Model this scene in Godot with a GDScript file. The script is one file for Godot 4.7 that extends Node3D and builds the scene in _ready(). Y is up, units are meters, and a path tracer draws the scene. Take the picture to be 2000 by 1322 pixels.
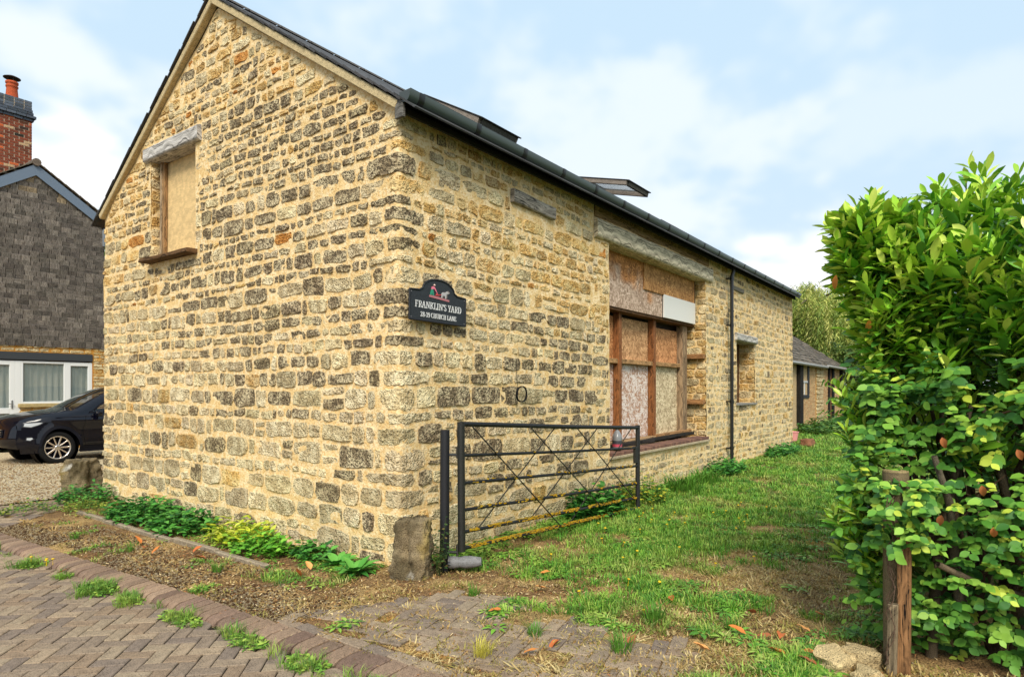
extends Node3D
# A stone barn with boarded openings, seen from the corner; x runs along the long wall, -z along the gable, y up, metres.

const W := 6.22       # gable width
const L := 14.77      # length of the long wall
const EAVE := 4.15
const APEX := 6.2
const PITCH := 0.655
const EYE := Vector3(-3.99, 1.6, 4.2)
const FWD := Vector3(0.805, 0, -0.5933)
const RGT := Vector3(0.5933, 0, 0.805)

var M := {}
var taken := {}
var rng := RandomNumberGenerator.new()
var nz := FastNoiseLite.new()


# ---------------------------------------------------------------- mesh builder
class MB:
	var v := PackedVector3Array()
	var n := PackedVector3Array()
	var c := PackedColorArray()
	var ix := PackedInt32Array()

	func three(a: int, b: int, d: int) -> void:
		ix.append(a)
		ix.append(b)
		ix.append(d)

	func face(p: Array, out: Vector3, col: Color) -> void:
		var nn := Vector3.ZERO
		for i in range(1, p.size() - 1):
			nn += (p[i] - p[0]).cross(p[i + 1] - p[0])
		if nn.length_squared() < 1e-16:
			return
		nn = nn.normalized()
		var k := v.size()
		var flip := nn.dot(out) < 0.0
		if flip:
			nn = -nn
		for q in p:
			v.append(q)
			n.append(nn)
			c.append(col)
		for i in range(1, p.size() - 1):
			if flip:
				three(k, k + i, k + i + 1)
			else:
				three(k, k + i + 1, k + i)

	# a sheet of nu x nv points; du x dv is the outside
	func grid(p: PackedVector3Array, nu: int, nv: int, cols, around := false) -> void:
		var k := v.size()
		var nn := PackedVector3Array()
		nn.resize(nu * nv)
		var mu := nu if around else nu - 1
		for j in nv - 1:
			for i in mu:
				var a := i + j * nu
				var b := (i + 1) % nu + j * nu
				var d := b + nu
				var e := a + nu
				var fn := (p[d] - p[a]).cross(p[e] - p[b])
				nn[a] += fn
				nn[b] += fn
				nn[d] += fn
				nn[e] += fn
				three(k + a, k + d, k + b)
				three(k + a, k + e, k + d)
		for i in nu * nv:
			v.append(p[i])
			n.append(nn[i].normalized() if nn[i].length_squared() > 1e-20 else Vector3.UP)
			c.append(cols if cols is Color else cols[i])

	func box(t: Transform3D, s: Vector3, b: float, col: Color) -> void:
		var h := s * 0.5
		b = minf(b, minf(h.x, minf(h.y, h.z)) * 0.6)
		var o := t.origin
		for a in 3:
			var a1 := (a + 1) % 3
			var a2 := (a + 2) % 3
			for sg in [-1.0, 1.0]:
				var q := []
				for w in [[-1, -1], [1, -1], [1, 1], [-1, 1]]:
					var p := Vector3()
					p[a] = sg * h[a]
					p[a1] = w[0] * (h[a1] - b)
					p[a2] = w[1] * (h[a2] - b)
					q.append(t * p)
				var mid: Vector3 = (q[0] + q[2]) * 0.5
				face(q, mid - o, col)
		if b <= 0.0:
			return
		for a in 3:
			var a1 := (a + 1) % 3
			var a2 := (a + 2) % 3
			for s1 in [-1.0, 1.0]:
				for s2 in [-1.0, 1.0]:
					var q := []
					for w in [[-1, 0], [1, 0], [1, 1], [-1, 1]]:
						var p := Vector3()
						p[a] = w[0] * (h[a] - b)
						p[a1] = s1 * (h[a1] - (b if w[1] == 1 else 0.0))
						p[a2] = s2 * (h[a2] - (b if w[1] == 0 else 0.0))
						q.append(t * p)
					face(q, t.basis * Vector3(0, 0, 0) + (q[0] + q[2]) * 0.5 - o, col)
		for sx in [-1.0, 1.0]:
			for sy in [-1.0, 1.0]:
				for sz in [-1.0, 1.0]:
					var q := [t * Vector3(sx * h.x, sy * (h.y - b), sz * (h.z - b)), t * Vector3(sx * (h.x - b), sy * h.y, sz * (h.z - b)), t * Vector3(sx * (h.x - b), sy * (h.y - b), sz * h.z)]
					face(q, t * Vector3(sx * h.x, sy * h.y, sz * h.z) - o, col)

	func bx(lo: Vector3, hi: Vector3, b: float, col: Color) -> void:
		box(Transform3D(Basis(), (lo + hi) * 0.5), hi - lo, b, col)

	func tube(path: Array, r, seg: int, col: Color, caps := true) -> void:
		var p := PackedVector3Array()
		var m := path.size()
		var ref := Vector3.UP
		for i in m:
			var d: Vector3 = (path[mini(i + 1, m - 1)] - path[maxi(i - 1, 0)]).normalized()
			if absf(d.dot(ref)) > 0.95:
				ref = Vector3.RIGHT if absf(d.x) < 0.8 else Vector3.BACK
			var e := d.cross(ref).normalized()
			var g := e.cross(d)
			ref = g
			var rr: float = r[i] if r is Array else r
			for k in seg:
				var a := TAU * k / seg
				p.append(path[i] + (e * cos(a) + g * sin(a)) * rr)
		grid(p, seg, m, col, true)
		if caps:
			for end in [0, m - 1]:
				var q := []
				for k in seg:
					q.append(p[end * seg + k])
				var away: Vector3 = path[0] - path[1] if end == 0 else path[m - 1] - path[m - 2]
				face(q, away, col)

	func lathe(t: Transform3D, prof: Array, seg: int, col: Color) -> void:   # prof: Vector2(radius, height), bottom up
		var p := PackedVector3Array()
		for q in prof:
			for k in seg:
				var a := -TAU * k / seg
				p.append(t * Vector3(cos(a) * q.x, q.y, sin(a) * q.x))
		grid(p, seg, prof.size(), col, true)

	func prism(poly: PackedVector2Array, t: Transform3D, depth: float, col: Color, bev := 0.0) -> void:
		var tri := Geometry2D.triangulate_polygon(poly)
		var m := poly.size()
		var inner := poly
		if bev > 0.0:
			var off := Geometry2D.offset_polygon(poly, -bev)
			if off.size() == 1 and off[0].size() == m:
				inner = off[0]
		for i in range(0, tri.size(), 3):
			face([t * Vector3(poly[tri[i]].x, poly[tri[i]].y, depth), t * Vector3(poly[tri[i + 1]].x, poly[tri[i + 1]].y, depth), t * Vector3(poly[tri[i + 2]].x, poly[tri[i + 2]].y, depth)], t.basis.z, col)
			face([t * Vector3(poly[tri[i]].x, poly[tri[i]].y, 0), t * Vector3(poly[tri[i + 1]].x, poly[tri[i + 1]].y, 0), t * Vector3(poly[tri[i + 2]].x, poly[tri[i + 2]].y, 0)], -t.basis.z, col)
		var cw := Geometry2D.is_polygon_clockwise(poly)
		for i in m:
			var a := poly[i]
			var b := poly[(i + 1) % m]
			var o2 := Vector2(b.y - a.y, a.x - b.x)
			if cw:
				o2 = -o2
			face([t * Vector3(a.x, a.y, 0), t * Vector3(b.x, b.y, 0), t * Vector3(b.x, b.y, depth), t * Vector3(a.x, a.y, depth)], t.basis * Vector3(o2.x, o2.y, 0), col)

	func rock(t: Transform3D, s: Vector3, rough: float, f: FastNoiseLite, off: float, col: Color, m := 5) -> void:
		for a in 3:
			var a1 := (a + 1) % 3
			var a2 := (a + 2) % 3
			for sg in [-1.0, 1.0]:
				var p := PackedVector3Array()
				for j in m:
					for i in m:
						var q := Vector3()
						q[a] = sg
						q[a1] = sg * (2.0 * i / (m - 1) - 1.0)
						q[a2] = 2.0 * j / (m - 1) - 1.0
						var d := q.normalized().lerp(q * 0.75, 0.45)
						d *= 1.0 + rough * f.get_noise_3d(d.x * 30.0 + off, d.y * 30.0, d.z * 30.0)
						p.append(t * (d * s * 0.5))
				grid(p, m, m, col)

	func arrays() -> Array:
		var a := []
		a.resize(Mesh.ARRAY_MAX)
		a[Mesh.ARRAY_VERTEX] = v
		a[Mesh.ARRAY_NORMAL] = n
		a[Mesh.ARRAY_COLOR] = c
		a[Mesh.ARRAY_INDEX] = ix
		return a

	func into(am: ArrayMesh, mat: Material) -> void:
		if ix.is_empty():
			return
		am.add_surface_from_arrays(Mesh.PRIMITIVE_TRIANGLES, arrays())
		am.surface_set_material(am.get_surface_count() - 1, mat)

	func mesh(mat: Material) -> ArrayMesh:
		var am := ArrayMesh.new()
		into(am, mat)
		return am


# ---------------------------------------------------------------- naming and placing
func numbered(called: String) -> String:
	taken[called] = taken.get(called, 0) + 1
	return called if taken[called] == 1 else "%s_%03d" % [called, taken[called] - 1]

func tag(o: Node, label := "", category := "", group := "", kind := "") -> void:
	if label: o.set_meta("label", label)
	if category: o.set_meta("category", category)
	if group: o.set_meta("group", group)
	if kind: o.set_meta("kind", kind)

func thing(called: String, label: String, category: String, at := Vector3.ZERO, turn := 0.0, group := "") -> Node3D:
	var o := Node3D.new()
	o.name = numbered(called)
	add_child(o)
	o.position = at
	o.rotation.y = turn
	tag(o, label, category, group)
	return o

func obj(called: String, mesh: Mesh, parent: Node = null) -> MeshInstance3D:
	var o := MeshInstance3D.new()
	o.name = numbered(called)
	o.mesh = mesh
	(parent if parent else self).add_child(o, true)
	return o

func put(called: String, mb: MB, mat: Material, parent: Node = null) -> MeshInstance3D:
	return obj(called, mb.mesh(mat), parent)

func struct(called: String, mb: MB, mat: Material) -> MeshInstance3D:
	var o := put(called, mb, mat)
	tag(o, "", "", "", "structure")
	return o

func many(called: String, mesh: Mesh, where: Array, cols, parent: Node = null, kind := "stuff") -> MultiMeshInstance3D:
	var mm := MultiMesh.new()
	mm.transform_format = MultiMesh.TRANSFORM_3D
	mm.use_colors = true
	mm.mesh = mesh
	mm.instance_count = where.size()
	for i in where.size():
		mm.set_instance_transform(i, where[i])
		mm.set_instance_color(i, cols[i] if cols is Array or cols is PackedColorArray else cols)
	var o := MultiMeshInstance3D.new()
	o.name = numbered(called)
	o.multimesh = mm
	(parent if parent else self).add_child(o, true)
	if kind: o.set_meta("kind", kind)
	return o

# a sawn or hewn timber from a to b; its own x axis runs along the grain
func timber(called: String, a: Vector3, b: Vector3, wide: float, high: float, mat: Material, parent: Node, col := Color.WHITE, bev := 0.006, rough := 0.0) -> MeshInstance3D:
	var d := (b - a)
	var len := d.length()
	var x := d / len
	var z := x.cross(Vector3.UP)
	z = Vector3.BACK if z.length() < 0.1 else z.normalized()
	var y := z.cross(x)
	var off := Vector3(rng.randf() * 3.0, rng.randf() * 0.7, rng.randf() * 0.7)
	var mb := MB.new()
	if rough <= 0.0:
		mb.box(Transform3D(Basis(), off), Vector3(len, high, wide), bev, col)
	else:
		var p := PackedVector3Array()
		var nu := 32
		var nv := maxi(4, int(len / 0.06))
		for j in nv:
			for i in nu:
				var an := TAU * (i + 0.5) / nu
				var q := Vector2(cos(an), sin(an))
				var e := pow(pow(absf(q.x), 16.0) + pow(absf(q.y), 16.0), -1.0 / 16.0)
				var s := len * (float(j) / (nv - 1) - 0.5)
				var k := 1.0 + rough * nz.get_noise_3d((s + off.x) * 60.0, q.x * 14.0, q.y * 14.0 + off.y * 50.0)
				p.append(off + Vector3(s, q.y * e * high * 0.5 * k, q.x * e * wide * 0.5 * k))
		mb.grid(p, nu, nv, col, true)
		for end in [0, nv - 1]:
			var q := []
			for i in nu:
				q.append(p[end * nu + i])
			mb.face(q, Vector3(-1 if end == 0 else 1, 0, 0), col)
	var o := put(called, mb, mat, parent)
	o.transform = Transform3D(Basis(x, y, z), (a + b) * 0.5 - Basis(x, y, z) * off)
	return o

func lin(r: float, g: float, b: float) -> Color:
	return Color(r / 255.0, g / 255.0, b / 255.0).srgb_to_linear()

func rnd(a: float, b: float) -> float:
	return rng.randf_range(a, b)

# how large something of that size shows from the camera; 0 when out of its sight
func shows(p: Vector3, area: float, normal := Vector3.ZERO) -> float:
	var r := p - EYE
	var d := r.dot(FWD)
	if d < 0.5:
		return 0.0
	var sx := r.dot(RGT) / d
	var sy := r.y / d
	if absf(sx) > 0.82 or sy > 0.63 or sy < -0.47:
		return 0.0
	var f := 1.0 if normal == Vector3.ZERO else maxf(0.0, -normal.dot(r.normalized()))
	return area * f / (d * d)


# ---------------------------------------------------------------- textures
func noise_bytes(size: int, sd: int, cycles: float, octaves := 4, cellular := false, gain := 0.5) -> PackedByteArray:
	var f := FastNoiseLite.new()
	f.seed = sd
	f.frequency = cycles / size
	f.noise_type = FastNoiseLite.TYPE_CELLULAR if cellular else FastNoiseLite.TYPE_SIMPLEX_SMOOTH
	f.fractal_type = FastNoiseLite.FRACTAL_FBM if octaves > 1 else FastNoiseLite.FRACTAL_NONE
	f.fractal_octaves = maxi(octaves, 1)
	f.fractal_gain = gain
	return f.get_seamless_image(size, size, false, false, 0.2).get_data()

func tex(size: int, fn: Callable) -> ImageTexture:
	var d := PackedByteArray()
	d.resize(size * size * 3)
	for i in size * size:
		var q: Color = fn.call(i)
		d[3 * i] = int(clampf(q.r, 0.0, 1.0) * 255.0)
		d[3 * i + 1] = int(clampf(q.g, 0.0, 1.0) * 255.0)
		d[3 * i + 2] = int(clampf(q.b, 0.0, 1.0) * 255.0)
	return ImageTexture.create_from_image(Image.create_from_data(size, size, false, Image.FORMAT_RGB8, d))

func grey(size: int, d: PackedByteArray) -> ImageTexture:
	return ImageTexture.create_from_image(Image.create_from_data(size, size, false, Image.FORMAT_L8, d))

func c8(r: float, g: float, b: float) -> Color:
	return Color(r / 255.0, g / 255.0, b / 255.0)

func mat(called: String, albedo: Texture2D, metres: float, rough: float, height: Texture2D = null, cm := 0.0, tint := Color.WHITE, world := false) -> StandardMaterial3D:
	var m := StandardMaterial3D.new()
	m.resource_name = called
	m.albedo_color = tint
	m.albedo_texture = albedo
	m.vertex_color_use_as_albedo = true
	m.roughness = rough
	m.metallic_specular = 0.35
	m.uv1_triplanar = true
	m.uv1_world_triplanar = world
	m.uv1_triplanar_sharpness = 4.0
	m.uv1_scale = Vector3.ONE / metres
	m.uv1_offset = Vector3(0.37, 0.0, 0.11)
	if height:
		m.heightmap_enabled = true
		m.heightmap_texture = height
		m.heightmap_scale = cm
	M[called] = m
	return m

func plain(called: String, col: Color, rough: float, metal := 0.0, spec := 0.5) -> StandardMaterial3D:
	var m := StandardMaterial3D.new()
	m.resource_name = called
	m.albedo_color = col
	m.vertex_color_use_as_albedo = true
	m.roughness = rough
	m.metallic = metal
	m.metallic_specular = spec
	M[called] = m
	return m

func ss(a: float, b: float, x: float) -> float:
	return smoothstep(a, b, x)

func make_materials() -> void:
	var n := 512
	var blot := noise_bytes(n, 11, 7, 4)
	var mid := noise_bytes(n, 12, 26, 3)
	var fine := noise_bytes(n, 13, 70, 2)
	var grain := noise_bytes(n, 14, 150, 1)
	var mid2 := noise_bytes(n, 15, 34, 3, false, 0.65)
	var cell := noise_bytes(n, 16, 60, 1, true)
	var hs := PackedByteArray()      # rough stone relief
	hs.resize(n * n)
	for i in n * n:
		hs[i] = int(clampf(mid[i] * 0.35 + fine[i] * 0.35 + mid2[i] * 0.3, 0, 255))
	var stone_h := grey(n, hs)
	var hm := PackedByteArray()
	hm.resize(n * n)
	for i in n * n:
		hm[i] = int(clampf(mid2[i] * 0.55 + grain[i] * 0.2 + fine[i] * 0.25, 0, 255))
	var mortar_h := grey(n, hm)
	# lichen-blackened stone: nearly black pits and cream scabs over grey brown
	var td := tex(n, func(i):
		var a := blot[i] / 255.0
		var b := mid2[i] / 255.0
		var f := fine[i] / 255.0
		var g := grain[i] / 255.0
		var q := c8(128, 111, 85).lerp(c8(196, 178, 142), ss(0.36, 0.68, a * 0.75 + b * 0.25))
		q = q.lerp(c8(74, 64, 50), ss(0.50, 0.38, b * 0.6 + f * 0.4) * 0.8)
		q = q.lerp(c8(196, 180, 144), ss(0.55, 0.66, f * 0.45 + b * 0.35 + a * 0.2) * 0.85)
		return q * (0.86 + 0.28 * g))
	mat("stone_dark", td, 1.45, 0.95, stone_h, 3.2, Color.WHITE, true)
	var tp := tex(n, func(i):
		var a := blot[i] / 255.0
		var b := mid2[i] / 255.0
		var f := fine[i] / 255.0
		var g := grain[i] / 255.0
		var q := c8(200, 178, 136).lerp(c8(230, 212, 172), ss(0.3, 0.7, a))
		q = q.lerp(c8(138, 123, 97), ss(0.48, 0.36, b * 0.55 + f * 0.3 + a * 0.15) * 0.75)
		q = q.lerp(c8(240, 230, 204), ss(0.60, 0.72, f * 0.6 + b * 0.4) * 0.7)
		return q * (0.88 + 0.22 * g))
	mat("stone_pale", tp, 1.45, 0.95, stone_h, 3.2, Color.WHITE, true)
	var ty := tex(n, func(i):
		var a := blot[i] / 255.0
		var b := mid2[i] / 255.0
		var f := fine[i] / 255.0
		var g := grain[i] / 255.0
		var q := c8(206, 164, 98).lerp(c8(226, 198, 142), ss(0.3, 0.7, a))
		q = q.lerp(c8(140, 104, 60), ss(0.46, 0.34, b * 0.6 + f * 0.4) * 0.8)
		q = q.lerp(c8(236, 216, 170), ss(0.60, 0.72, f * 0.5 + b * 0.5) * 0.6)
		return q * (0.88 + 0.22 * g))
	mat("stone_ochre", ty, 1.45, 0.95, stone_h, 3.2, Color.WHITE, true)
	var tm := tex(n, func(i):
		var a := blot[i] / 255.0
		var b := mid[i] / 255.0
		var g := grain[i] / 255.0
		var f := fine[i] / 255.0
		var q := c8(227, 195, 138).lerp(c8(239, 214, 168), ss(0.3, 0.7, a))
		q = q.lerp(c8(206, 160, 96), ss(0.48, 0.28, b) * 0.55)
		return q * (0.90 + 0.12 * g + 0.06 * f))
	mat("mortar", tm, 1.1, 0.95, mortar_h, 0.9, Color.WHITE, true)
	# neutral mottled texture for painted, mineral and earthy things that take their colour from the mesh
	var tn := tex(n, func(i):
		var q := 0.80 + 0.16 * (blot[i] / 255.0) - 0.3 * ss(0.42, 0.28, mid2[i] / 255.0) + 0.10 * (grain[i] / 255.0) + 0.08 * (fine[i] / 255.0 - 0.5)
		return Color(q, q, q))
	mat("mineral", tn, 0.55, 0.95, stone_h, 0.6)
	mat("paver", tn, 0.45, 0.92, mortar_h, 0.5)
	mat("brick_face", tn, 0.4, 0.92, mortar_h, 0.4)
	mat("slate", tn, 0.6, 0.7, mortar_h, 0.4)
	mat("bark", tn, 0.25, 0.95, stone_h, 1.2)
	mat("guard_rock", tn, 0.5, 0.97, stone_h, 2.2)
	var ts := tex(n, func(i):
		var b := mid2[i] / 255.0
		var f := fine[i] / 255.0
		var g := grain[i] / 255.0
		var q := 0.74 + 0.25 * (blot[i] / 255.0) + 0.5 * (f - 0.5) + 0.35 * (g - 0.5) - 0.4 * ss(0.45, 0.3, b)
		return Color(q * 1.02, q, q * 0.96))
	mat("earth", ts, 0.7, 1.0, stone_h, 1.8, Color.WHITE, true)
	mat("gravel_bed", ts, 0.35, 1.0, stone_h, 2.0, Color.WHITE, true)
	# woods: the grain runs along x of the object
	var gr := FastNoiseLite.new()
	gr.seed = 5
	gr.frequency = 1.0
	gr.fractal_octaves = 3
	var wood := PackedFloat32Array()
	wood.resize(n * n)
	for y in n:
		for x in n:
			var u := TAU * x / n
			var w := TAU * y / n
			var warp := gr.get_noise_3d(cos(u) * 0.5, sin(u) * 0.5, cos(w) * 1.5 + sin(w)) * 0.6
			wood[y * n + x] = gr.get_noise_3d(cos(w + warp) * 7.0 + 20.0, sin(w + warp) * 7.0, cos(u) * 0.35) * 0.6 + gr.get_noise_3d(cos(w) * 26.0, sin(w) * 26.0 + 9.0, cos(u + 1.0) * 0.9) * 0.6
	var wh := PackedByteArray()
	wh.resize(n * n)
	for i in n * n:
		wh[i] = int(clampf(128.0 + wood[i] * 150.0 + (grain[i] - 128.0) * 0.12, 0, 255))
	var wood_h := grey(n, wh)
	var tw := tex(n, func(i):
		var q := 0.82 + wood[i] * 0.55 + 0.1 * (grain[i] / 255.0 - 0.5)
		q -= 0.5 * ss(-0.28, -0.5, wood[i])
		return Color(q, q * 0.99, q * 0.97))
	mat("old_oak", tw, 1.4, 0.9, wood_h, 0.9)
	mat("sawn_pine", tw, 1.1, 0.75, wood_h, 0.15)
	mat("shingle", tw, 0.55, 0.9, wood_h, 0.3)
	var tply := tex(n, func(i):
		var b := mid[i] / 255.0
		var k := absf(fmod(b * 9.0 + blot[i] / 255.0 * 6.0, 1.0) - 0.5) * 2.0
		var q := 0.92 - 0.13 * k * ss(0.3, 0.7, blot[i] / 255.0) + 0.05 * (grain[i] / 255.0 - 0.5) + wood[i] * 0.12
		q -= 0.4 * ss(0.955, 0.99, cell[i] / 255.0) * ss(0.6, 0.8, blot[i] / 255.0)
		return Color(q, q, q))
	mat("plywood", tply, 0.9, 0.75)
	# oriented strand board: thousands of flakes laid at random
	var fl := PackedFloat32Array()
	fl.resize(n * n)
	fl.fill(0.5)
	var g2 := RandomNumberGenerator.new()
	g2.seed = 77
	for k in 2600:
		var cx := g2.randf() * n
		var cyy := g2.randf() * n
		var an := g2.randf() * PI
		var hl := g2.randf_range(8.0, 24.0)
		var hw := g2.randf_range(2.0, 5.5)
		var tone := g2.randf()
		var ca := cos(an)
		var sa := sin(an)
		var e := int(hl) + 2
		for dy in range(-e, e, 1):
			for dx in range(-e, e, 1):
				var a := dx * ca + dy * sa
				var b := -dx * sa + dy * ca
				if absf(a) < hl and absf(b) < hw:
					var at := posmod(int(cyy) + dy, n) * n + posmod(int(cx) + dx, n)
					fl[at] = lerpf(fl[at], tone, 0.85)
	var tosb := tex(n, func(i):
		var t := fl[i]
		var q := 0.60 + 0.40 * t + 0.14 * (grain[i] / 255.0 - 0.5)
		return Color(q, q * (0.93 + 0.07 * t), q * (0.86 + 0.14 * t)))
	mat("strand_board", tosb, 1.3, 0.85)
	var twh := tex(n, func(i):
		var t := fl[i]
		var q := c8(190, 146, 116).lerp(c8(160, 124, 104), ss(0.3, 0.6, mid[i] / 255.0)).lerp(c8(232, 222, 214), ss(0.25, 0.70, t * 0.7 + blot[i] / 255.0 * 0.3) * 0.9)
		return q)
	mat("strand_board_bleached", twh, 1.25, 0.9)
	plain("white_paint", Color(0.86, 0.86, 0.85), 0.45)
	plain("flat", Color(1, 1, 1), 0.6)
	plain("gutter_black", Color(1, 1, 1), 0.28)
	var iron := mat("iron", tn, 0.3, 0.55, mortar_h, 0.25)
	iron.metallic_specular = 0.5
	mat("lichen_iron", tn, 0.12, 0.9, stone_h, 0.8)
	var paint := plain("car_paint", Color(1, 1, 1), 0.5, 0.0, 0.2)
	paint.clearcoat_enabled = true
	paint.clearcoat = 0.8
	paint.clearcoat_roughness = 0.03
	plain("rubber", Color(1, 1, 1), 0.8, 0.0, 0.3)
	plain("alloy", Color(1, 1, 1), 0.25, 0.9)
	var gl := plain("glass", Color(0.75, 0.85, 0.85, 0.12), 0.02)
	gl.transparency = BaseMaterial3D.TRANSPARENCY_ALPHA
	gl.vertex_color_use_as_albedo = false
	var tg := plain("tinted_glass", Color(0.05, 0.07, 0.07, 0.45), 0.02)
	tg.transparency = BaseMaterial3D.TRANSPARENCY_ALPHA
	tg.vertex_color_use_as_albedo = false
	for q in [["leaf_glossy", 0.32, 0.5], ["leaf_matt", 0.55, 0.55], ["grass", 0.6, 0.5], ["dry_leaf", 0.7, 0.4], ["willow_leaf", 0.6, 0.6]]:
		var m := plain(q[0], Color(1, 1, 1), q[1], 0.0, 0.4)
		m.backlight_enabled = true
		m.backlight = Color(q[2], q[2], q[2])


func _ready() -> void:
	rng.seed = 20240
	nz.seed = 3
	nz.frequency = 0.02
	nz.fractal_octaves = 3
	# ---- camera: level, the lens shifted up a little
	var cam := Camera3D.new()
	cam.name = "camera"
	cam.projection = Camera3D.PROJECTION_FRUSTUM
	cam.near = 0.05
	cam.far = 900.0
	cam.size = 0.05 * 1322.0 / 1247.0
	cam.frustum_offset = Vector2(0, 0.05 * 99.0 / 1247.0)
	cam.transform = Transform3D(Basis(RGT, Vector3.UP, -FWD).orthonormalized(), EYE)
	add_child(cam)
	cam.current = true
	# ---- sky, sun, exposure
	var env := Environment.new()
	env.background_mode = Environment.BG_SKY
	var sky := Sky.new()
	var psm := PanoramaSkyMaterial.new()
	psm.panorama = make_sky()
	sky.sky_material = psm
	env.sky = sky
	env.tonemap_mode = Environment.TONE_MAPPER_LINEAR
	env.tonemap_exposure = 2.75
	env.sdfgi_enabled = true
	env.ssao_enabled = true
	env.ssil_enabled = true
	var we := WorldEnvironment.new()
	we.name = "environment"
	we.environment = env
	add_child(we)
	var sun := DirectionalLight3D.new()
	sun.name = "sun"
	sun.light_energy = 0.5
	sun.light_color = Color(1.0, 0.97, 0.91)
	sun.light_angular_distance = 24.0
	sun.shadow_enabled = true
	add_child(sun)
	sun.look_at_from_position(Vector3(-5.8, 7.2, 4.4), Vector3.ZERO, Vector3.UP)
	make_materials()
	# ---- large structure
	build_ground()
	build_barn()
	build_neighbour()
	build_shed()
	# ---- objects
	build_kerb_and_paving()
	build_gate()
	build_sign()
	build_car()
	build_trees()
	build_hedge()
	# ---- small things
	build_small()
	build_plants()
	build_grass()


func make_sky() -> ImageTexture:
	var w := 1024
	var h := 512
	var f := FastNoiseLite.new()
	f.seed = 9
	f.frequency = 1.0
	f.fractal_octaves = 5
	var f2 := FastNoiseLite.new()
	f2.seed = 4
	f2.frequency = 1.0
	f2.fractal_octaves = 3
	# cloud banks: azimuth (degrees from +x towards +z), height, half widths, strength
	var banks := [[-72.5, 23, 4, 2.4, 0.6], [-71, 16, 6, 4, 1.0], [-26, 22, 14, 5, 0.5], [-11, 8.5, 8, 4.5, 1.0], [-22, 15, 7, 3.5, 0.55], [-2, 20, 9, 4, 0.3], [60, 25, 25, 9, 0.7], [120, 18, 22, 8, 0.8], [190, 30, 25, 10, 0.7], [230, 14, 18, 6, 0.9], [150, 50, 25, 9, 0.6], [20, 40, 18, 8, 0.6], [280, 55, 30, 9, 0.5]]
	var d := PackedByteArray()
	d.resize(w * h * 6)
	var im := Image.create(w, h, false, Image.FORMAT_RGBF)
	for y in h:
		var el := PI * (0.5 - (y + 0.5) / h)
		var sy := sin(el)
		for x in w:
			if sy < 0.0:
				im.set_pixel(x, y, Color(0.14, 0.12, 0.08))
				continue
			var az := ((x + 0.5) / w - 0.25) * TAU
			var dx := cos(az) * cos(el)
			var dz := sin(az) * cos(el)
			var k := 1.0 / (sy + 0.22)
			var px := dx * k
			var pz := dz * k
			var base := Color(0.222, 0.296, 0.363).lerp(Color(0.29, 0.335, 0.37), pow(1.0 - sy, 4.0))
			var nse := f.get_noise_2d(px * 2.6, pz * 2.6) + 0.35 * f.get_noise_2d(px * 11.0, pz * 11.0)
			var big := f2.get_noise_2d(px * 0.5 + 7.0, pz * 0.5)
			var cover := ss(0.0, 0.8, nse * 0.8 + big * 0.5 + 0.22) * 0.45
			var azd := rad_to_deg(az)
			var eld := rad_to_deg(el)
			for b in banks:
				var da: float = fposmod(azd - b[0] + 180.0, 360.0) - 180.0
				var q: float = (da / b[2]) * (da / b[2]) + ((eld - b[1]) / b[3]) * ((eld - b[1]) / b[3])
				if q < 4.0:
					cover = maxf(cover, b[4] * ss(0.22, 0.85, exp(-q * 0.8) + nse * 0.6))
			var c := base.lerp(Color(0.405, 0.41, 0.415), clampf(cover, 0, 1))
			im.set_pixel(x, y, c)
	return ImageTexture.create_from_image(im)


# ---------------------------------------------------------------- ground
func kerb_x(z: float) -> float:      # inner edge of the kerb
	return -1.425 + 0.05 * z

func hill(x: float, z: float) -> float:
	return 0.018 * nz.get_noise_2d(x * 40.0, z * 40.0) + 0.03 * nz.get_noise_2d(x * 9.0 + 50.0, z * 9.0)

func ground_y(x: float, z: float) -> float:
	if x < kerb_x(z) - 0.12:
		return -0.11
	if z < -6.75:
		return -0.03
	var y := hill(x, z)
	if x < 0.0:
		y = y * 0.5 - 0.004 - 0.022 * ss(0.22, 0.04, x - kerb_x(z))
	if apron(x, z) > 0.0:
		y = minf(y * 0.3 - 0.012, -0.004)
	return y

# 1 well inside the paved crossings that run from the kerb to the gateway and to the yard
func apron(x: float, z: float) -> float:
	var a := 0.0
	if z > 0.17 + (x + 1.4) * 0.53 and z < 2.9 and x < 0.05:
		a = 1.0
	if z < -4.95 - (x + 1.5) * 1.05 and x < -0.35 and z > -6.75:
		a = 1.0
	return a

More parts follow.
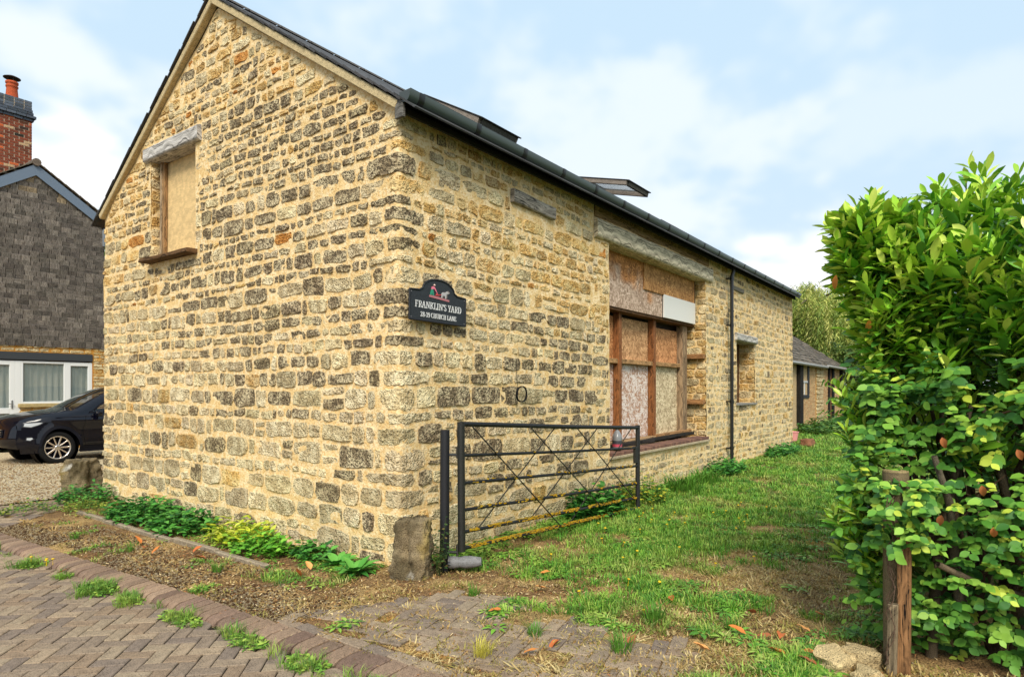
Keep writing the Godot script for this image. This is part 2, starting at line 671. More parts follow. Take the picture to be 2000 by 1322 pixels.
func lawn(x: float, z: float) -> float:     # how thick the grass stands, 0..1
	if x < kerb_x(z) + 0.02 or z < -5.2:
		return 0.0
	var n1 := nz.get_noise_2d(x * 28.0 + 11.0, z * 28.0)
	var n2 := nz.get_noise_2d(x * 75.0, z * 75.0 + 31.0)
	if z < 0.1 and x < 0.0:
		return ss(0.30, 0.62, n1 * 0.9 + n2 * 0.45 + 0.12) * 0.8
	if z < 0.02:
		return 0.0
	var g := 0.60 + n1 * 1.2 + n2 * 0.8
	g += 0.5 * ss(1.0, 3.2, x)
	g -= 0.10 * ss(1.6, 0.2, x) + 0.32 * ss(0.02, 0.22, -nz.get_noise_2d(x * 48.0 + 140.0, z * 48.0)) * ss(3.0, 1.0, x)
	g -= 0.36 * exp(-((x - 1.7) * (x - 1.7) / 0.9 + (z - 2.75) * (z - 2.75) / 0.30))
	g -= 0.55 * exp(-((x - 3.4) * (x - 3.4) / 1.5 + (z - 2.9) * (z - 2.9) / 0.2))
	g -= 0.9 * exp(-((x + 0.25) * (x + 0.25) / 0.18 + (z - 0.75) * (z - 0.75) / 0.16))
	g -= 0.45 * exp(-((x - 0.9) * (x - 0.9) / 0.15 + (z - 0.2) * (z - 0.2) / 0.03))
	g -= 0.45 * exp(-((x - 5.4) * (x - 5.4) / 0.8 + (z - 1.55) * (z - 1.55) / 0.15))
	g -= 0.6 * ss(3.2, 3.6, z) * ss(5.0, 1.0, x)
	g -= 0.35 * ss(0.3, -0.6, x)
	if apron(x, z) > 0.0:
		g -= 0.30 + 0.45 * ss(0.0, -0.9, x)
	return clampf(g, 0.0, 1.0)

func build_ground() -> void:
	# one sheet to the horizon: fine cells near the house, coarse ones beyond
	var xs := PackedFloat32Array([-400, -150, -60, -25, -12, -8])
	var x := -6.0
	while x < 8.0:
		xs.append(x)
		x += 0.08
	while x < 20.0:
		xs.append(x)
		x += 0.25
	xs.append_array(PackedFloat32Array([24, 30, 45, 80, 200, 500]))
	var zs := PackedFloat32Array([-500, -200, -80, -40, -20, -14, -10])
	var z := -8.0
	while z < 5.0:
		zs.append(z)
		z += 0.08
	zs.append_array(PackedFloat32Array([6, 8, 12, 25, 60, 200, 400]))
	var p := PackedVector3Array()
	var cl := PackedColorArray()
	var soil := lin(150, 118, 82)
	var straw := lin(216, 184, 126)
	var moss := lin(112, 122, 54)
	var sand := lin(206, 150, 66)
	for zz in zs:
		for xx in xs:
			var far := xx < -6.5 or xx > 21.0 or zz < -9.0 or zz > 5.5
			p.append(Vector3(xx, -0.1 if far and (zz < -9.0 or xx < -6.5) else ground_y(xx, zz), zz))
			var k := ss(-0.25, 0.35, nz.get_noise_2d(xx * 60.0 + 5.0, zz * 60.0))
			var q := soil.lerp(straw, k * 0.75)
			var g := lawn(xx, zz)
			q = q.lerp(straw, 0.55 * exp(-(pow(xx - 2.0, 2) / 1.6 + pow(zz - 2.75, 2) / 0.35)))
			q = q.lerp(moss, g * 0.75)
			var s := exp(-(pow(xx + 0.72, 2) / 0.10 + pow(zz - 0.95, 2) / 0.03)) + exp(-(pow(xx + 1.13, 2) / 0.012 + pow(zz - 1.5, 2) / 0.02)) + 0.7 * exp(-(pow(xx - 3.2, 2) / 0.3 + pow(zz - 2.75, 2) / 0.05))
			q = q.lerp(sand, clampf(s * (0.7 + 0.9 * nz.get_noise_2d(xx * 150.0, zz * 150.0)), 0, 1))
			if far:
				q = lin(96, 104, 52)
			cl.append(q)
	var mb := MB.new()
	# du x dv must point up: z first, then x
	var pt := PackedVector3Array()
	var ct := PackedColorArray()
	for i in xs.size():
		for j in zs.size():
			pt.append(p[j * xs.size() + i])
			ct.append(cl[j * xs.size() + i])
	mb.grid(pt, zs.size(), xs.size(), ct)
	struct("ground", mb, M.earth)
	# gravel yard behind the gable
	mb = MB.new()
	var g := PackedVector3Array()
	var nu := 60
	for i in nu:
		for j in nu:
			var gx := lerpf(-14.0, 9.0, i / (nu - 1.0))
			var gz := lerpf(-6.7 + 0.08 * sin(gx * 3.0), -15.6, 1.0 - j / (nu - 1.0))
			g.append(Vector3(gx, 0.005 + 0.25 * hill(gx, gz), gz))
	mb.grid(g, nu, nu, lin(255, 234, 196))
	var yard := struct("gravel_yard", mb, M.gravel_bed)
	# loose stones on it, thinning with distance
	var rock := MB.new()
	rock.rock(Transform3D(), Vector3(1, 0.6, 0.8), 0.3, nz, 0.0, Color.WHITE, 3)
	var where := []
	var cols := []
	for i in 16000:
		var px := rnd(-5.5, 1.6)
		var pz := -6.65 - 6.5 * pow(rng.randf(), 1.4)
		where.append(Transform3D(Basis.from_euler(Vector3(rnd(-0.5, 0.5), rnd(0, TAU), rnd(-0.5, 0.5))).scaled(Vector3.ONE * rnd(0.012, 0.036)), Vector3(px, 0.012, pz)))
		cols.append([lin(232, 206, 164), lin(244, 226, 190), lin(206, 164, 116), lin(186, 154, 122), lin(250, 238, 214)][rng.randi() % 5])
	many("gravel", rock.mesh(M.guard_rock), where, cols)
	# pale pebbles washed up along the kerb, bits of bark and stalk over the soil
	where = []
	cols = []
	for i in 10500:
		var pz := rnd(-5.0, 0.4)
		var px := kerb_x(pz) + (absf(rng.randfn(0.0, 0.16)) + 0.01 if i < 6000 else rnd(0.0, 0.75))
		if nz.get_noise_2d(px * 50.0, pz * 50.0) < -0.22:
			continue
		where.append(Transform3D(Basis.from_euler(Vector3(rnd(-0.5, 0.5), rnd(0, TAU), rnd(-0.5, 0.5))).scaled(Vector3.ONE * rnd(0.008, 0.026)), Vector3(px, ground_y(px, pz) + 0.004, pz)))
		cols.append([lin(206, 182, 140), lin(232, 212, 176), lin(130, 94, 62), lin(104, 78, 54), lin(190, 160, 118)][rng.randi() % 5])
	for i in 1500:
		var px := rnd(0.0, 4.5)
		var pz := rnd(2.2, 4.4)
		where.append(Transform3D(Basis.from_euler(Vector3(rnd(-0.5, 0.5), rnd(0, TAU), rnd(-0.5, 0.5))).scaled(Vector3.ONE * rnd(0.006, 0.022)), Vector3(px, ground_y(px, pz) + 0.004, pz)))
		cols.append([lin(206, 182, 140), lin(224, 204, 168), lin(150, 112, 76), lin(132, 104, 76), lin(190, 160, 118)][rng.randi() % 5])
	many("pebbles", rock.mesh(M.guard_rock), where, cols)
	var chip := MB.new()
	chip.face([Vector3(-0.5, 0, -0.1), Vector3(0.5, 0.05, -0.14), Vector3(0.45, 0, 0.13), Vector3(-0.4, 0.08, 0.1)], Vector3.UP, Color.WHITE)
	where = []
	cols = []
	for i in 20000:
		var px := rnd(-1.5, 4.0)
		var pz := rnd(-5.0, 4.2)
		if i < 13000:
			px = rnd(-1.6, 1.2)
			pz = rnd(-3.0, 2.6)
		if px > 0.0 and pz < 0.02 or px < kerb_x(pz) - 0.2:
			continue
		if rng.randf() < lawn(px, pz) * 0.8 or apron(px, pz) > 0.5 and rng.randf() < 0.6:
			continue
		where.append(Transform3D(Basis.from_euler(Vector3(rnd(-0.4, 0.4), rnd(0, TAU), rnd(-0.4, 0.4))).scaled(Vector3(rnd(0.01, 0.05), 0.03, rnd(0.01, 0.03))), Vector3(px, ground_y(px, pz) + 0.008, pz)))
		cols.append([lin(176, 140, 94), lin(112, 78, 48), lin(222, 196, 148), lin(74, 52, 34), lin(160, 108, 66)][rng.randi() % 5])
	many("plant_litter", chip.mesh(M.dry_leaf), where, cols)


func build_kerb_and_paving() -> void:
	var tones := [lin(156, 137, 116), lin(164, 145, 122), lin(146, 129, 111), lin(170, 149, 124), lin(152, 131, 108), lin(138, 122, 108)]
	# bedding sand of the road, seen in the joints
	var mb := MB.new()
	var bed := PackedVector3Array()
	for i in 2:
		for j in 30:
			var z := lerpf(-30.0, 12.0, j / 29.0)
			bed.append(Vector3(kerb_x(z) - 0.1 if i else -30.0, -0.066, z))
	# i is the outer loop here: points run along z first
	mb.grid(bed, 30, 2, lin(56, 49, 42))
	var road := struct("road", mb, M.earth)
	# block pavers laid in herringbone at 45 degrees to the kerb
	var w := 0.1035
	var e1 := Vector3(0.715, 0, -0.699)
	var e2 := Vector3(0.699, 0, 0.715)
	var org := Vector3(-3.4, 0, 1.0)
	var kit := []
	for t in tones:
		for k in 2:
			var q := MB.new()
			q.box(Transform3D(Basis(), Vector3(k * 0.3, 0, k * 0.2)), Vector3(0.1995, 0.06, 0.0965), 0.005, t)
			kit.append([q.mesh(M.paver), Vector3(k * 0.3, 0, k * 0.2)])
	var spots := []
	for i in range(-60, 61):
		for j in range(-40, 41):
			for turn in 2:
				var u := (i + 2 * j + (1.0 if turn == 0 else 0.5)) * w
				var t := (i - 2 * j + (0.5 if turn == 0 else 2.0)) * w
				var p: Vector3 = org + e1 * u + e2 * t
				if p.x > kerb_x(p.z) - 0.17 or p.x < -5.4 or p.z < -8.5 or p.z > 4.6:
					continue
				spots.append([shows(Vector3(p.x, -0.05, p.z), 0.02, Vector3.UP), p, turn])
	spots.sort_custom(func(a, b): return a[0] > b[0])
	var rest := MB.new()
	for k in spots.size():
		var p: Vector3 = spots[k][1]
		var a := atan2(-e1.z, e1.x) + (PI / 2 if spots[k][2] == 1 else 0.0) + rnd(-0.012, 0.012)
		p.y = -0.081 + rnd(-0.003, 0.003)
		var b := Basis.from_euler(Vector3(rnd(-0.01, 0.01), a, rnd(-0.01, 0.01)))
		if k < 300:
			var q = kit[rng.randi() % kit.size()]
			var o := obj("paver", q[0], road)
			o.transform = Transform3D(b, p - b * q[1])
		else:
			rest.box(Transform3D(b, p), Vector3(0.1995, 0.06, 0.0965), 0.004, tones[rng.randi() % tones.size()])
	tag(put("pavers_far", rest, M.paver, road), "", "", "", "stuff")
	# kerb of rounded bricks laid across, a low step that sinks flush at the gateway
	var red := [lin(152, 127, 106), lin(145, 121, 103), lin(164, 137, 114), lin(138, 113, 97), lin(158, 133, 111)]
	var first := MB.new()
	for j in 40:
		var z := lerpf(-16.0, 8.0, j / 39.0)
		var zz := lerpf(-16.0, 8.0, (j + 1) / 39.0)
		if j < 39:
			first.face([Vector3(kerb_x(z) - 0.2, -0.06, z), Vector3(kerb_x(zz) - 0.2, -0.06, zz), Vector3(kerb_x(zz), -0.055, zz), Vector3(kerb_x(z), -0.055, z)], Vector3.UP, lin(62, 52, 42))
	var kerb := struct("kerb", first, M.earth)
	var z := -9.0
	while z < 4.2:
		var flush := ss(-0.45, -0.05, z) * 0.012
		var wide := 0.1 if z < -0.2 else 0.13
		var q := MB.new()
		var c: Color = red[rng.randi() % red.size()] * rnd(0.78, 1.15)
		# rounded nose towards the road
		var prof := [Vector2(-0.11, -0.16), Vector2(-0.11, -0.062), Vector2(-0.104, -0.03), Vector2(-0.085, -0.008), Vector2(-0.05, 0.004), Vector2(0.02, 0.008), Vector2(0.094, 0.008), Vector2(0.1, 0.002), Vector2(0.1, -0.16)]
		var pts := PackedVector3Array()
		var h := wide * 0.5 - 0.0035
		for e in [[-h, -0.005], [-h + 0.006, 0.0], [h - 0.006, 0.0], [h, -0.005]]:
			for k in prof:
				pts.append(Vector3(k.x * (1.0 if e[1] == 0.0 else 0.97), k.y + e[1] + rnd(-0.0015, 0.0015), e[0]))
		q.grid(pts, prof.size(), 4, c)
		for s in [0, 3]:
			var f := []
			for k in prof.size():
				f.append(pts[s * prof.size() + k])
			for k in range(1, prof.size() - 1):
				q.face([f[0], f[k], f[k + 1]], Vector3(0, 0, -1 if s == 0 else 1), c)
		var o := put("kerb_brick", q, M.brick_face, kerb)
		o.position = Vector3(kerb_x(z) - 0.1, -0.004 - flush + rnd(-0.004, 0.004), z)
		o.rotation = Vector3(rnd(-0.01, 0.01), -0.05 + rnd(-0.03, 0.03), 0.04 + rnd(-0.02, 0.02))
		z += wide + 0.005
	# crossing to the gateway: a row of stretchers behind the kerb, then herringbone half buried in soil
	var base := MB.new()
	base.face([Vector3(-1.40, -0.016, 0.2), Vector3(-0.3, -0.016, 0.75), Vector3(0.0, -0.016, 2.9), Vector3(-1.27, -0.016, 2.9)], Vector3.UP, lin(120, 94, 66))
	var ap := struct("pavement", base, M.earth)
	z = 0.35
	while z < 3.4:
		var q := MB.new()
		q.box(Transform3D(), Vector3(0.098, 0.06, 0.205), 0.006, tones[rng.randi() % tones.size()] * 1.05)
		var o := put("edging_brick", q, M.paver, ap)
		o.position = Vector3(kerb_x(z) + 0.055, -0.036 + rnd(-0.004, 0.004), z)
		o.rotation = Vector3(rnd(-0.01, 0.01), -0.05 + rnd(-0.03, 0.03), rnd(-0.02, 0.02))
		z += 0.212
	for i in range(-16, 17):
		for j in range(-9, 10):
			for turn in 2:
				var u := (i + 2 * j + (1.0 if turn == 0 else 0.5)) * w
				var t := (i - 2 * j + (0.5 if turn == 0 else 2.0)) * w
				var p: Vector3 = Vector3(-0.8, 0, 1.6) + Vector3(0.97, 0, -0.24) * u + Vector3(0.24, 0, 0.97) * t
				if p.x < kerb_x(p.z) + 0.15 or apron(p.x, p.z) < 0.5 or p.x > -0.1:
					continue
				if nz.get_noise_2d(p.x * 70.0 + 90.0, p.z * 70.0) > 0.26 - 0.40 * ss(-0.5, 0.0, p.x):
					continue
				var q: Array = kit[rng.randi() % kit.size()]
				var b := Basis.from_euler(Vector3(rnd(-0.02, 0.02), atan2(0.24, 0.97) + (PI / 2 if turn == 1 else 0.0) + rnd(-0.03, 0.03), rnd(-0.02, 0.02)))
				var o := obj("paver", q[0], ap)
				o.transform = Transform3D(b, Vector3(p.x, -0.031 + rnd(-0.008, 0.004), p.z) - b * q[1])
	# the second crossing, towards the gravel yard
	for i in range(-22, 23):
		for j in range(-12, 13):
			for turn in 2:
				var u := (i + 2 * j + (1.0 if turn == 0 else 0.5)) * w
				var t := (i - 2 * j + (0.5 if turn == 0 else 2.0)) * w
				var p: Vector3 = Vector3(-1.1, 0, -5.9) + e1 * u + e2 * t
				if p.x < kerb_x(p.z) + 0.06 or apron(p.x, p.z) < 0.5 or p.z < -6.62:
					continue
				if nz.get_noise_2d(p.x * 40.0 + 20.0, p.z * 40.0) > 0.25:
					continue
				var q: Array = kit[rng.randi() % kit.size()]
				var b := Basis.from_euler(Vector3(rnd(-0.02, 0.02), atan2(-e1.z, e1.x) + (PI / 2 if turn == 1 else 0.0), rnd(-0.02, 0.02)))
				var o := obj("paver", q[0], ap)
				o.transform = Transform3D(b, Vector3(p.x, -0.026 + rnd(-0.006, 0.004), p.z) - b * q[1])


# ---------------------------------------------------------------- the barn
var rows_a := PackedFloat32Array()
var rows_b := PackedFloat32Array()

func roofline(s: float) -> float:     # top of the stonework along the unrolled wall
	if s > 0.0:
		return 4.13
	return APEX - 0.07 - absf(s + W / 2) * PITCH

# the unrolled outer face: s along the gable (negative) round the corner to the long wall, y up, o outwards
func wall_at(s: float, y: float, o: float) -> Vector3:
	var r := 0.06
	o += 0.022 * nz.get_noise_2d(s * 30.0, y * 30.0) - 0.004 * y
	if s <= -r:
		return Vector3(-o, y, s)
	if s >= r:
		return Vector3(s, y, o)
	var f := (s + r) / (2 * r) * PI / 2
	var d := Vector3(-cos(f), 0, sin(f))
	return Vector3(r, y, -r) + d * (r + o)

func wall_normal(s: float) -> Vector3:
	return Vector3(-1, 0, 0) if s < -0.06 else (Vector3(0, 0, 1) if s > 0.06 else Vector3(-0.7, 0, 0.7))

func course(rows: PackedFloat32Array, k: int, s: float) -> float:
	return rows[k] + 0.034 * nz.get_noise_2d(s * 34.0, k * 37.0) + 0.03 * nz.get_noise_2d(s * 6.0 + 80.0, k * 4.0)

func stone_patch(mb: MB, place: Callable, s0: float, s1: float, low: Callable, high: Callable, proud: float, col: Color, extra := false) -> void:
	var w := s1 - s0
	var h: float = high.call((s0 + s1) * 0.5) - low.call((s0 + s1) * 0.5)
	var eu := clampf(0.009 / w, 0.03, 0.25)
	var ev := clampf(0.009 / h, 0.04, 0.25)
	var us := [0.0, eu, 0.25, 0.5, 0.75, 1.0 - eu, 1.0] if w > 0.16 else [0.0, eu, 0.5, 1.0 - eu, 1.0]
	if extra:
		us = []
		for i in 15:
			us.append(i / 14.0)
		us.insert(1, eu * 0.5)
		us.insert(us.size() - 1, 1.0 - eu * 0.5)
	var vs := [0.0, ev, 0.35, 0.65, 1.0 - ev, 1.0] if h > 0.12 else [0.0, ev, 0.5, 1.0 - ev, 1.0] if h > 0.07 else [0.0, ev, 1.0 - ev, 1.0]
	var pw := rnd(3.2, 9.0)
	var p := PackedVector3Array()
	var tilt := rnd(-0.008, 0.008)
	var tv := rnd(-0.006, 0.006)
	for j in vs.size():
		for i in us.size():
			var u: float = us[i] * 2.0 - 1.0
			var v: float = vs[j] * 2.0 - 1.0
			var m := maxf(absf(u), absf(v))
			var r := pow(pow(absf(u), pw) + pow(absf(v), pw), 1.0 / pw)
			if r > 0.0:
				u *= m / r
				v *= m / r
			var edge := i == 0 or j == 0 or i == us.size() - 1 or j == vs.size() - 1
			var s := (s0 + s1) * 0.5 + u * w * 0.5 + rnd(-0.011, 0.011)
			var y: float = lerpf(low.call(s), high.call(s), v * 0.5 + 0.5) + rnd(-0.010, 0.010)
			var o := -0.012
			if not edge:
				o = proud + tilt * u + tv * v + rnd(-0.005, 0.005)
			p.append(place.call(s, y, o))
	# hewn faces: each facet keeps its own plane
	var nu := us.size()
	for j in vs.size() - 1:
		for i in nu - 1:
			var a := i + j * nu
			var out: Vector3 = (p[a + 1] - p[a]).cross(p[a + nu] - p[a])
			if (i + j) % 2 == 0:
				mb.face([p[a], p[a + 1], p[a + nu + 1]], out, col)
				mb.face([p[a], p[a + nu + 1], p[a + nu]], out, col)
			else:
				mb.face([p[a], p[a + 1], p[a + nu]], out, col)
				mb.face([p[a + 1], p[a + nu + 1], p[a + nu]], out, col)

# darkness of the weathering and share of ochre stones, as they lie on the walls
func stone_kind(s: float, y: float) -> Array:
	var n := nz.get_noise_2d(s * 14.0 + 200.0, y * 14.0) * 1.2
	var dark := 0.0
	var ochre := 0.0
	if s < 0.1:
		dark = 0.56 * ss(0.9, 2.1, y) * ss(5.6, 4.7, y + absf(s + 3.1) * 0.35) * ss(-5.3, -3.7, s + (y - 3.0) * 0.45) + 0.12
		ochre = 0.45 * ss(4.2, 5.4, y + absf(s + 3.1) * 0.4) + 0.30 * ss(-4.0, -5.2, s) * ss(2.2, 3.2, y)
	elif s < 4.2:
		dark = 0.46 * ss(3.2, 2.4, y + s * 0.12) * ss(0.15, 0.7, y) + 0.10 - 0.06 * s
		ochre = 0.6 * ss(2.4, 3.1, y + s * 0.1)
	else:
		dark = 0.10
		ochre = 0.22
	return [clampf(dark + n * 0.5 * ss(0.0, 0.3, dark), 0, 1), clampf(ochre + n * 0.2, 0, 1)]

var stones_made := []     # [how large it shows, mesh builder, material name]

func lay_stones(rows: PackedFloat32Array, from: float, to: float, quoins: bool, holes: Array, wide: float) -> void:
	for k in rows.size() - 1:
		var spans := [[from + rnd(-0.03, 0.12) if from > 0.1 else from - 0.02, to]]
		var q := []
		if quoins and rows[k] < 4.05:
			var a := rnd(0.26, 0.46) if k % 2 == 0 else rnd(0.12, 0.24)
			var b := rnd(0.14, 0.26) if k % 2 == 0 else rnd(0.26, 0.46)
			spans = [[from - 0.02, -a - 0.02], [b + 0.02, to]]
			q = [-a, b]
		var list := []
		if q:
			list.append([q[0], q[1], 0.0, 1.0, true])
		for sp in spans:
			var s: float = sp[0]
			var end: float = sp[1] + (rnd(-0.22, 0.22) if sp[1] > 2.0 and sp[1] < 5.0 else 0.0)
			var h := rows[k + 1] - rows[k]
			while s < end - 0.05:
				var len := clampf(h * rnd(0.75, 2.3) * wide, 0.1, 0.52)
				if rng.randf() < 0.15:
					len *= 0.55
				len = minf(len, end - s)
				if end - s - len < 0.09:
					len = end - s
				if h > 0.19 and rng.randf() < 0.20 and len < 0.4:
					var cut := rnd(0.4, 0.6)
					list.append([s, s + len, 0.0, cut, false])
					list.append([s + rnd(-0.02, 0.02), s + len, cut, 1.0, false])
				else:
					list.append([s, s + len, 0.0, 1.0, false])
				s += len
		for it in list:
			var gap := rnd(0.004, 0.013)
			var s0: float = it[0] + gap
			var s1: float = it[1] - gap
			var mid := (s0 + s1) * 0.5
			var f0: float = it[2] + maxf(0.0, rnd(-0.05, 0.13))
			var f1: float = it[3] - maxf(0.0, rnd(-0.05, 0.13))
			var ya := lerpf(course(rows, k, mid), course(rows, k + 1, mid), f0) + gap
			var yb := lerpf(course(rows, k, mid), course(rows, k + 1, mid), f1) - gap
			var trim_lo := -99.0
			var trim_hi := 99.0
			var skip := false
			for o in holes:
				if s1 <= o[0] or s0 >= o[1] or yb <= o[2] or ya >= o[3]:
					continue
				var oy: float = minf(yb, o[3]) - maxf(ya, o[2])
				var os: float = minf(s1, o[1]) - maxf(s0, o[0])
				if oy < (yb - ya) * 0.55 and os > (s1 - s0) * 0.25:
					if o[3] > yb:
						trim_hi = minf(trim_hi, o[2])
						yb = minf(yb, o[2])
					else:
						trim_lo = maxf(trim_lo, o[3])
						ya = maxf(ya, o[3])
				elif o[0] - s0 > s1 - o[1]:
					s1 = minf(s1, o[0] - 0.008)
				else:
					s0 = maxf(s0, o[1] + 0.008)
			if s1 - s0 < 0.055 or yb - ya < 0.035:
				continue
			mid = (s0 + s1) * 0.5
			var top := minf(roofline(s0), roofline(s1))
			if s0 < -0.06 and s1 > 0.06:
				top = 4.1
			if ya > maxf(roofline(s0), roofline(s1)) - 0.1:
				continue
			var cutroof := top < yb + 0.05
			var low := func(s): return maxf(lerpf(course(rows, k, s), course(rows, k + 1, s), f0) + gap, trim_lo)
			var high := func(s):
				var y := minf(lerpf(course(rows, k, s), course(rows, k + 1, s), f1) - gap, trim_hi)
				return minf(y, roofline(s) - 0.04) if cutroof else y
			if high.call(mid) - low.call(mid) < 0.04:
				continue
			var kd := stone_kind(mid, ya)
			var tone := rnd(0.66, 1.1)
			var name := "stone_pale"
			var col := Color(tone, tone * rnd(0.96, 1.0), tone * rnd(0.88, 0.98))
			var roll := rng.randf()
			if roll < kd[0]:
				name = "stone_dark"
				tone = rnd(0.82, 1.5)
				col = Color(tone, tone * rnd(0.96, 1.0), tone * rnd(0.9, 1.0))
			elif rng.randf() < kd[1]:
				name = "stone_ochre"
				if rng.randf() < 0.04 and mid < 4.0:
					col = Color(0.95, 0.62, 0.36) * rnd(0.55, 1.0)
			var mb := MB.new()
			stone_patch(mb, wall_at, s0, s1, low, high, rnd(0.003, 0.014) if mid < 3.6 else rnd(0.001, 0.006), col, it[4])
			stones_made.append([shows(wall_at(mid, (ya + yb) * 0.5, 0.0), (s1 - s0) * (yb - ya), wall_normal(mid)), mb, name])

# coursed stones on the cheek of an opening; place maps (s, y, out)
func lay_cheek(place: Callable, s0: float, s1: float, y0: float, y1: float, ochre: float) -> void:
	var y := y0
	while y < y1 - 0.04:
		var h := minf(rnd(0.09, 0.19), y1 - y)
		var s := s0
		while s < s1 - 0.03:
			var w := minf(rnd(0.14, 0.34), s1 - s)
			if s1 - s - w < 0.07:
				w = s1 - s
			var mb := MB.new()
			var ylo := y + 0.01
			var yhi := y + h - 0.01
			var t := rnd(0.7, 1.05)
			var kind := "stone_ochre" if rng.randf() < ochre else "stone_pale"
			stone_patch(mb, place, s + 0.01, s + w - 0.008, func(_s): return ylo, func(_s): return yhi, rnd(0.004, 0.03), Color(t, t * 0.95, t * 0.86))
			stones_made.append([shows(place.call(s, y, 0.0), w * h * 0.7), mb, kind])
			s += w
		y += h

func fill_rows(y0: float, y1: float, f: Callable) -> PackedFloat32Array:
	var a := PackedFloat32Array([y0])
	while a[a.size() - 1] < y1:
		a.append(a[a.size() - 1] + f.call(a[a.size() - 1]))
	return a

# rain has bleached the lower part of the board
func weathered(mb: MB, x0: float, x1: float, y0: float, y1: float, z: float, edge: float) -> void:
	var p := PackedVector3Array()
	var cl := PackedColorArray()
	for j in 12:
		for i in 30:
			var x := lerpf(x0, x1, i / 29.0)
			var y := lerpf(y0, y1, j / 11.0)
			p.append(Vector3(x, y, z))
			var k := ss(0.16, -0.16, y - edge + 0.30 * nz.get_noise_2d(x * 60.0, y * 60.0) + 0.2 * nz.get_noise_2d(x * 200.0, y * 200.0))
			cl.append(lin(226, 160, 98).lerp(lin(228, 202, 180), k))
	mb.grid(p, 30, 12, cl)

